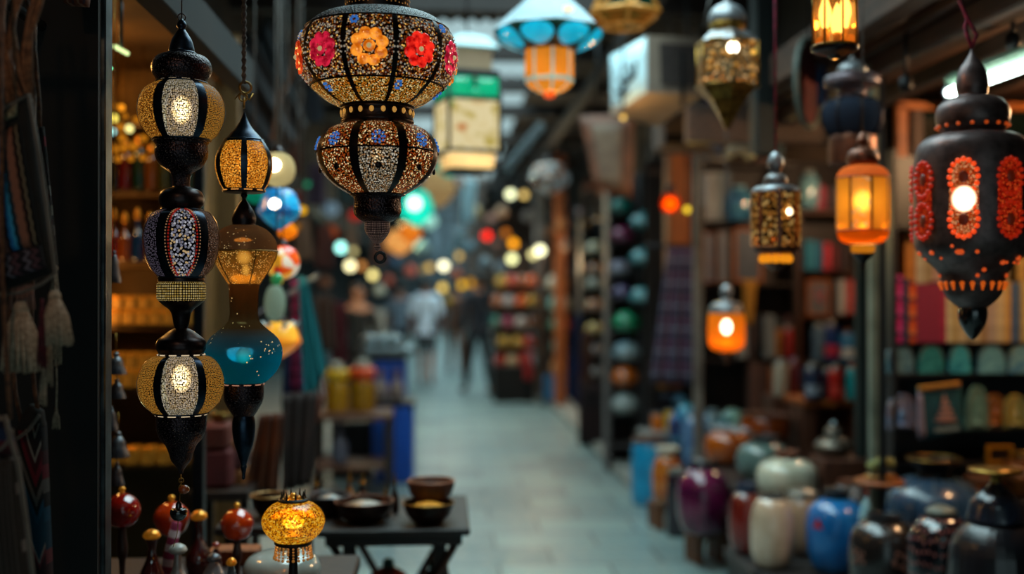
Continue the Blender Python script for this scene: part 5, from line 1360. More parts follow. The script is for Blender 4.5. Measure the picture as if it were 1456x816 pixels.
for cx, y0, y1, r, lb, c_ in ((313, 585, 600, 14, 'pale gold dish on top of the red parcels', '#a08850'), ):
    q_ = at(cx, 600, 4.3); R = px2(r, 4.3); H = px2(12, 4.3)
    T = thing('gilt_dish', lb, 'dish', q_); MB().lathe([(.001, 0)] + cr([(R*.5, 0), (R*.9, H*.5), (R, H)]) + [(R*.9, H*.9), (.001, H*.2)], 24).build('dish_body', pbr('gilt_dish', c_, .35, .6), T); MB().ring((0, 0, H), R, .004, ax='Z').build('rim', BRASS, T)
# stall beyond: plank table with juice jars, blue crates, bottles
tzz = .62
L_, R_ = onz(452, 590, tzz), onz(548, 586, tzz)
y_ = depth(onz(500, 582, tzz))
T = thing('stall_table', 'low plank stall table with a shelf beneath, carrying jars of yellow liquid', 'table', ((L_.x + R_.x)/2, L_.y + .25, 0))
W_ = R_.x - L_.x + .1
MB().box((0, 0, tzz - .02), (W_, .55, .04), bev=.006).build('table_top', WMX, T)
MB().box((0, 0, .22), (W_*.95, .5, .03), bev=.004).build('lower_shelf', WMX, T)
for sx in (-1, 1):
    for sy in (-1, 1): MB().box((sx*W_*.46, sy*.23, (tzz-.04)/2), (.05, .05, tzz-.04)).build('leg', WD, T)
yt = L_.y + .25
def stall_jar(lb, cx, r, h, cb, cl, yoff=0.):
    q_ = at(cx, 0, depth((0, yt + yoff, tzz))); dq = depth((q_.x, yt + yoff, tzz))
    R = px2(r, dq); H = px2(h, dq)
    T = thing('storage_jar', lb, 'jar', (q_.x, yt + yoff, tzz), 0, 'lidded jars on the plank stall')
    MB().lathe([(.001, 0)] + cr([(R*.9, 0), (R, H*.06), (R, H*.55), (R*.9, H*.62)]), 22).build('jar_body', pbr('j' + cb, cb, .2, 0, coat=.6), T)
    MB().lathe([(R*.8, H*.58), (R*.8, H*.68), (R*1.02, H*.7), (R*1.02, H*.86), (R*.9, H*.9), (.001, H*.91)], 22).build('lid', pbr('l' + cl, cl, .35), T)
    MB().ball((0, 0, H*.97), R*.55, sc=(1, 1, .8)).build('cloth_top', pbr('pale_cloth_top', '#9c9c90', .8), T)
stall_jar('yellow juice jar with a yellow lid on the plank stall', 480, 17, 66, '#a8760c', '#d8a80c')
stall_jar('yellow juice jar with an orange-red lid on the plank stall', 516, 18, 68, '#9c6c10', '#e04c14', .05)
for cx, lb in ((541, 'slim stone-grey bottle nearer the jars, standing by the blue crate'), (564, 'slim stone-grey bottle at the crate corner nearest the lane')):
    q_ = at(cx, 0, 9.1); z_ = at(560, 572, 9.0).z + .004
    T = thing('stone_bottle', lb, 'bottle', (q_.x, q_.y + .04, z_), 0, 'stone bottles on the blue crate')
    R, H = px2(11, 9.1), px2(44, 9.1)
    MB().lathe([(.001, 0)] + cr([(R*.8, 0), (R, H*.2), (R*.9, H*.45), (R*.45, H*.65), (R*.4, H*.9)]), 18).build('body', pbr('stone_ware', '#8c7c74', .6, 0, '#5c504c'), T)
    MB().lathe([(R*.5, H*.88), (R*.5, H), (.001, H)], 12).build('cork', WM, T)
BLUEC = pbr('cobalt_plastic', '#0c50b4', .4, 0, '#083c90', 3, .1)
def crate(lb, px0, px1, ytop, ybot, d, zb=0, m=BLUEC, name='plastic_crate', depth_=.5, cat='crate', lid=None, group='blue crates'):
    a, b = at(px0, 0, d), at(px1, 0, d); zt = at(px0, ytop, d).z; z0 = 0 if ybot is None else at(px0, ybot, d).z
    T = thing(name, lb, cat, ((a.x+b.x)/2, a.y + depth_/2, z0), 0, group); w_ = b.x - a.x; h_ = zt - z0
    MB().box((0, 0, h_/2), (w_, depth_, h_), bev=.015).build('crate_body', m, T)
    MB().box((0, 0, h_ - .015), (w_*1.05, depth_*1.05, .035), bev=.008).build('rim', lid or m, T)
    for k in range(2): MB().box(((k-.5)*w_*.4, -depth_/2 - .006, h_*.5), (.025, .016, h_*.8), bev=.003).build('rib', m, T)
    return T
crate('tall cobalt-blue crate standing on the paving at the stall\'s corner', 534, 588, 572, None, 9.0, lid=BLK)
crate('cobalt-blue crate behind the stone bottles, with a black top tray', 530, 577, 508, None, 10.0, lid=BLK)
crate('black plastic crate pushed in below the plank stall', 470, 528, 600, None, 9.2, m=BLK, group=None, depth_=.3)
rn = random.Random(4)
qz = at(550, 505, 10.2)
for i in range(7):
    T = tag(MB().ball((0, 0, .05), .09, sc=(1, 1, .6), seg=12, rings=8).build('tin_pot', pbr('pale_tin', '#8c9ca0', .35, .5, '#5c6c74', 9, .3), None, (qz.x + (-.16 + (i % 4) * .11), qz.y + .12 + .03 * (i // 4), at(550, 508, 10.25).z + (.10 if i > 3 else .005))), f'pale tin pot, {ORD[i]} of the silvery heap on the rear blue crate', 'pot', 'silvery heap on the blue crate')
q_ = at(487, 0, 8.7)
T = thing('glass_bottle', 'grey bottle with a mauve label on the shelf under the plank stall', 'bottle', (q_.x, yt - .1, .236))
MB().lathe([(.001, 0)] + cr([(.05, 0), (.06, .03), (.06, .15), (.02, .22), (.02, .27)]), 18).build('body', pbr('grey_bottle', '#5c5c6c', .2), T)
MB().lathe([(.061, .05), (.061, .13)], 18).build('mauve_label', pbr('mauve_label', '#6c4c6c', .6), T)
# ------------------------------------------------------------------ pottery on the right
SHAPES = {
 'pot': [(.62, 0), (.8, .06), (.97, .3), (1, .52), (.93, .75), (.72, .9), (.5, .96), (.46, 1)],
 'barrel': [(.55, 0), (.76, .05), (.94, .2), (1, .42), (1, .6), (.93, .8), (.76, .94), (.56, 1)],
 'cyl': [(.85, 0), (.93, .04), (.99, .2), (1, .5), (.97, .8), (.9, .95), (.8, 1)],
 'onion': [(.5, 0), (.75, .1), (1, .42), (.98, .6), (.75, .85), (.5, .95), (.4, 1)],
 'wide': [(.6, 0), (.85, .1), (1, .42), (.98, .58), (.8, .8), (.5, .93), (.42, 1)],
 'shoulder': [(.6, 0), (.8, .06), (.95, .26), (1, .5), (.99, .66), (.9, .84), (.66, .95), (.42, 1)],
}
def jar(label, cx, ytop, ybot, r, m, zb=None, d=None, shape='pot', rim=None, rimh=.06, rimr=.5, lid=None, group='glazed jars on the right', name='ceramic_jar', seg=36, cat='jar', flat=False, knob=None, hang_=None):
    if d is None:
        p = onz(cx, ybot, zb); d = depth(p)
    else:
        p = at(cx, ybot, d)
        if zb is not None: p = Vector((p.x, p.y, zb))
    H = at(cx, ytop, d).z - p.z; R = px2(r, d)
    T = thing(name, label, cat, p, 0, group)
    pf = [(a*R, b*H) for a, b in SHAPES[shape]]
    body = [(.001, 0)] + cr(pf)
    MB().lathe(body, seg, smooth=not flat, ur=R).build('jar_body', m, T)
    tr_ = pf[-1][0]
    if rim: MB().lathe(cr([(tr_*.96, H*.985), (tr_*.98, H*(1+rimh*.5)), (R*rimr*1.06, H*(1+rimh)), (R*rimr, H*(1+rimh*1.3)), (R*rimr*.8, H*(1+rimh)), (R*rimr*.7, H*.97)]), seg).build('rim', rim, T)
    if lid: MB().lathe(cr([(R*rimr*.98, H*(1+rimh*.9)), (R*rimr*1.02, H*(1+rimh*1.5)), (R*rimr*.7, H*(1+rimh*2.3)), (R*.1, H*(1+rimh*2.9)), (.001, H*(1+rimh*2.9))]), seg).build('lid', lid, T)
    if knob: MB().ball((0, 0, H*(1+rimh*3.2)), R*.13, seg=12).build('knob', knob, T)
    return T, R, H, p, d
DKR = pbr('dark_jar_rim', '#1a1c22', .3, .2)
PLT = pbr('pewter_rim', '#8c8c84', .35, .6)
# front row, from the lane
WBL = wood('honey_wood_block', '#7c4418', '#4c2810')
def stool(label, cx, ytop, ybot, hw, d=None, m=None, arch=True, rz=.25):
    p = onz(cx, ybot, 0); d = depth(p); ht = at(cx, ytop, d).z; w_ = px2(hw*2, d)
    T = thing('wooden_stool', label, 'stool', (p.x, p.y + w_*.3, 0), rz, 'small wooden stools under the jars')
    m = m or WBL
    MB().box((0, 0, ht - .02), (w_, w_, .04), bev=.006).build('seat', m, T)
    for sx in (-1, 1): MB().box((sx*w_*.38, 0, (ht-.04)/2), (w_*.22, w_*.95, ht-.04), bev=.004).build('leg', m, T)
    MB().box((0, 0, ht*.72), (w_*.6, .02, ht*.2)).build('stretcher', m, T)
    return p, ht
p, ht = stool('small honey-wood stool under the tall orange jar', 950, 715, 752, 21)
jar('tall orange jar with a cream shoulder, second from the lane', 948, 648, 716, 21, glaze('orange_jar', '#b85c14', '#8c3c0c', pat='drops', pcol='#c87c2c', psc=22, psize=.25), zb=ht + .001, shape='barrel', rim=pbr('cream_glaze', '#c8bca8', .3), rimr=.78, rimh=.14)
p, ht = stool('arched honey-wood stool carrying the plum jar', 1006, 752, 801, 23)
jar('big plum-purple jar with a dark lid, raised on an arched wooden stool', 1000, 664, 757, 38, glaze('plum_glaze', '#64103c', '#340a26'), zb=ht + .001, shape='pot', rim=DKR, rimr=.42, lid=DKR)
jar('tall turquoise cylinder jar with a wooden lid, nearest the lane', 924, 628, 716, 27, glaze('turquoise_jar', '#0a94c4', '#0c74a0', rough=.35), zb=0, shape='cyl', rim=WM, rimr=.9, rimh=.03, lid=WM)
jar('slim dark aubergine jar between the orange and plum jars', 962, 672, 762, 15, glaze('aubergine', '#241420', '#140c14'), zb=0, shape='cyl', rim=PLT, rimr=.7)
jar('olive-green and tan jar squeezed beside the red-brown jar', 1033, 692, 780, 17, glaze('olive_glaze', '#7c8c2c', '#8c5c24', sc=4), zb=0.0, shape='barrel', rim=DKR, rimr=.5)
PLX0 = onz(1024, 792, .2)
# low plinth under the nearer jars
plz = .25
pA = onz(1046, 790, plz)
T = thing('display_plinth', 'low black display plinth under the row of near jars', 'plinth', (2.4, 3.6, 0))
PLW = 2.0; PLD = 2.96
MB().box((0, 0, plz - .03), (PLW - .1, PLD, .06), bev=.008).build('plinth_top', pbr('worn_black_board', '#211d1c', .6, 0, '#120f0e', 6, .2), T)
MB().box((0, 0, (plz-.06)/2), (PLW - .16, PLD - .06, plz - .06), bev=.004).build('plinth_base', BLK, T)
jar('red-brown jar with a dark blue neck at the plinth corner', 1062, 700, 786, 26, glaze('oxblood', '#741c14', '#4c140e'), zb=plz, shape='barrel', rim=pbr('blue_black_neck', '#1c2c44', .25), rimr=.5, rimh=.12)
jar('cream pearl jar with a gold-brown lustre, between red-brown and tan jars', 1098, 708, 806, 31, glaze('pearl_lustre', '#ccb49c', '#a88c70', rough=.18, coat=.8), zb=plz, shape='barrel', rim=DKR, rimr=.5, rimh=.03)
jar('tan stoneware jar with a pale pewter lid', 1142, 706, 800, 29, glaze('tan_stone', '#a08468', '#7c6450', rough=.3), zb=plz, d=5.48, shape='barrel', rim=PLT, rimr=.72, rimh=.05, lid=PLT)
T_, R_, H_, p_, d_ = jar('bright blue jar with a small red triangle and black neck', 1190, 708, 812, 43, glaze('cobalt_jar', '#126cb0', '#0c508c'), zb=plz, shape='shoulder', rim=pbr('black_neck', '#101418', .25), rimr=.44, rimh=.1)
a_ = math.radians(-38); mb = MB()
pf = cr([(a*R_, b*H_) for a, b in SHAPES['shoulder']])
zt1 = H_*.70
def sp(a, z): r = Rat(pf, z) + .0015; return (r*math.sin(a), -r*math.cos(a), z)
mb.add([sp(a_-.22, zt1-.022), sp(a_, zt1-.022), sp(a_+.22, zt1-.022), sp(a_+.11, zt1), sp(a_, zt1+.024), sp(a_-.11, zt1)], [(0, 1, 5), (1, 3, 5), (1, 2, 3), (5, 3, 4)], None, 0, False)
mb.build('red_triangle', pbr('red_paint', '#b81810', .4), T_)
T_, R_, H_, p_, d_ = jar('dark brown square-shouldered jar with faded floral patches', 1258, 736, 850, 50, glaze('umber_glaze', '#28201e', '#161210', rough=.25), zb=plz, d=4.55, shape='shoulder', rim=DKR, rimr=.5, rimh=.03)
pf = cr([(a*R_, b*H_) for a, b in SHAPES['shoulder']])
FLW = pbr('faded_pink_paint', '#7c4c3c', .6)
for (aa, zz_) in ((-.75, .62), (.5, .6)):
    mb = MB(); rn = random.Random(int(aa*10))
    for k in range(16):
        r0 = rn.uniform(-.26, .26); z0 = H_*zz_ + rn.uniform(-.034, .034)
        mb.ball(Vector(sp(aa + r0, z0)) , rn.uniform(.005, .010), sc=(1, .25, 1.3), R=Matrix.Rotation(aa + r0, 3, 'Z'), seg=8, rings=5)
    mb.build('floral_motif_pattern', FLW, T_)
jar('black jar with pink drip-shaped dots and a white lid, front right', 1338, 732, 842, 47, glaze('pink_drip_dots', '#0e0c10', '#18141c', pat='drops', pcol='#a05c54', psc=46, psize=.18, rough=.1, coat=1.), zb=plz, d=4.25, shape='shoulder', rim=pbr('white_lid', '#747468', .4), rimr=.42, rimh=.03, lid=pbr('white_lid', '#848478'))
T_, R_, H_, p_, d_ = jar('large black fluted jar with a dark dome lid, at the right edge', 1416, 737, 880, 66, glaze('black_fluted', '#1c1c22', '#121216', rough=.3, coat=.3), zb=plz, d=3.75, shape='shoulder', seg=30, flat=True)
z_ = lambda y: at(1436, y, d_).z - p_.z
MB().lathe(cr([(R_*.6, z_(738)), (R_*.56, z_(726)), (R_*.5, z_(712)), (R_*.36, z_(700)), (R_*.2, z_(692)), (R_*.12, z_(686))]), 24).build('dome_lid', glaze('blue_black_lid', '#242c3c', '#12161c', rough=.2), T_)
MB().lathe([(R_*.12, z_(688)), (R_*.1, z_(674)), (R_*.55, z_(671)), (R_*.56, z_(667)), (.001, z_(667))], 24).build('brass_dish_finial', BRASS, T_)
T_, R_, H_, p_, d_ = jar('huge slate-blue panelled jar with a brass-rimmed flared mouth', 1328, 678, 829, 69, glaze('slate_panels', '#34506c', '#22384c', rough=.25), d=4.95, zb=plz, shape='shoulder', seg=42)
z_ = lambda y: at(1328, y, d_).z - p_.z
MB().lathe(cr([(R_*.34, z_(684)), (R_*.3, z_(672)), (R_*.36, z_(664)), (R_*.5, z_(656)), (R_*.52, z_(652)), (R_*.46, z_(653)), (R_*.3, z_(662))]), 28).build('flared_mouth', pbr('blackened_neck', '#1c1a1c', .3, .4), T_)
MB().ring((0, 0, z_(652)), R_*.52, .0055, ax='Z', n=36).build('brass_rim', BRASS, T_)
mb = MB()
for k in range(14):
    a = 2*PI*k/14
    mb.tube([((r+.001)*math.sin(a), -(r+.001)*math.cos(a), z) for r, z in [(q[0], q[1]) for q in cr([(a2*R_, b2*H_) for a2, b2 in SHAPES['shoulder']], 2)]], .0028, seg=5)
mb.build('panel_seam', pbr('pale_grey_seam', '#4c5c68', .4), T_)
plinth2z = p_.z
T = thing('display_plinth', 'short black plinth at the corner carrying the pearl and tan jars', 'plinth', (1.78, 5.35, 0))
MB().box((0, 0, plz - .03), (.74, .5, .06), bev=.008).build('plinth_top', pbr('worn_black_board', '#211d1c'), T)
MB().box((0, 0, (plz-.06)/2), (.7, .46, plz - .06), bev=.004).build('plinth_base', BLK, T)
# second tier
tz2 = .46
T = thing('display_bench', 'long dark bench carrying the raised back row of jars', 'bench', (1.93, 6.42, 0))
MB().box((0, 0, tz2 - .02), (.66, 1.62, .04), bev=.006).build('bench_top', WD, T)
for sx in (-1, 1):
    for sy in (-1, 0, 1): MB().box((sx*.29, sy*.76, (tz2-.04)/2), (.06, .06, tz2-.04)).build('leg', WD, T)
jar('large ivory jar with wide round shoulders, raised above the pearl jar', 1119, 650, 707, 43, glaze('ivory_glaze', '#c4c4b0', '#a8a48c', rough=.2), zb=tz2, shape='pot', rim=COPM, rimr=.4, rimh=.12)
jar('wide grey-green jar with a dark mouth behind the ivory jar', 1085, 626, 682, 38, glaze('greygreen_glaze', '#5c7470', '#46544c', rough=.25), zb=tz2, shape='pot', rim=DKR, rimr=.56, rimh=.1)
T_, R_, H_, p_, d_ = jar('round orange jar wrapped in crinkled clear film at the top', 1036, 612, 660, 35, glaze('orange_round', '#a44c0c', '#7c340a'), zb=tz2, shape='barrel')
mb = MB(); rn = random.Random(8)
for k in range(26):
    a = rn.uniform(0, 2*PI); r = R_*rn.uniform(.1, .75)
    mb.ball((r*math.sin(a), -r*math.cos(a), H_*(1.02) + rn.uniform(-.005, .015)), rn.uniform(.02, .035), sc=(1.2, .8, .45), R=Matrix.Rotation(a, 3, 'Z') @ Matrix.Rotation(rn.uniform(-.6, .6), 3, 'X'), seg=7, rings=5)
mb.build('crinkled_film', pbr('clear_film', '#a8b4bc', .15, 0, '#707c84', 20, .4, coat=1.), T_)
jar('broad burnt-orange tub behind the film-wrapped jar', 1088, 590, 620, 36, glaze('burnt_orange', '#8c3c0c', '#64280a'), d=7.2, shape='cyl', rim=WM, rimr=.95, rimh=.05)
bz = at(1088, 620, 7.2).z
box_thing('wooden_block', 'dark block beneath the broad burnt-orange tub', 'block', (at(1088, 0, 7.2).x, at(1088, 0, 7.2).y, tz2), (.2, .12, bz - tz2 - .002), WD)
T_, R_, H_, p_, d_ = jar('orange mosaic jar with white floral shoulder left of the blue jar', 1182, 648, 697, 25, glaze('orange_mosaic', '#a84414', '#c8c0bc', pat=None, sc=9, rough=.2), zb=tz2, shape='pot', rim=pbr('orange_rim', '#a83c14', .3), rimr=.4)
crz = .56
p_ = onz(1192, 650, crz + .1)
box_thing('wooden_crate', 'small wooden box lifting the silver onion pot', 'box', (p_.x, p_.y, tz2), (.24, .24, .2), WM)
T_, R_, H_, p_, d_ = jar('dull silver onion-shaped pot with a sparkling knob', 1185, 620, 648, 26, pbr('dull_silver', '#7c7468', .35, .6, '#54483c', 14, .2), zb=tz2 + .2, shape='onion', rim=PLT, rimr=.44, rimh=.2, lid=pbr('dull_silver', '#7c7468'), knob=pbr('glass_knob', '#c8e0e8', .05, 0, coat=1.), name='onion_pot', cat='pot')
jar('rose-white patterned round jar behind the blue one', 1205, 690, 740, 25, glaze('rose_white', '#9c8078', '#b4a8a0', rough=.3), d=5.52, zb=plz, shape='barrel', rim=COPM, rimr=.5)
jar('pale turquoise and white jar right behind the blue jar', 1238, 706, 760, 18, glaze('pale_turq', '#7ca8b0', '#9cb8bc', rough=.2), d=4.95, zb=plz, shape='pot', rim=pbr('red_spot_rim', '#7c2c28', .3), rimr=.44)
# small round tray table with gilt oddments
q_ = at(1250, 682, 4.75)
T = thing('tray_table', 'little round wooden tray table beside the jars, below the steel post', 'table', (q_.x, q_.y, plz)); h_ = q_.z - plz
MB().lathe([(.001, h_-.02), (.1, h_-.02), (.105, h_-.01), (.1, h_), (.001, h_)], 28).build('tray_top', WO, T)
MB().lathe([(.05, 0), (.02, .03), (.018, h_-.02)], 14).build('stem', WM, T)
tag(MB().ball((0, 0, .014), .07, sc=(1, .7, .2)).build('gilt_dish', pbr('gilt_dish2', '#b88440', .4, .4), None, (q_.x + .005, q_.y, q_.z + .001)), 'flat gilt dish on the little round tray table', 'dish')
o = MB().tube([(0, 0, .03), (.045, 0, .06), (.1, 0, .05)], [.024, .028, .022], seg=12).ring((.1, 0, .05), .02, .004, ax='X').build('rolled_ribbon', pbr('pistachio_felt', '#8c8c54', .8, 0, '#6c6c3c', 20, .2), None, (q_.x - .05, q_.y - .02, q_.z + .02)); tag(o, 'pistachio-green felt roll lying on the gilt dish', 'roll')
# brass bowls behind at the right edge
q_ = at(1450, 700, 4.6)
jar('round amber-brown copper pot half cut off by the right edge', 1462, 648, 705, 42, pbr('warm_copper', '#8c4c18', .35, .6, '#4c2810', 15, .2), d=5.0, shape='wide', rim=BRASS, rimr=.5)
box_thing('wooden_block', 'dark block beneath the copper pot at the right edge', 'block', (at(1462, 0, 5.0).x, at(1462, 0, 5.0).y, plz), (.22, .22, at(1462, 705, 5.0).z - plz - .002), WD)
T = thing('wooden_box', 'orange-brown wooden chest behind the slate-blue jar', 'box', (at(1410, 0, 5.12).x, at(1410, 0, 5.12).y, plz)); h_ = at(1410, 684, 5.12).z - plz
MB().box((0, 0, h_/2), (.2, .12, h_), bev=.006).build('chest_body', WO, T); MB().box((0, 0, h_ + .012), (.22, .13, .024), bev=.004).build('lid', WMX, T)
# cluster of blue jugs beyond the film-wrapped jar
for lb, cx, y0, y1, r, c1_, c2_, zz_ in (('dark blue jug with white heron-like marks, left of the pair', 986, 590, 668, 17, '#10407c', '#6c8ca8', .30), ('teal-blue jug with pale streaks, right of the pair', 1012, 588, 664, 17, '#0c6c94', '#7ca0b0', .30),
     ('small purple jug with a blue cap', 962, 588, 622, 12, '#3c1c3c', '#1c70b0', None), ('bright turquoise small jug behind the heron jug', 975, 576, 606, 13, '#1090c0', '#70c8e0', None), ('seafoam jug beside the crinkled film', 1040, 584, 612, 15, '#3c98a0', '#a0d0c8', None)):
    if zz_ is None: T_, R_, H_, p_, d_ = jar(lb, cx, y0, y1, r, glaze('jug_' + c1_, c1_, c2_, sc=14, rough=.15), d=8.15, shape='pot', rim=glaze('jugcap_' + c2_, c2_, rough=.1), rimr=.5, group='blue jugs by the film-wrapped jar', name='ceramic_jug', cat='jug')
    else: T_, R_, H_, p_, d_ = jar(lb, cx, y0, y1, r, glaze('jug_' + c1_, c1_, c2_, sc=14, rough=.15), zb=zz_, shape='shoulder', rim=glaze('jugcap_' + c2_, c2_, rough=.1), rimr=.5, group='blue jugs by the film-wrapped jar', name='ceramic_jug', cat='jug')
    MB().tube([(R_*.8, 0, H_*.55), (R_*1.35, 0, H_*.7), (R_*1.1, 0, H_*.92), (R_*.5, 0, H_*.98)], R_*.1, seg=6).build('handle', glaze('jug_' + c1_, c1_), T_)
T = thing('display_bench', 'low bench under the blue jugs', 'bench', (1.82, 7.72, 0))
MB().box((0, 0, .282), (.5, .42, .034), bev=.006).build('bench_top', WM, T)
for sx in (-1, 1):
    for sy in (-1, 1): MB().box((sx*.2, sy*.16, .132), (.05, .05, .264)).build('leg', WM, T)
zs = at(970, 622, 8.15).z
T = thing('display_shelf', 'blue-edged plank shelf behind the jugs', 'shelf', (at(1002, 0, 8.17).x + .05, at(1002, 0, 8.17).y + .02, 0))
MB().box((0, 0, zs - .015), (.6, .24, .028), bev=.004).build('shelf_board', pbr('blue_plank', '#2c6c8c', .6), T)
for sx in (-1, 1): MB().box((sx*.28, 0, (zs-.03)/2), (.03, .2, zs-.03)).build('leg', WD, T)
# small amber and yellow jars on a tray over the turquoise jar
q_ = at(942, 612, 8.7)
T = thing('display_table', 'small brown table with white top behind the turquoise jar', 'table', (q_.x, q_.y, 0))
MB().box((0, 0, q_.z - .012), (.36, .3, .024), bev=.004).build('table_top', pbr('whitish_cloth', '#8c8c88', .8), T)
for sx in (-1, 1):
    for sy in (-1, 1): MB().box((sx*.15, sy*.12, (q_.z-.024)/2), (.035, .035, q_.z-.024)).build('leg', WM, T)
for lb, cx, r, y0, m_ in (('little amber-orange jar on the white-topped table', 934, 8, 590, glaze('bright_amber', '#d8700c')), ('little bright yellow jar on the white-topped table', 951, 7, 585, glaze('bright_yellow', '#e0b010'))):  # two plain bright glazes
    jar(lb, cx, y0, 0, r, m_, zb=q_.z, d=8.7, shape='cyl', rim=PLT, rimr=.8, group='little jars on the white-topped table')

# ------------------------------------------------------------------ book stand on the right (frontal shelves)
sd = 5.35
def on_sh(cx, d, z): p = at(cx, 0, d); return Vector((p.x, p.y, z))
x0, x1 = at(1262, 0, sd).x, at(1530, 0, sd).x; ys = at(1380, 0, sd).y + .1
T = thing('bookcase', 'black bookcase with cloth-bound books, plates and souvenirs', 'bookcase', ((x0+x1)/2, ys, 0)); W_ = x1 - x0
RZ = {}
BKW = pbr('black_lacquer_shelf', '#151214', .4, 0, '#0c0a0b', 8, .1)
for k, y in (('top', 322), ('mid', 403), ('books', 486), ('plates', 529), ('souv', 607), ('low', 655)):
    z = at(1380, y, sd).z; RZ[k] = z
    if k == 'mid': continue
    MB().box((0, 0, z - .009), (W_, .3, .018), bev=.002).build('shelf', BKW, T)
MB().box((0, .16, 1.1), (W_, .02, 2.2)).build('back_panel', BKW, T)
for sx in (-1, 1): MB().box((sx*W_/2, 0, 1.1), (.025, .32, 2.2), bev=.003).build('side_panel', BKW, T)
PAG = pbr('page_block', '#b8ac90', .9)
def book(label, cx, w_, ytop, z, m, d=sd, group='books on the black bookcase', dep=.16, tilt=0., ybase=None):
    p = on_sh(cx, d, z); W = px2(w_, d); H = at(cx, ytop, d).z - z
    T = thing('book', label, 'book', (p.x, p.y + dep/2 - .08, z), 0, group)
    if tilt: T.rotation_euler = (0, tilt, 0)
    c = MB()
    c.box((0, -dep/2 + .0025, H/2), (W*.96, .005, H), bev=.002); c.box((-W*.46, 0, H/2), (.003, dep, H)); c.box((W*.46, 0, H/2), (.003, dep, H))
    c.build('cover', m, T)
    MB().box((0, .002, H/2), (W*.86, dep - .012, H*.97)).build('pages', PAG, T)
    return T
PLAID = N('crimson_plaid_cloth')
br_ = PLAID.n('TexBrick', offset=0., ins={'Vector': PLAID.coord(), 'Scale': 36., 'Brick Width': .9, 'Row Height': .7, 'Mortar Size': .05, 'Color1': srgb('#8c0c30'), 'Color2': srgb('#741030'), 'Mortar': srgb('#3c1c40')})
PLAID = PLAID.done(PLAID.bsdf(br_.outputs[0], .8))
BOOKS = [(1268, 9, 392, bands('pink_chain_spine', [(0, '#c82470'), (.5, '#2c1440'), (.7, '#e84c94')], 1, 12), 'hot-pink patterned'), (1278, 8, 396, pbr('navy_spine', '#1c1c3c', .7), 'narrow navy'), (1287, 9, 398, bands('orange_chain_spine', [(0, '#d85418'), (.5, '#3c1428'), (.7, '#e87838')], 1, 12), 'orange patterned'),
 (1298, 11, 404, PLAID, 'crimson plaid'), (1309, 11, 404, PLAID, 'crimson plaid'), (1320, 11, 403, PLAID, 'crimson plaid'), (1330, 9, 400, pbr('crimson_cloth', '#900c38', .8), 'plain crimson'), (1338, 7, 398, pbr('ivory_spine', '#b8ac84', .8), 'thin ivory'),
 (1347, 10, 396, pbr('wheat_spine', '#a8905c', .8), 'wheat-coloured'), (1357, 9, 400, pbr('cream_spine', '#b8a47c', .8), 'cream'), (1367, 10, 398, pbr('sand_spine', '#8c7c5c', .8), 'sand-brown'), (1377, 9, 400, pbr('cream_spine', '#b8a47c'), 'cream'), (1387, 9, 402, pbr('tan_spine', '#94744c', .8), 'tan'),
 (1398, 12, 400, pbr('rosy_beige_spine', '#a08c7c', .8), 'rosy beige'), (1410, 12, 402, pbr('cream_spine', '#b8a47c'), 'cream'), (1420, 8, 400, pbr('ochre_spine', '#b88c44', .8), 'ochre'), (1431, 13, 402, pbr('steel_blue_spine', '#3c5474', .8), 'steel-blue'), (1444, 11, 400, pbr('straw_spine', '#b09858', .8), 'straw-yellow'), (1456, 11, 398, pbr('tan_spine', '#94744c'), 'tan')]
for i, (cx, w_, yt_, m, cn) in enumerate(BOOKS):
    book(f'{cn} book, {(ORD + ["nineteenth"])[i]} from the steel post in the lower book row', cx, w_, yt_, RZ['books'], m)
UP = [(1284, 15, 326, pbr('amber_cloth', '#a86818', .7), 'tall amber'), (1298, 12, 330, pbr('bone_spine', '#a8a088', .8), 'tall bone-white'), (1310, 12, 332, pbr('sand_spine', '#8c7c5c'), 'tall sand'), (1321, 9, 340, pbr('pinkish_spine', '#a8847c', .8), 'pinkish'), (1330, 9, 350, pbr('cream_spine', '#b8a47c'), 'cream'), (1343, 14, 344, pbr('bone_spine', '#a8a088'), 'broad bone'), (1356, 10, 352, pbr('tan_spine', '#94744c'), 'tan'), (1400, 14, 345, pbr('amber_cloth', '#a86818'), 'broad amber'), (1416, 12, 350, pbr('sand_spine', '#8c7c5c'), 'sand'), (1440, 13, 345, pbr('gold_spine', '#a88440', .7), 'gilded')]
for i, (cx, w_, yt_, m, cn) in enumerate(UP):
    book(f'{cn} book, {ORD[i]} from the steel post in the upper book row', cx, w_, yt_, RZ['mid'], m, sd + .12, 'books in the upper row')
MB().box((0, .05, RZ['mid'] - .01), (W_, .2, .018)).build('shelf', BKW, T)
MB().box((at(1266, 0, sd).x - T.location.x, -.06, at(0, 350, sd).z), (.02, .06, .28), bev=.003).build('striped_upright', bands('striped_post', [(0, '#c85c84'), (.25, '#2c3c5c'), (.5, '#5c8c54'), (.75, '#d87840')], 1, 22), T)
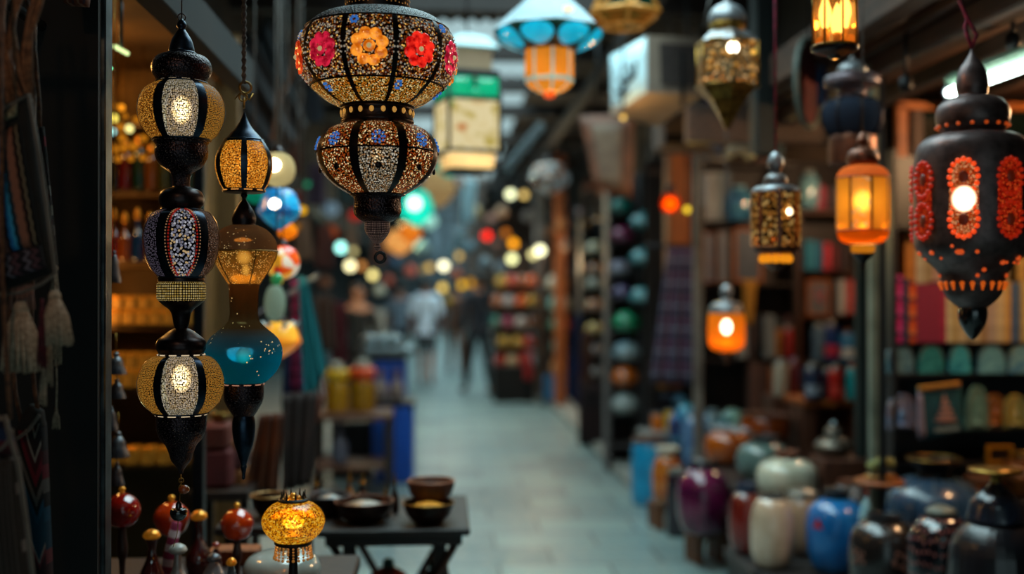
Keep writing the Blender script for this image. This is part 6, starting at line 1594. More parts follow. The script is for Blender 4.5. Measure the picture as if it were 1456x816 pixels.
# ceramic half-round plates standing on the plate shelf
PM = [('silver-grey', '#6c8c90', '#3c5c68'), ('sea-green', '#3c8c88', '#205c60'), ('deep teal', '#1c6c80', '#4ca8b0'), ('pale aqua', '#70a8b0', '#4c7c8c'), ('blue', '#1c6498', '#80a8a0')]
for i, (cx, r) in enumerate(((1278, 19), (1322, 18), (1363, 15), (1408, 19), (1450, 18))):
    cn, c1_, c2_ = PM[i]; p = on_sh(cx, sd - .05, RZ['plates'])
    R = px2(r, sd); H = px2(40, sd)
    T2 = thing('standing_plate', f'{cn} domed ceramic plate on the plate shelf, {ORD[i]} from the steel post', 'plate', p, 0, 'ceramic plates on the bookcase')
    mb = MB(); pts = [(-R, 0)] + [(-R * math.cos(t) , H*.45 + H*.55*math.sin(t)) for t in [PI*k/16 for k in range(17)]] + [(R, 0)]
    vs = [(x, -.012, z) for x, z in pts] + [(x, .012, z) for x, z in pts]; n1 = len(pts)
    fs = [tuple(range(n1)), tuple(range(2*n1-1, n1-1, -1))] + [(k, n1+k, n1+(k+1) % n1, (k+1) % n1) for k in range(n1)]
    mb.add(vs, fs); mb.build('plate_body', glaze('plate_' + cn, c1_, c2_, pat='crackle', psc=60, pcol=c2_, sc=30), T2)
    MB().tube([(x*.95, -.013, z*.96 + .003) for x, z in pts[1:-1]], .003, seg=5).build('rim', pbr('plate_rim', '#6c6c60', .5), T2)
    MB().box((R*.7, .03, H*.3), (.05, .02, H*.6), rz=.4).build('stand_prop', WM, T2)
# souvenirs on the shelf beneath
def souv(label, cx, r, ytop, ybot, m, name='souvenir_tile', arch=True, rot=0., d=sd - .08, z=None):
    R = px2(r, d); p = at(cx, ybot, d); H = at(cx, ytop, d).z - p.z
    if z is not None: p.z = z
    T2 = thing(name, label, 'souvenir', p, rot, 'souvenirs on the lower shelves')
    pts = [(-R, 0), (-R*1.02, H*.4)] + [(-R*.98*math.cos(t), H*.5 + H*.5*math.sin(t)) for t in [PI*k/12 for k in range(1, 12)]] + [(R*1.02, H*.4), (R, 0)]
    n1 = len(pts)
    vs = [(x, -.01, z) for x, z in pts] + [(x, .01, z) for x, z in pts]
    fs = [tuple(range(n1)), tuple(range(2*n1-1, n1-1, -1))] + [(k, n1+k, n1+(k+1) % n1, (k+1) % n1) for k in range(n1)]
    MB().add(vs, fs).build('tile_body', m, T2)
    MB().tube([(x*.8, -.012, z*.85 + H*.05) for x, z in pts] + [(-R*.8, -.012, H*.05)], .003, seg=5).build('relief_border', pbr('relief_edge', '#5c5444', .6), T2)
    mb = MB().lathe(cr([(R*.5, H*.12), (R*.2, H*.2), (R*.28, H*.4), (R*.12, H*.55), (R*.18, H*.66), (.001, H*.78)]), 12, c=(0, -.006, 0)); mb.build('relief_figure', m, T2)
    return T2
z6 = RZ['souv'] - .002
souv('round-topped blue and red painted tile, left of the teal bag', 1282, 20, 556, 607, glaze('tile_blue_red', '#4c6c90', '#7c5c5c', sc=18), z=RZ['souv'])
souv('pale green arched tile with relief arch, right of the teal bag', 1389, 16, 556, 618, glaze('tile_green', '#6c8c7c', '#4c6c60', sc=20), z=RZ['souv'])
souv('amber-brown arched tile behind the pale green one', 1414, 17, 552, 600, glaze('tile_amber', '#9c5c1c', '#5c3410', sc=20), z=RZ['souv'], d=sd - .02)
souv('gold and green arched tile at the frame\'s right edge', 1444, 18, 552, 600, glaze('tile_gold', '#a88c3c', '#2c6c54', sc=9), z=RZ['souv'], d=sd - .04)
gf = on_sh(1420, sd - .1, RZ['low'] + .001)
T2 = thing('gilt_frame', 'small empty gold frame under the arched tiles, on the lowest visible shelf', 'frame', gf)
mb = MB(); w_, h_ = px2(38, sd), px2(26, sd)
for sx in (-1, 1): mb.box((sx*(w_/2-.008), 0, h_/2), (.016, .02, h_), bev=.002)
for q in (.008, h_-.008): mb.box((0, 0, q), (w_-.03, .02, .016), bev=.002)
mb.build('frame', pbr('amber_gilt', '#c88418', .35, .4), T2); MB().box((0, .006, h_/2), (w_-.03, .004, h_-.03)).build('backing', WD, T2)
# teal printed bag hanging with a shrine motif and white lettering
dB = sd - .25; q = [(1305, 551), (1365, 544), (1371, 612), (1309, 626)]
base = at(1338, 622, dB)
T2 = thing('printed_bag', 'teal cloth bag with an orange top edge and temple print, hung on the bookcase', 'bag', base)
cs = [at(x, y, dB) - base for x, y in q]; nn_ = Vector((0, -1, 0))
MB().quadsheet(cs, .02, 8, 8, .006, nrm=nn_).build('bag_body', pbr('teal_canvas', '#0c4c54', .85, 0, '#0a3840', 30, .2), T2)
cs2 = [at(x, y, dB - .02) - base for x, y in ((1305, 549), (1365, 542), (1365, 550), (1306, 557))]
MB().quadsheet(cs2, .006, 6, 2, nrm=nn_).build('orange_hem', pbr('orange_hem', '#b87820', .8), T2)
cs3 = [at(x, y, dB - .012) - base for x, y in ((1305, 558), (1311, 560), (1316, 622), (1306, 624))]
MB().quadsheet(cs3, .01, 2, 6, nrm=nn_).build('pale_side', pbr('pale_side_cloth', '#8c7c8c', .8), T2)
mb = MB()
B_ = lambda x, y: at(x, y, dB - .032) - base
for (x, y, w_, h_) in ((1345, 598, 34, 5), (1345, 592, 28, 6), (1345, 584, 20, 8), (1344, 575, 13, 8), (1343, 568, 7, 7), (1343, 563, 3, 5)):
    c_ = B_(x, y); mb.ball(c_, px2(w_/2, dB), sc=(1, .06, h_/w_), seg=14, rings=6)
mb.build('temple_print_pattern', pbr('coral_print', '#b06c54', .7, 0, '#8c7470', 60, .1), T2)
mb = MB(); rn = random.Random(2)
for k in range(10):      # unreadable row of block capitals under the print
    x = 1331 + k * 3.5; y = 611.5 - (k * .35)
    for (ox, oy, w_, h_) in [((-.9), 0, .8, 6), ((.9), 0, .8, 6), (0, -2.4 + (k % 3) * 2.3, 2.4, .9)]:
        mb.box(B_(x + ox, y + oy), (px2(w_, dB), .002, px2(h_, dB)))
mb.build('lettering', pbr('white_print', '#a8b0a8', .7), T2)
# orange-framed doorway pieces beside the shelf
p = at(1283, 0, 5.6)
T = thing('window_frame', 'orange wooden window frame with dark panes above the bookcase', 'frame', (p.x + .2, p.y + .02, 0))
zt_, zb_ = at(1283, 150, 5.6).z, at(1283, 310, 5.6).z
fm = pbr('orange_wood', '#b8620c', .5, 0, '#8c440a', 5, .1)  # frame coloured orange throughout
for dx in (-.2, .55): MB().box((dx, 0, (zt_+zb_)/2), (.055, .05, zt_-zb_), bev=.004).build('upright', fm, T)
MB().box((.175, 0, zt_), (.8, .05, .04), bev=.004).build('top_rail', fm, T)
MB().box((.175, 0, zb_ - .03), (.8, .06, .07), bev=.004).build('sill', WD, T)
MB().box((.175, .015, (zt_+zb_)/2), (.7, .01, zt_-zb_)).build('dark_pane', pbr('green_dark_glass', '#0c1c18', .1), T)
MB().box((-.12, .0, (zt_+zb_)/2), (.05, .04, zt_-zb_)).build('brown_upright', WM, T)
# fluorescent tube under the soffit
a_, b_ = at(1350, 132, 4.15), at(1470, 89, 3.6)
dir_ = (b_ - a_)
T = thing('fluorescent_tube', 'glowing white-green fluorescent tube in a pale batten under the wooden soffit', 'light', a_)
z2 = a_.z
e_ = Vector((dir_.x, dir_.y, dir_.z)) * 1.25
MB().tube([(0, 0, 0), e_], .019, seg=14).build('tube', emis('fluorescent', '#e8fff4', 10.), T)
MB().tube([(-.012, -.002, 0), (.012, .002, 0)], .024, seg=12).build('end_cap', pbr('tube_cap', '#a8a8b8', .4), T)
mb = MB(); ang = math.atan2(e_.y, e_.x)
mb.tube([Vector((0, 0, .045)), e_ + Vector((0, 0, .045))], .024, seg=4, smooth=False)
mb.build('batten', pbr('pale_green_batten', '#7c9c84', .4), T)
for i, (x, y, d_) in enumerate(((1440, 62, 3.9), (1288, 122, 4.3))):
    p = at(x, y, d_)
    T = thing('soffit_spotlight', ['round black spotlight on the wooden soffit, next to the tube light', 'small black spotlight on the soffit over the bookcase'][i], 'light', p, 0, 'spotlights on the soffit')
    MB().lathe([(.001, -.02), (.022, -.02), (.026, 0), (.024, .03), (.01, .04)], 16).build('housing', BLK, T)
    MB().tube([(0, 0, .04), (0, 0, 2.52 - p.z)], .008).build('stem', BLK, T)

# ------------------------------------------------------------------ middle shop on the right: shelves with books, tins, pictures
md = 8.6
def MX(px_): return at(px_, 0, md).x
MY = at(1120, 0, md).y
T = thing('shelf_unit', 'tall brown shelf unit of souvenirs and books, behind the jars', 'shelves', ((MX(1136)+MX(1232))/2, MY + .12, 0)); W_ = MX(1232) - MX(1134)
for y in (300, 386, 449, 513): MB().box((0, 0, at(0, y, md).z - .011), (W_, .28, .022), bev=.003).build('shelf', WMX, T)
MB().box((0, .15, 1.1), (W_, .02, 2.2)).build('back_panel', WD, T)
for sx in (-1, 1): MB().box((sx*W_/2, 0, 1.1), (.025, .3, 2.2), bev=.003).build('side_panel', WM, T)
T = thing('shelf_unit', 'wide dark shelf unit with framed prints, left of the brown souvenir shelves', 'shelves', ((MX(996)+MX(1130))/2, MY + .14, 0)); W_ = MX(1130) - MX(996)
for y in (232, 316, 402, 510, 592): MB().box((0, 0, at(0, y, md).z - .011), (W_, .3, .022), bev=.003).build('shelf', WD, T)
MB().box((0, .16, 1.1), (W_, .02, 2.2)).build('back_panel', WD, T)
for sx in (-1, 1): MB().box((sx*W_/2, 0, 1.1), (.025, .32, 2.2), bev=.003).build('side_panel', WD, T)
def zat(y): return at(1100, y, md).z
def bk(label, cx, w_, yt_, ys_, c_, tilt=0., group='books in the middle shop'): book(label, cx, w_, yt_, zat(ys_), pbr('bk_' + c_, c_, .7), md, group, .14, tilt)
SB2 = [(1068, 13, '#5c4038', 'brown-grey'), (1081, 11, '#4c3028', 'dark brown'), (1095, 12, '#8c5024', 'orange-brown'), (1112, 11, '#88949c', 'pale grey')]
for i, (cx, w_, c_, cn) in enumerate(SB2): bk(f'{cn} tall book standing {["under the orange lantern", "second right of the lantern stem", "third right of the lantern stem", "leaning beside the navy book"][i]}', cx, w_, 514 + 3*i, 590, c_, .0 if i < 3 else .12)
bk('navy leaning book next to the cream canister', 1124, 7, 520, 590, '#1c3c5c', .12)
for i, (cx, w_, c_, cn) in enumerate(((1044, 12, '#8c8c88', 'white-grey'), (1056, 8, '#3c2c2c', 'dark'), (1082, 16, '#6c7478', 'grey photo'), (1096, 9, '#2c3434', 'slate'), (1108, 9, '#3c1c20', 'wine-dark'))):
    bk(f'{cn} book on the shelf right of the orange lantern, {ORD[i]} from the lantern', cx + 8, w_, 448 + 6 * (i % 2), 508, c_)
for i, (cx, w_, c_, cn) in enumerate(((1192, 9, '#a8a4a0', 'whitish'), (1203, 8, '#b02c34', 'scarlet'), (1214, 9, '#c8ac90', 'peach'))):
    bk(f'{cn} small book hanging over the middle shelf, right of the red-and-grey picture', cx, w_, 398, 446, c_)
for i, (cx, w_, c_, cn) in enumerate(((1146, 13, '#0c6c84', 'teal'), (1158, 11, '#0c5c7c', 'blue-teal'), (1171, 9, '#b02438', 'raspberry'), (1182, 8, '#5c1418', 'maroon'), (1194, 9, '#2c1820', 'blackish'))):
    bk(f'{cn} tin-sized book, {ORD[i]} along the top souvenir shelf under the amber lanterns', cx, w_, 342 + 2*i, 384, c_)
for i, (cx, w_, c_, cn) in enumerate(((1148, 12, '#0c7c94', 'bright teal'), (1162, 12, '#8c2038', 'dark rose'), (1176, 10, '#34141c', 'blackish red'), (1190, 12, '#44505c', 'blue-grey'), (1204, 10, '#6c3c20', 'rust'))):
    bk(f'{cn} book, {ORD[i]} on the shelf at the honey lantern\'s height', cx, w_, 262 + 3*(i % 3), 298, c_)
for i, (cx, w_, c_, cn) in enumerate(((1006, 10, '#a8a8a4', 'white'), (1018, 9, '#8c9494', 'pale grey'), (1030, 9, '#5c6c78', 'blue-grey'))):
    bk(f'{cn} tall box file, {ORD[i]} from the pale post beside the blue glass bowl', cx, w_, 246, 314, c_)
for i, (cx, w_, c_, cn) in enumerate(((1008, 12, '#74706c', 'grey'), (1022, 14, '#9c9c94', 'pale'), (1078, 12, '#4c1c24', 'wine'), (1092, 12, '#6c3c1c', 'brown'), (1104, 9, '#1c3c44', 'dark teal'))):
    bk(f'{cn} book, {ORD[i]} on the topmost dark shelf near the six-sided lantern', cx, w_, 180 + 5*(i % 2), 230, c_)
# framed prints
def frame_t(label, x0_, x1_, y0_, y1_, z, c_in, fm_, d_=md - .06, flowers=False, group='framed prints in the middle shop', support=True):
    p = on_sh((x0_+x1_)/2, d_, z if z is not None else at((x0_+x1_)/2, y1_, d_).z)
    W, H = px2(x1_-x0_, d_), px2(y1_-y0_, d_)
    T2 = thing('picture_frame', label, 'picture', p, 0, group)
    e = W*.11; mb = MB()
    for sx in (-1, 1): mb.box((sx*(W/2-e/2), 0, H/2), (e, .02, H), bev=.002)
    for q in (e/2, H-e/2): mb.box((0, 0, q), (W-2*e, .02, e), bev=.002)
    mb.build('frame', fm_, T2)
    MB().box((0, .004, H/2), (W-2*e, .006, H-2*e)).build('print', pbr('print_' + c_in, c_in, .4, 0, None, 22, .1), T2)
    if flowers:
        mb = MB()
        for (u, v) in ((.0, .5), (.16, .4), (.22, .62), (-.06, .66)): mb.ball((u*W, -.002, v*H), W*.07, sc=(1, .2, 1.3), seg=8, rings=6)
        mb.build('red_motif_pattern', pbr('red_motif', '#b81c30', .5), T2)
    return T2
frame_t('orange-framed grey picture with red blooms, on the brown shelves', 1146, 1180, 394, 446, zat(449), '#5c5c60', WO, flowers=True)
frame_t('orange-framed grey print leaning at the far left of the framed-print shelf', 999, 1016, 328, 400, zat(402), '#747880', WO)
frame_t('narrow grey print in a pale frame, second on the framed-print shelf', 1020, 1037, 326, 400, zat(402), '#6c7078', pbr('pinkish_frame', '#8c6c5c', .6))
frame_t('wide dark-grey print with one pink spot, framed in pale orange', 1042, 1084, 322, 400, zat(402), '#4c525c', WO)
# blue glass bowl and others
T_, R_, H_, p_, d_ = jar('blue-white glass globe jar on the shelf above the framed prints', 1050, 268, 314, 23, glaze('blue_glass_globe', '#4c8ca8', '#183c64', sc=11, rough=.08, coat=1.), d=md - .05, zb=zat(316), shape='pot', rim=pbr('glass_rim', '#8cb0b8', .1), rimr=.4, name='glass_jar', group=None)
T_, R_, H_, p_, d_ = jar('pale turquoise small jar behind the two amber lanterns', 1150, 246, 0, 15, glaze('pale_blue_j', '#6c98a4', '#44606c', rough=.1), d=md - .05, zb=zat(298) + px2(0, md), shape='pot', rim=PLT, rimr=.5, name='glass_jar', group=None)
p = at(1034, 402, 5.4)
tag(MB().quadsheet([at(1056, 398, md-.2) - at(1066, 462, md-.2), at(1076, 398, md-.2) - at(1066, 462, md-.2), at(1070, 462, md-.2) - at(1066, 462, md-.2), at(1058, 462, md-.2) - at(1066, 462, md-.2)], .006, 4, 8, .002, nrm=Vector((0, -1, 0))).build('hanging_ribbon', pbr('mustard_ribbon', '#a06c10', .8), None, at(1066, 462, md-.2)), 'mustard-yellow ribbon hanging from the framed-print shelf', 'ribbon')
tag(MB().tube([(0, 0, -.02), (.04, 0, .02), (.1, 0, .02), (.14, 0, -.03)], [.03, .035, .035, .03], seg=10).build('white_parcel', pbr('whitish_paper', '#9c9c8c', .7), None, at(1034, 216, 6.3)), 'rolled whitish paper with green edge on top of the dark shelves', 'paper roll')
# cans and bottles
def can(label, cx, r, yt_, zb_, c_, top=None, lab=None, d_=md - .1, cat='canister', group='tins and bottles in the middle shop', shape='can', tilt=0):
    p = on_sh(cx, d_, zb_); R = px2(r, d_); H = at(cx, yt_, d_).z - zb_
    T2 = thing('tin_canister' if shape == 'can' else 'plastic_bottle', label, cat, p, 0, group)
    MB().lathe([(.001, 0), (R*.94, 0), (R, H*.03), (R, H*.8), (R*.94, H*.85), (R*.8 if shape == 'can' else R*.5, H*.9)], 24).build('body', glaze('can_' + c_, c_, rough=.25), T2)
    MB().lathe([(R*.5, H*.88), (R*.52, H*.99), (R*.45, H), (.001, H)], 18).build('cap', top or PLT, T2)
    if lab: MB().lathe([(R*1.01, H*.15), (R*1.01, H*.42)], 20, 0, -1.1, 1.1).build('label', pbr('lab_' + lab, lab, .5), T2)
dz = at(1180, 567, 7.1).z
T = thing('display_desk', 'brown wooden desk with a thick light top under the tins', 'desk', (at(1180, 0, 7.15).x, at(1180, 0, 7.15).y + .1, 0)); W_ = px2(90, 7.1)
MB().box((0, 0, dz - .02), (W_ + .03, .42, .04), bev=.006).build('desk_top', WO, T)
for sx in (-1, 1): MB().box((sx*(W_/2 - .04), 0, (dz-.04)/2), (.08, .36, dz-.04), bev=.004).build('side_panel', WM, T)
MB().box((0, .12, (dz-.04)/2), (W_ - .16, .03, dz-.04)).build('back_panel', WM, T)
can('navy canister with white splashes, on the brown desk', 1155, 13, 516, dz, '#182844', lab='#8c98a8', d_=7.05)
can('small plum canister wedged between the navy and red ones', 1174, 8, 522, dz, '#2c1c34', d_=7.1)
can('red canister on the brown desk', 1188, 11, 518, dz, '#b01c14', lab='#d83828', d_=7.05)
can('turquoise canister on the brown desk, next to the pale steel post', 1212, 11, 518, dz, '#14949c', top=WO, d_=7.05)
can('grey-blue bottle on the shelf over the brown desk', 1163, 10, 458, zat(513), '#4c6478', shape='b', cat='bottle')
can('deep blue bottle with a red label over the brown desk', 1180, 12, 456, zat(513), '#0c2c64', lab='#a01c3c', shape='b', cat='bottle')
can('white and blue bottle over the turquoise canister', 1204, 12, 468, zat(513), '#2c6c9c', top=COPM, lab='#b0b8bc', shape='b', cat='bottle')
lz_ = at(1112, 563, 7.5).z
T = thing('side_cabinet', 'low reddish-brown cabinet left of the brown desk', 'cabinet', (at(1114, 0, 7.55).x, at(1114, 0, 7.55).y + .06, 0)); W_ = px2(40, 7.55)
MB().box((0, 0, lz_/2), (W_, .26, lz_), bev=.006).build('cabinet_body', WM, T); MB().box((0, -.135, lz_*.45), (W_*.8, .01, lz_*.7), bev=.002).build('door', WD, T)
can('cream canister on the low cabinet', 1110, 11, 510, lz_, '#a89c88', d_=7.5)
can('dark red bottle with a mauve cap on the low cabinet', 1128, 8, 508, lz_, '#641014', shape='b', cat='bottle', top=pbr('mauve_cap', '#6c5c7c', .3), d_=7.52)
can('amber tin under the navy hanging cloth, middle shelf', 1106, 7, 462, zat(508) , '#a06014', d_=md - .05)
can('tomato-red tin beside the amber tin', 1120, 8, 462, zat(508), '#8c2018', d_=md - .12)
# ------------------------------------------------------------------ further up the lane, right side
PL = N('plaid_wool')
sx_ = PL.n('SeparateXYZ', ins={'Vector': PL.coord('UV')})
sa = [(0, '#28283c'), (.3, '#54405c'), (.42, '#9c9cac'), (.5, '#28243c'), (.75, '#7c3858'), (.85, '#28283c')]
c1_ = PL.ramp(PL.math('FRACT', PL.math('MULTIPLY', sx_.outputs[0], 3.)), sa); c2_ = PL.ramp(PL.math('FRACT', PL.math('MULTIPLY', sx_.outputs[1], 6.)), sa)
PLM = PL.done(PL.bsdf(PL.mix(.5, c1_, c2_), .9))
cloth('hanging_scarf', 'long navy and wine plaid wool scarf hanging by the pale post', 'scarf', [(950, 352), (992, 352), (1000, 548), (924, 545)], 7.7, PLM, None, .03, 3, .015)
cloth('hanging_scarf', 'blue and white patterned garment below the six-sided lantern', 'scarf', [(1000, 138), (1032, 150), (1026, 226), (1004, 200)], 6.4, pbr('blue_white_garment', '#1c4484', .8, 0, '#8c8c94', 9, .1))
tag(MB().tube([at(915, 350, 7.75), at(1000, 350, 7.75)], .014).build('hanging_rail', DM), 'dark rail holding the plaid scarf beside the pale post', 'rail')
for i, (x, y, c_, cn) in enumerate(((938, 520, '#8c1c2c', 'crimson'), (955, 528, '#1c3c8c', 'royal blue'), (944, 546, '#a0601c', 'amber'), (962, 545, '#b05018', 'orange'), (948, 566, '#1c1c2c', 'black'), (966, 570, '#4c7c94', 'grey-blue'))):
    p = at(x, y + 8, 9.1)
    tag(MB().ball((0, 0, .05), .058, sc=(1.1, .8, .85), seg=12, rings=8).tube([(-.04, 0, .08), (0, 0, .12), (.04, 0, .08)], .006, seg=5).build('cloth_pouch', pbr('pouch_' + c_, c_, .7), None, p), f'{cn} little pouch in the pile under the plaid scarf', 'pouch', 'little pouches under the plaid scarf')
q_ = at(952, 584, 9.1)
T = thing('display_rack', 'narrow stepped rack holding the little pouches', 'rack', (q_.x, q_.y + .05, 0))
MB().box((0, 0, q_.z/2 - .01), (.3, .3, q_.z - .01), bev=.008).build('rack_body', pbr('grey_slab', '#4c4c58', .7), T)
for (yy, dx) in ((536, -.07), (561, -.03)):
    z_ = at(952, yy, 9.1).z; MB().box((dx*0, .02, z_ - .012), (.3, .2, .016)).build('step_shelf', BLK, T)
for sx in (-1, 1): MB().box((sx*.15, .1, q_.z + .1), (.015, .02, .32)).build('upright', BLK, T)
# bowl columns
def rack(label, px0, px1, d, ys, m=WD, ztop=None):
    a, b = at(px0, 0, d), at(px1, 0, d); W = b.x - a.x
    T = thing('display_rack', label, 'rack', ((a.x+b.x)/2, a.y + .1, 0))
    zt = max(at(0, ys[0], d).z, 0) + .35 if ztop is None else ztop
    for sx in (-1, 1): MB().box((sx*(W/2 + .015), 0, zt/2), (.03, .3, zt), bev=.004).build('upright', m, T)
    for y in ys: MB().box((0, 0, at((px0+px1)/2, y, d).z - .012), (W, .28, .02), bev=.003).build('shelf', m, T)
    MB().box((0, .15, zt/2), (W + .05, .02, zt)).build('back_panel', pbr('rack_black', '#120f10', .8), T)
    return T
rows = [(303, '#147c70', 'jade', 16, 883), (344, '#842050', 'magenta', 17, 885), (390, '#8c84a4', 'lilac', 15, 880), (424, '#6c5c84', 'violet-grey', 15, 884), (470, '#2c9c6c', 'bright green', 21, 891), (512, '#6c94a4', 'pale blue', 20, 890), (548, '#c8641c', 'orange', 20, 888), (586, '#8c9c9c', 'grey-white', 20, 888)]
rack('tall narrow rack of coloured bowls right of the dark clothes', 868, 908, 9.6, [y for y, *_ in rows] + [632], pbr('grey_upright', '#4c4444', .6))
def dome_bowl(label, cx, yb, r, h, d, c_, group, z=None, name='painted_bowl', cat='bowl', c2_=None):
    p = at(cx, yb, d + .03)
    if z: p.z = z
    R, H = px2(r, d), px2(h, d)
    T = thing(name, label, cat, p, 0, group)
    MB().lathe([(.001, 0)] + cr([(R*.7, 0), (R*.97, H*.25), (R, H*.45), (R*.8, H*.78), (R*.4, H*.97), (.001, H)]), 24).build('bowl_body', glaze('pb_' + c_, c_, c2_, rough=.25), T)
    MB().ring((0, 0, H*.35), R*1.0, max(.004, R*.05), ax='Z', n=24).build('rim', glaze('pb_' + c_, c_), T)
    return T
for i, (y, c_, cn, r, cx) in enumerate(rows):
    dome_bowl(f'{cn} glazed bowl, {ORD[i]} from the top of the bowl rack', cx, y, r, r*1.35, 9.55, c_, 'bowls on the narrow rack', c2_='#a8a8a0' if i in (2, 5, 7) else None)
for i, (x, y) in enumerate(((918, 327), (917, 378), (917, 433))):
    dome_bowl(f'turquoise dome bowl on the pale column, {ORD[i]} from the top', x, y, 22, 26, 9.3, '#1c7c84', 'turquoise bowls on the pale column', c2_='#7ca8a8')
T = thing('bracket_strip', 'dark bracket strip holding the turquoise bowls on the pale column', 'bracket', (at(917, 0, 9.4).x, at(917, 0, 9.4).y, 0))
for y in (327, 378, 433): MB().box((0, -.05, at(917, y, 9.3).z - .008), (.26, .24, .012)).build('bracket', BLK, T)
MB().box((0, .05, 1.4), (.04, .02, 2.8)).build('strip', BLK, T)
# cloths and capped mannequin heads, dark column
hats = [(362, '#c8b894', 'straw'), (392, '#9c5c30', 'copper-brown'), (412, '#a8a08c', 'putty'), (443, '#b0683c', 'rust'), (476, '#c8a050', 'yellow and white'), (506, '#84706c', 'mauve-grey'), (538, '#8c8480', 'ash-grey')]
rack('dark hat stand beyond the bowl rack, hung with black cloths', 830, 862, 11.2, [y for y, *_ in hats] + [600])
for i, (y, c_, cn) in enumerate(hats):
    dome_bowl(f'{cn} cap on the dark hat stand, {ORD[i]} from its top', 846, y, 14, 19, 11.1, c_, 'caps on the dark hat stand', name='felt_cap', cat='cap', c2_='#5c4c40')
cloth('hanging_cloth', 'long black-brown robe hanging below the caps', 'cloth', [(826, 545), (866, 545), (868, 640), (822, 630)], 10.9, pbr('blackbrown_cloth', '#1c1214', .95, 0, '#341a16', 3, .1), 'dark cloths by the hat stand', .04)
cloth('hanging_cloth', 'navy robe on the lane side of the hat stand', 'cloth', [(818, 450), (834, 440), (830, 590), (806, 560)], 11.2, pbr('navy_robe', '#101c48', .9, 0, '#0a1230', 3, .1), 'dark cloths by the hat stand', .03)
cloth('hanging_cloth', 'maroon robe with an ochre stripe between the navy one and the hat stand', 'cloth', [(828, 470), (842, 470), (842, 620), (822, 615)], 11.05, pbr('maroon_robe', '#3c141c', .9, 0, '#5c3414', 4, .1), 'dark cloths by the hat stand', .03)
# little jars column left of the hat stand
for i, (x, y, r, c_, cn) in enumerate(((831, 322, 8, '#a8742c', 'honey'), (851, 316, 8, '#b47c30', 'gold'), (829, 352, 7, '#b89878', 'pale peach'), (846, 348, 7, '#787078', 'grey'), (843, 378, 9, '#8c8c74', 'olive-white'), (824, 300, 6, '#5c5c6c', 'slate'), (858, 268, 12, '#7c4418', 'orange-brown'), (826, 382, 7, '#8c9088', 'ash'), (836, 262, 10, '#6c3414', 'rust'))):
    p = at(x, y + r, 11.3 + .38 * i)
    T = thing('hanging_jar', f'{cn} little hanging jar in the dim cluster left of the bowl rack', 'jar', p, 0, 'little jars hung beyond the brown board'); R = px2(r, 12)
    MB().ball((0, 0, R), R, seg=12, rings=8).build('jar_body', glaze('hj_' + c_, c_), T)
    MB().tube([(0, 0, 2*R), (0, 0, 3.2 - p.z)], .006, seg=4).build('cord', BLK, T)
# shop window column between posts
SW = [(783, 402, '#b8b4a4', 'white'), (800, 404, '#8c6c34', 'brass'), (785, 432, '#6c9c94', 'mint'), (802, 428, '#a8b0a0', 'pale'), (786, 462, '#0c5c48', 'bottle-green'), (802, 458, '#8c2430', 'cherry'), (790, 492, '#5c8c84', 'grey-green'), (788, 522, '#a87c58', 'sandy')]
rack('shop shelf of small goods between two posts far down the right', 776, 815, 15.2, [411, 441, 471, 501, 531])
for i, (x, y, c_, cn) in enumerate(SW):
    yy = [411, 411, 441, 441, 471, 471, 501, 531][i]
    dome_bowl(f'{cn} small bowl on the far shop shelf, row {["one", "one", "two", "two", "three", "three", "four", "five"][i]} from the top', x + 2, yy, 8, 20, 15.1, c_, 'small goods on the far shop shelf')
cloth('hanging_cloth', 'bright blue cloth covering the foot of the far shop shelf', 'cloth', [(774, 534), (806, 534), (806, 574), (774, 570)], 14.9, pbr('azure_cloth', '#1c6c9c', .85, 0, '#0c4470', 3, .1), None, .03)
# tiered stand of spices/fabrics in the middle distance
TD_ = 15.6
bx0, bx1 = at(702, 0, TD_).x, at(760, 0, TD_).x; yD = at(730, 0, TD_).y
T = thing('tiered_stand', 'dark pedestal and stepped shelves stacked with bright hats and cushions', 'stand', ((bx0+bx1)/2, yD + .3, 0))
tiers = [(520, 704, 760), (494, 708, 760), (466, 700, 766), (436, 700, 766), (408, 708, 764)]
W_ = bx1 - bx0
MB().box((0, 0, at(730, 520, TD_).z/2), (W_, .7, at(730, 520, TD_).z), bev=.01).build('pedestal', BLK, T)
for i, (y, xa, xb) in enumerate(tiers[1:]): MB().box((0, .05 + .06*i, at(730, y, TD_).z - .02), (px2(xb-xa, TD_) + .12, .6, .03)).build('shelf', WD, T)
MB().box((0, .34, 1.1), (W_*.9, .03, 2.2)).build('back_panel', WD, T)
pal = [('#b82c1c', 'scarlet'), ('#c8b894', 'cream'), ('#e05c18', 'orange'), ('#b8902c', 'mustard'), ('#8c1c4c', 'magenta'), ('#b4a8a4', 'pinkish-white'), ('#0c6c5c', 'teal'), ('#944c1c', 'tan-brown'), ('#a8a4a8', 'silver-grey'), ('#5c3418', 'brown')]
gi = {0: [(712, 0), (728, 1), (744, 0)], 1: [(716, 3), (736, 3), (752, 0)], 2: [(706, 6), (722, 4), (741, 5), (756, 9)], 3: [(708, 7), (724, 8), (742, 2), (756, 3)], 4: [(714, 3), (728, 0), (743, 7), (756, 2)]}
rn_ = ['lowest', 'second-lowest', 'middle', 'second-highest', 'highest']
for k, (y, xa, xb) in enumerate(tiers):
    for i, (x, ci) in enumerate(gi[k]):
        c_, cn = pal[ci]
        dome_bowl(f'{cn} cushion-like hat, {ORD[i]} from the lane on the {rn_[k]} tier', x, y, 9, 17, TD_ + .12, c_, 'bright hats on the tiered stand', name='felt_cap', cat='hat', c2_='#5c3420')
cloth('hanging_cloth', 'red cloth draped down the right side of the dark pedestal', 'cloth', [(744, 500), (757, 500), (757, 540), (746, 540)], 15.1, pbr('red_drape', '#9c1c1c', .9), None, .02)
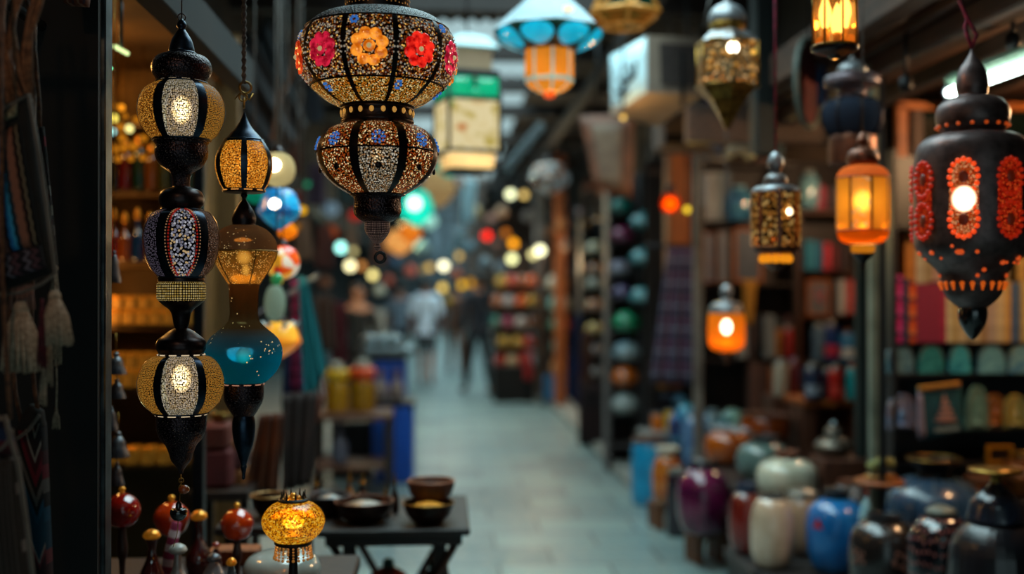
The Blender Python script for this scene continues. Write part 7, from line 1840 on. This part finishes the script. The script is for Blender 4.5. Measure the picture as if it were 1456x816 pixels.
# more hats hanging above on the wall behind it
for i, (x, y, r, c_, cn) in enumerate(((800, 318, 9, '#8c5420', 'brown'), (784, 330, 8, '#a86428', 'orange-brown'), (806, 348, 8, '#5c4c44', 'grey-brown'), (752, 306, 9, '#8c7c74', 'dusty'), (714, 300, 9, '#94745c', 'beige'), (700, 312, 9, '#8c5c4c', 'brick-beige'), (676, 300, 9, '#94805c', 'tan'), (740, 395, 8, '#a8642c', 'gold-brown'), (712, 380, 9, '#4c5c68', 'blue-grey'), (690, 372, 9, '#5c7484', 'steel-blue'), (708, 350, 8, '#743c24', 'chestnut'),
     (456, 360, 10, '#3c4450', 'slate'), (462, 400, 9, '#8c5c44', 'peach-brown'), (524, 310, 8, '#9c5c3c', 'copper'), (545, 345, 10, '#5c8c8c', 'sage-teal'), (540, 300, 9, '#443834', 'umber'), (560, 372, 9, '#34506c', 'denim'), (583, 384, 8, '#a84430', 'coral'), (648, 390, 9, '#98482c', 'terracotta'), (552, 398, 8, '#94402c', 'brick'), (600, 350, 10, '#6c9094', 'misty'), (668, 350, 9, '#54707c', 'petrol'), (540, 412, 8, '#8c9490', 'pewter'), (456, 232, 8, '#a4402c', 'tomato'), (440, 180, 12, '#3c3c40', 'charcoal'))):
    d_ = 12.2 + ((i * 5) % 9) * .9
    p = at(x, y + r, d_)
    T = thing('hanging_basket', f'{cn} round basket hanging in the crowded distance over the lane', 'basket', p, 0, 'baskets hanging over the far lane'); R = px2(r, d_)
    MB().lathe([(.001, 0)] + cr([(R*.6, 0), (R, R*.5), (R*.9, R*1.1), (R*.4, R*1.9)]) + [(.001, R*1.95)], 16).build('basket_body', pbr('hb_' + c_, c_, .8), T)
    MB().tube([(0, 0, R*1.9), (0, 0, 3.25 - p.z)], .008, seg=4).build('cord', BLK, T)
for i, (x, y, w_, h_, d_, c_, cn, kd) in enumerate(((418, 225, 12, 44, 7.6, '#6c4438', 'dusty brown', 'shirt'), (450, 262, 14, 60, 8.3, '#4c3c50', 'dull violet', 'shawl'), (472, 208, 12, 50, 9.0, '#8c4c34', 'terracotta', 'shawl'), (492, 262, 12, 56, 9.6, '#3c5054', 'slate green', 'shirt'), (432, 340, 12, 60, 7.9, '#7c5c48', 'camel', 'scarf'),
        (462, 352, 13, 60, 8.8, '#54302c', 'russet', 'scarf'), (520, 300, 12, 60, 11, '#6c6c68', 'stone grey', 'shawl'), (540, 350, 11, 50, 12.2, '#7c4c3c', 'clay', 'scarf'), (446, 150, 14, 50, 7.2, '#38404c', 'ink blue', 'shawl'), (404, 180, 10, 40, 6.9, '#5c3c30', 'cocoa', 'scarf'), (500, 330, 10, 46, 10.4, '#8c7c6c', 'oatmeal', 'shirt'), (424, 290, 8, 34, 7.0, '#8c2c30', 'cherry red', 'scarf'))):
    base = at(x, y + h_/2, d_)
    T = thing('hanging_' + kd, f'{cn} {kd} hanging in the dim clutter on the left upper side of the lane', kd, base, 0, 'clothes strung over the left stalls')
    cs = [at(x + sx * w_ * q, yy, d_) - base for sx, q, yy in ((-1, .7, y - h_/2), (1, .7, y - h_/2), (1, 1., y + h_/2), (-1, 1., y + h_/2))]
    MB().quadsheet(cs, .012, 12, 8, 0, 0, .018, 2 + i % 3, nrm=Vector((.2, -1, 0)).normalized()).build('cloth_body', pbr('hc_' + c_, c_, .9, 0, None, 6, .2), T)
    MB().tube([(-.08, 0, cs[0].z), (0, 0, cs[0].z + .06), (.08, 0, cs[0].z)], .005, seg=5).tube([(0, 0, cs[0].z + .06), (0, 0, 3.35 - base.z)], .005, seg=4).build('hanger', BLK, T)
# long cloth banners in the distance
for q, d_, c_, lb in (([(658, 252), (678, 256), (674, 318), (655, 318)], 10, '#a8ccd8', 'pale ice-blue cloth strip hanging under the tiered lantern'),
     ([(768, 172), (776, 182), (722, 250), (716, 236)], 8.5, '#8ca0a8', 'grey-white cloth slung diagonally below the turquoise lamp'),
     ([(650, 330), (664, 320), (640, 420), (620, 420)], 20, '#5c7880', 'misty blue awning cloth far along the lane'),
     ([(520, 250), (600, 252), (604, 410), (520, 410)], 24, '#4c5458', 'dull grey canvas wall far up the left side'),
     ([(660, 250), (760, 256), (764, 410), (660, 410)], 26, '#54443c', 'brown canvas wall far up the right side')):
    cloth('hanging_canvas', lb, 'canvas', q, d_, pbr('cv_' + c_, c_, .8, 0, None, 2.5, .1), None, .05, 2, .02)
for q, d_, c_, lb in (([(300, 100), (352, 40), (432, 190), (396, 230)], 6.0, '#2c2c30', 'dark grey awning folded against the left upper wall'),
     ([(356, 60), (384, 20), (440, 170), (424, 200)], 6.6, '#3c4044', 'lighter grey awning panel beside the mosaic lantern')):
    cloth('folded_awning', lb, 'awning', q, d_, pbr('aw_' + c_, c_, .7, 0, None, 2.5, .1), None, .03, 2, .02)
tag(MB().tube([at(x, y, 5.6) for x, y in ((424, -20), (420, 60), (412, 110), (398, 140), (392, 170), (386, 200))], .012).build('hanging_rope', BROWNC), 'brown rope hanging in a loose curve left of the mosaic lantern', 'rope')
# left stalls' far dark wares
for i, (q, d_, c_, lb) in enumerate((([(446, 420), (474, 420), (480, 500), (448, 500)], 9.6, '#4c3c34', 'brown coat hanging behind the teal shawl'), ([(470, 430), (492, 430), (494, 530), (470, 530)], 10.4, '#5c1c28', 'wine-red dress hanging beside the brown coat'),
      ([(524, 440), (548, 440), (548, 480), (524, 480)], 15.6, '#8c9494', 'pale grey shirt hanging behind the crates'))):
    cloth('hanging_coat', lb, 'clothes', q, d_, pbr('coat_' + c_, c_, .9), 'clothes hanging by the left stalls', .03)

# ------------------------------------------------------------------ sign box, board, and other upper things on the right
d = 6.3
A, B_, C_, D_ = at(868, 78, d + .25), at(921, 50, d - .2), at(923, 131, d - .2), at(871, 166, d + .25)
zt_, zb_ = (A.z + B_.z)/2, (C_.z + D_.z)/2
T = thing('shop_sign', 'boxy lightbox shop sign with a pale blue face and dark Arabic lettering', 'sign', A)
n_ = Vector(((B_ - A).y, -(B_ - A).x, 0)).normalized()
back = at(990, 60, d + .05)
top = [A, B_, Vector((back.x, B_.y + .05, B_.z)), Vector((back.x - .1, A.y + .35, A.z))]
bot = [Vector((p.x, p.y, D_.z if i in (0, 3) else C_.z)) for i, p in enumerate(top)]
mb = MB().add([p - A for p in top + bot], [(0, 3, 2, 1), (4, 5, 6, 7), (0, 1, 5, 4), (1, 2, 6, 5), (2, 3, 7, 6), (3, 0, 4, 7)])
mb.build('sign_box', pbr('tan_box', '#94806f', .7, 0, '#74645a', 4, .2), T)
f = lambda u, v, o=.006: A.lerp(B_, u).lerp(D_.lerp(C_, u), v) + n_ * o - A
MB().quadsheet([f(.03, .03), f(.97, .03), f(.97, .97), f(.03, .97)], .008, 3, 3, nrm=n_).build('lit_face', pbr('pale_sign_face', '#b0ccd0', .4, 0, '#a0c0c8', 3, 0, es=.4, emit='#a8ccd4'), T)
INK = pbr('sign_ink', '#1c2c34', .6)
def stroke(pts, r=.0105): 
    return MB().tube([f(u, v, .016) for u, v in pts], r, seg=6)
mb = stroke([(.22, .62), (.24, .7), (.32, .71), (.38, .64), (.38, .56)])
for pts in ([(.38, .66), (.46, .66), (.5, .6), (.5, .5)], [(.5, .63), (.58, .62), (.62, .55), (.62, .44)], [(.62, .6), (.72, .58), (.74, .36)], [(.3, .82), (.42, .82), (.54, .78)], [(.28, .52), (.31, .5)], [(.54, .38), (.57, .37)]):
    mb.tube([f(u, v, .016) for u, v in pts], .0105, seg=6)
mb.build('lettering', INK, T)
MB().box((top[2] + Vector((-.14, -.1, .0)) - A) - Vector((0, 0, .25)), (.02, .02, .3)).build('bracket', BLK, T)
mb = MB().add([p - A + Vector((0, -.012, 0)) for p in (B_.lerp(top[2], .2) + Vector((0, 0, -.04)), B_.lerp(top[2], .9) + Vector((0, 0, -.04)), C_.lerp(bot[2], .9) + Vector((0, 0, .04)), C_.lerp(bot[2], .2) + Vector((0, 0, .04)))], [(0, 1, 2, 3)])
mb.build('dark_side_patch', pbr('dark_brown_patch', '#3c302c', .8), T)  # flat dark patch laid on the side of the box
MB().tube([Vector((.2, .1, 0)), Vector((.2, .1, 3.4 - A.z))], .015).build('hanger_rod', BLK, T)
# brown carved board hung at a slant, grey-brown shutter box
d = 7.4
q = [(824, 165), (902, 162), (898, 282), (846, 268)]
base = at(862, 285, d)
T = thing('carved_board', 'slanted brown carved board hanging below the shop sign', 'board', base)
cs = [at(x, y, d) - base for x, y in q]
MB().quadsheet(cs, .04, 6, 6, nrm=Vector((0, -1, 0))).build('board_frame', pbr('board_brown', '#7c4a34', .6, 0, '#543424', 6, .2), T)
cs2 = [at(x, y, d - .03) - base for x, y in ((840, 176), (884, 174), (884, 272), (856, 262))]
MB().quadsheet(cs2, .012, 6, 6, nrm=Vector((0, -1, 0))).build('grey_panel', pbr('board_grey', '#5c483c', .7, 0, '#74604f', 14, .2), T)
MB().tube([at(850, 165, d) - base, Vector((at(850, 165, d).x - base.x, 0, 3.3 - base.z))], .01).build('cord', BLK, T)
d = 6.95
q_ = at(990, 200, d)
T = thing('shutter_box', 'grey-brown roller shutter housing right of the sign, over the pale post', 'housing', (q_.x, q_.y + .15, q_.z - .05))
MB().box((0, 0, .12), (.44, .3, .24), bev=.02).build('housing_body', pbr('housing_brown', '#5c4a40', .7, 0, '#443630', 5, .2), T)
MB().box((0, -.155, .06), (.4, .012, .05)).build('slot', BLK, T)
MB().box((.1, .1, .9), (.03, .03, 1.35)).build('support', BLK, T)
# large painted leather shield shape behind magenta cord
d = 4.9
base = at(1148, 176, d)
T = thing('hanging_tambourine', 'big dim round frame drum with a grey rim and red-painted skin, behind the cords', 'drum', base)
c0 = at(1150, 118, d) - base
Rm = Matrix.Rotation(math.radians(52), 3, 'Z')
R = px2(62, d)
mb = MB()
pts = [Rm @ Vector((R*.82*math.cos(2*PI*k/36), 0, R*math.sin(2*PI*k/36))) + c0 for k in range(37)]
mb.tube(pts, .014, seg=8, caps=False).build('rim', pbr('greygreen_rim', '#5c645c', .6), T)
vs = [c0 + Rm @ Vector((0, .004, 0))] + [p for p in pts[:36]] + [c0 + Rm @ Vector((0, .02, 0))] + [p + Rm @ Vector((0, .016, 0)) for p in pts[:36]]
fs = [(0, 1 + k, 1 + (k+1) % 36) for k in range(36)] + [(37, 38 + (k+1) % 36, 38 + k) for k in range(36)]
MB().add(vs, fs).build('painted_skin', pbr('dark_red_skin', '#5c1c20', .6, 0, '#2c1418', 7, .2), T)
MB().tube([c0 + Vector((0, 0, R)), c0 + Vector((0, 0, R + .5))], .004).build('cord', BLK, T)
cloth('hanging_scarf', 'narrow blue and pink striped cloth strip hanging near the amber cylinder lamp', 'scarf', [(1160, 86), (1176, 86), (1178, 150), (1163, 152)], 5.0, bands('blue_pink_strip', [(0, '#1c5c8c'), (.4, '#84546c'), (.6, '#1c3c5c')], 0, 1))
tag(MB().tube([at(1000, 40, 4.4), at(1016, -30, 4.4)], .004).build('hanging_wire', CORD), 'thin grey wire running up left of the six-sided lantern', 'wire')

# ------------------------------------------------------------------ people far down the lane
SKIN = pbr('warm_skin', '#a87054', .6, 0, '#7c4c38', 8, .05)
def skinmesh(name, verts, edges, radii, mat, parent, root=0, sub=2):
    me = bpy.data.meshes.new(name + '_rig'); me.from_pydata([tuple(v) for v in verts], edges, []); me.update()
    o = bpy.data.objects.new(name + '_rig', me); C.objects.link(o)
    md_ = o.modifiers.new('s', 'SKIN'); md_.use_smooth_shade = True
    for i, r in enumerate(radii):
        sv = me.skin_vertices[0].data[i]; sv.radius = r if isinstance(r, tuple) else (r, r); sv.use_root = (i == root)
    sb = o.modifiers.new('u', 'SUBSURF'); sb.levels = sub; sb.render_levels = sub
    dg = bpy.context.evaluated_depsgraph_get()
    ev = o.evaluated_get(dg); nm2 = bpy.data.meshes.new_from_object(ev)
    bpy.data.objects.remove(o, do_unlink=True); bpy.data.meshes.remove(me)
    nm2.name = name; nm2.materials.clear(); nm2.materials.append(mat)
    n = bpy.data.objects.new(name, nm2); C.objects.link(n); n.parent = parent
    return n
def person(label, px_, feet, H, facing, top, legs, hair, shoes, stride=.12, armout=.06, shorts=False, bend=0., longsleeve=False, lean=0.):
    p = onz(px_, feet, 0)
    T = thing('person', label, 'person', p, facing)
    k = H / 1.75
    hipz, kz, az = .93*k, .5*k, .08*k
    shz, nz_, hz = 1.44*k, 1.53*k, 1.64*k
    V = []; E = []; Rr = []
    def v(p_, r): V.append(Vector(p_)); Rr.append(r); return len(V) - 1
    pel = v((0, 0, hipz + .04), (.13*k, .095*k)); wa = v((0, lean*.3, 1.12*k), (.11*k, .08*k)); ch = v((0, lean*.7, 1.3*k), (.135*k, .095*k)); ns = v((0, lean, shz + .02), (.09*k, .075*k)); nk = v((0, lean, nz_), .05*k)
    h1 = v((0, lean - .012, hz - .035), (.074*k, .088*k)); h2 = v((0, lean, hz + .03), (.084*k, .1*k)); h3 = v((0, lean + .01, hz + .085), (.06*k, .075*k))
    E += [(pel, wa), (wa, ch), (ch, ns), (ns, nk), (nk, h1), (h1, h2), (h2, h3)]
    ns2 = v((0, lean - .095*k, hz - .02), .012*k); E.append((h1, ns2))   # nose
    hands = []
    for s_ in (-1, 1):
        sh = v((s_*.175*k, lean, shz - .02), .058*k); el = v((s_*(.22*k + armout), lean + .03 + bend*.0, shz - .30*k), .042*k)
        wr = v((s_*(.22*k + armout), lean - .06 - bend, shz - .53*k + bend*.9), .027*k); pa = v((s_*(.215*k + armout), lean - .08 - bend*1.2, shz - .61*k + bend), (.034*k, .018*k))
        E += [(ns, sh), (sh, el), (el, wr), (wr, pa)]
        for q in range(4):
            b = V[pa] + Vector((0, (q - 1.5)*.018*k, -.03*k)); t = b + Vector((-s_*.01*k, -.012*k, (-.05 - .012*(q in (1, 2)))*k))
            i1 = v(b, .0095*k); i2 = v(t, .008*k); E += [(pa, i1), (i1, i2)]
        th = v(V[pa] + Vector((-s_*.01, -.035*k, -.005*k)), .0105*k); t2 = v(V[pa] + Vector((-s_*.015, -.05*k, -.035*k)), .009*k); E += [(pa, th), (th, t2)]
        hp = v((s_*.09*k, 0, hipz - .03), .092*k); kn = v((s_*.1*k, -s_*stride*.5 - .02, kz), .06*k); an = v((s_*.1*k, -s_*stride + .02, az), .038*k); ft = v((s_*.11*k, -s_*stride - .13*k, .03), (.04*k, .028*k))
        E += [(pel, hp), (hp, kn), (kn, an), (an, ft)]
        hands.append((sh, el, wr, hp, kn, an, ft))
    body = skinmesh('body', V, E, Rr, SKIN, T, pel)
    # face and ears
    fm = MB()
    for s_ in (-1, 1): MB().ball((s_*.03*k, lean - .088*k, hz + .01), .010*k, seg=8, rings=6).build('eye', BLK, T)
    MB().ball((0, lean - .086*k, hz - .06), .02*k, sc=(1.2, .4, .4), seg=8, rings=6).build('mouth', pbr('lip', '#70402f', .6), T)
    for s_ in (-1, 1): MB().ball((s_*.086*k, lean + .005, hz - .005), .026*k, sc=(.35, .7, 1.1), seg=8, rings=6).build('ear', SKIN, T)
    hm = MB().ball((0, lean + .03, hz + .06), .105*k, sc=(.92, 1.0, .88), seg=18, rings=12); hm.build('hair', hair, T)
    def garment(name, idx, scale, m, extra=0.012):
        mp_ = {a: i for i, a in enumerate(idx)}
        skinmesh(name, [V[a] for a in idx], [(mp_[a], mp_[b]) for a, b in E if a in mp_ and b in mp_], [((Rr[a][0] if isinstance(Rr[a], tuple) else Rr[a])*scale + extra, (Rr[a][1] if isinstance(Rr[a], tuple) else Rr[a])*scale + extra) for a in idx], m, T, 0)
    (s1, e1, w1, p1, k1, a1, f1), (s2, e2, w2, p2, k2, a2, f2) = hands
    hem = v((0, 0, hipz - .06), (.152*k, .118*k)); wb = v((0, 0, hipz + .13), (.11*k, .085*k)); E.append((pel, hem)); E.append((pel, wb))
    garment('shirt', [pel, hem, wa, ch, ns, s1, s2, e1, e2] + ([w1, w2] if longsleeve else []), 1.02, top, .018)
    garment('shorts' if shorts else 'trousers', [pel, wb, p1, p2, k1, k2] + ([] if shorts else [a1, a2]), 1.0, legs, .014)
    for a in (f1, f2):
        q = V[a]; MB().ball((q.x, q.y + .06*k, .045), .05*k, sc=(.85, 2.3, .85), seg=14, rings=8).build('shoe', shoes, T)
    return T
WS = pbr('pale_blue_white_shirt', '#d4e4f4', .8, 0, '#c0d4e8', 3, .05); NV = pbr('navy_black_shirt', '#11131f', .85); GS = pbr('grey_shorts', '#2c3038', .85); HB = pbr('dark_hair', '#120e0c', .6); SHG = pbr('grey_shoe', '#4c4440', .6); BR = pbr('brown_clothes', '#5c3820', .85)
person('person in a pale blue-white shirt and dark shorts walking away up the lane', 606, 548, 1.74, math.radians(172), WS, GS, HB, SHG, .16, .025, True)
person('person in dark navy clothes walking with legs apart, beside the tiered stand', 680, 560, 1.80, math.radians(200), NV, pbr('black_trousers', '#0e0f16', .85), HB, pbr('black_shoe', '#0c0c0e', .5), .26, .06, longsleeve=True)
person('person in a black shirt standing behind the cobalt-blue crates', 509, 590, 1.60, math.radians(20), pbr('black_shirt', '#0c0c10', .9), pbr('black_trousers', '#0e0f16'), HB, SHG, .05, .04, longsleeve=True)
person('person in brown and ochre clothes between the two walkers, farther off', 648, 530, 1.70, math.radians(190), BR, BR, HB, SHG, .12, .05, longsleeve=True)
person('person in grey-white top far off on the left of the white-shirted walker', 569, 526, 1.68, math.radians(170), pbr('greywhite_top', '#7c8c9c', .85), GS, HB, SHG, .12, .02)
# ------------------------------------------------------------------ light
w = bpy.data.worlds.new('sky'); S.world = w; w.use_nodes = True
bgn = w.node_tree.nodes['Background']
nt = w.node_tree; tc = nt.nodes.new('ShaderNodeTexCoord'); sp_ = nt.nodes.new('ShaderNodeSeparateXYZ'); mr = nt.nodes.new('ShaderNodeMapRange')
nt.links.new(tc.outputs['Generated'], sp_.inputs[0]); nt.links.new(sp_.outputs[2], mr.inputs[0])
mr.inputs[1].default_value = .25; mr.inputs[2].default_value = .95; mr.inputs[3].default_value = .75; mr.inputs[4].default_value = 12.
nt.links.new(mr.outputs[0], bgn.inputs[1])      # overcast sky: brightest overhead, dim at the horizon
bgn.inputs[0].default_value = (*srgb('#bfe0e4'), 1)
def lamp(name, loc, col, power, size=.05, typ='POINT'):
    l = bpy.data.lights.new(name, typ); l.energy = power; l.color = srgb(col)
    l.shadow_soft_size = size
    o = bpy.data.objects.new(name, l); C.objects.link(o); o.location = loc
    return o
S.view_settings.view_transform = 'Standard'; S.view_settings.look = 'None'
S.view_settings.gamma = 1; S.view_settings.use_curve_mapping = False
S.view_settings.exposure = 0.0
S.cycles.use_denoising = True
S.cycles.sample_clamp_indirect = 4
S.cycles.max_bounces = 8; S.cycles.diffuse_bounces = 3; S.cycles.glossy_bounces = 3; S.cycles.transparent_max_bounces = 10
S.cycles.caustics_reflective = False; S.cycles.caustics_refractive = False
lamp('unseen_lamp', (-1.5, 3.9, 2.3), '#ffb860', 12, .08)
lamp('unseen_lamp', (-1.4, 4.3, 1.5), '#ffb860', 4, .08)

for (px_, py_, d_, c_, e_) in ((1103, 340, 3.62, '#ffb050', .5), (1227, 320, 3.62, '#ffb050', .5), (1033, 485, 5.25, '#ff9030', .7), (781, 100, 4.45, '#ffb450', .6), (953, 297, 7.2, '#ff7020', .4), (1187, 30, 3.05, '#ffb050', 1.5), (1034, 110, 4.15, '#ffc060', 1.5),
    (592, 300, 8.5, '#80ffe8', 1.2), (664, 180, 5.6, '#ffe8a0', 2), (257, 156, 2.46, '#ffd8a0', .25), (257, 538, 2.46, '#ffd8a0', .25), (417, 745, 2.66, '#ffb040', .5), (1376, 290, 3.08, '#ff7030', .4), (350, 500, 2.6, '#a0f0ff', .28), (348, 375, 2.6, '#ffc060', .35)):
    lamp('lantern_light', at(px_, py_, d_), c_, e_, .012)
for (x, y, z, c_, e_) in ((-.75, .7, 2.5, '#ffc490', 9), (2.9, 7.4, 2.35, '#ffd0a0', 44), (2.75, 4.3, 2.3, '#ffc890', 52), (3.0, 12, 2.6, '#ffb070', 60), (-2.0, 8.5, 2.6, '#ffb878', 30), (-2.0, 14, 2.8, '#ffc890', 60), (2.6, 16, 2.8, '#ffb060', 60)):
    lamp('unseen_lamp', (x, y, z), c_, e_, .05)  # unseen warm lamps added to brighten bags, books, racks and stalls

for (px_, py_, d_, c_, e_) in ((977, 308, 6.6, '#ffd070', 5), (726, 290, 12, '#fff0c0', 14), (768, 372, 13, '#ffd8a0', 26), (498, 392, 13, '#fff0b8', 12), (485, 367, 12.9, '#c0fff0', 8), (631, 392, 15, '#fff0c8', 16), (886, 174, 6.2, '#ffc878', 3), (430, 310, 5.2, '#ffc060', 4), (573, 336, 13, '#fff0b0', 10)):
    lamp('bulb_light', at(px_, py_, d_), c_, e_, .02)
for o in S.objects:      # hung things are turned to the shoppers coming up the lane
    if o.parent is None and o.name.split('.')[0] in ('hanging_lantern', 'hanging_globe', 'pendant_lamp', 'oil_lamp', 'bare_bulb', 'hanging_lamp', 'ceramic_jar'):
        o.rotation_euler.z -= math.atan2(o.location.x, o.location.y)
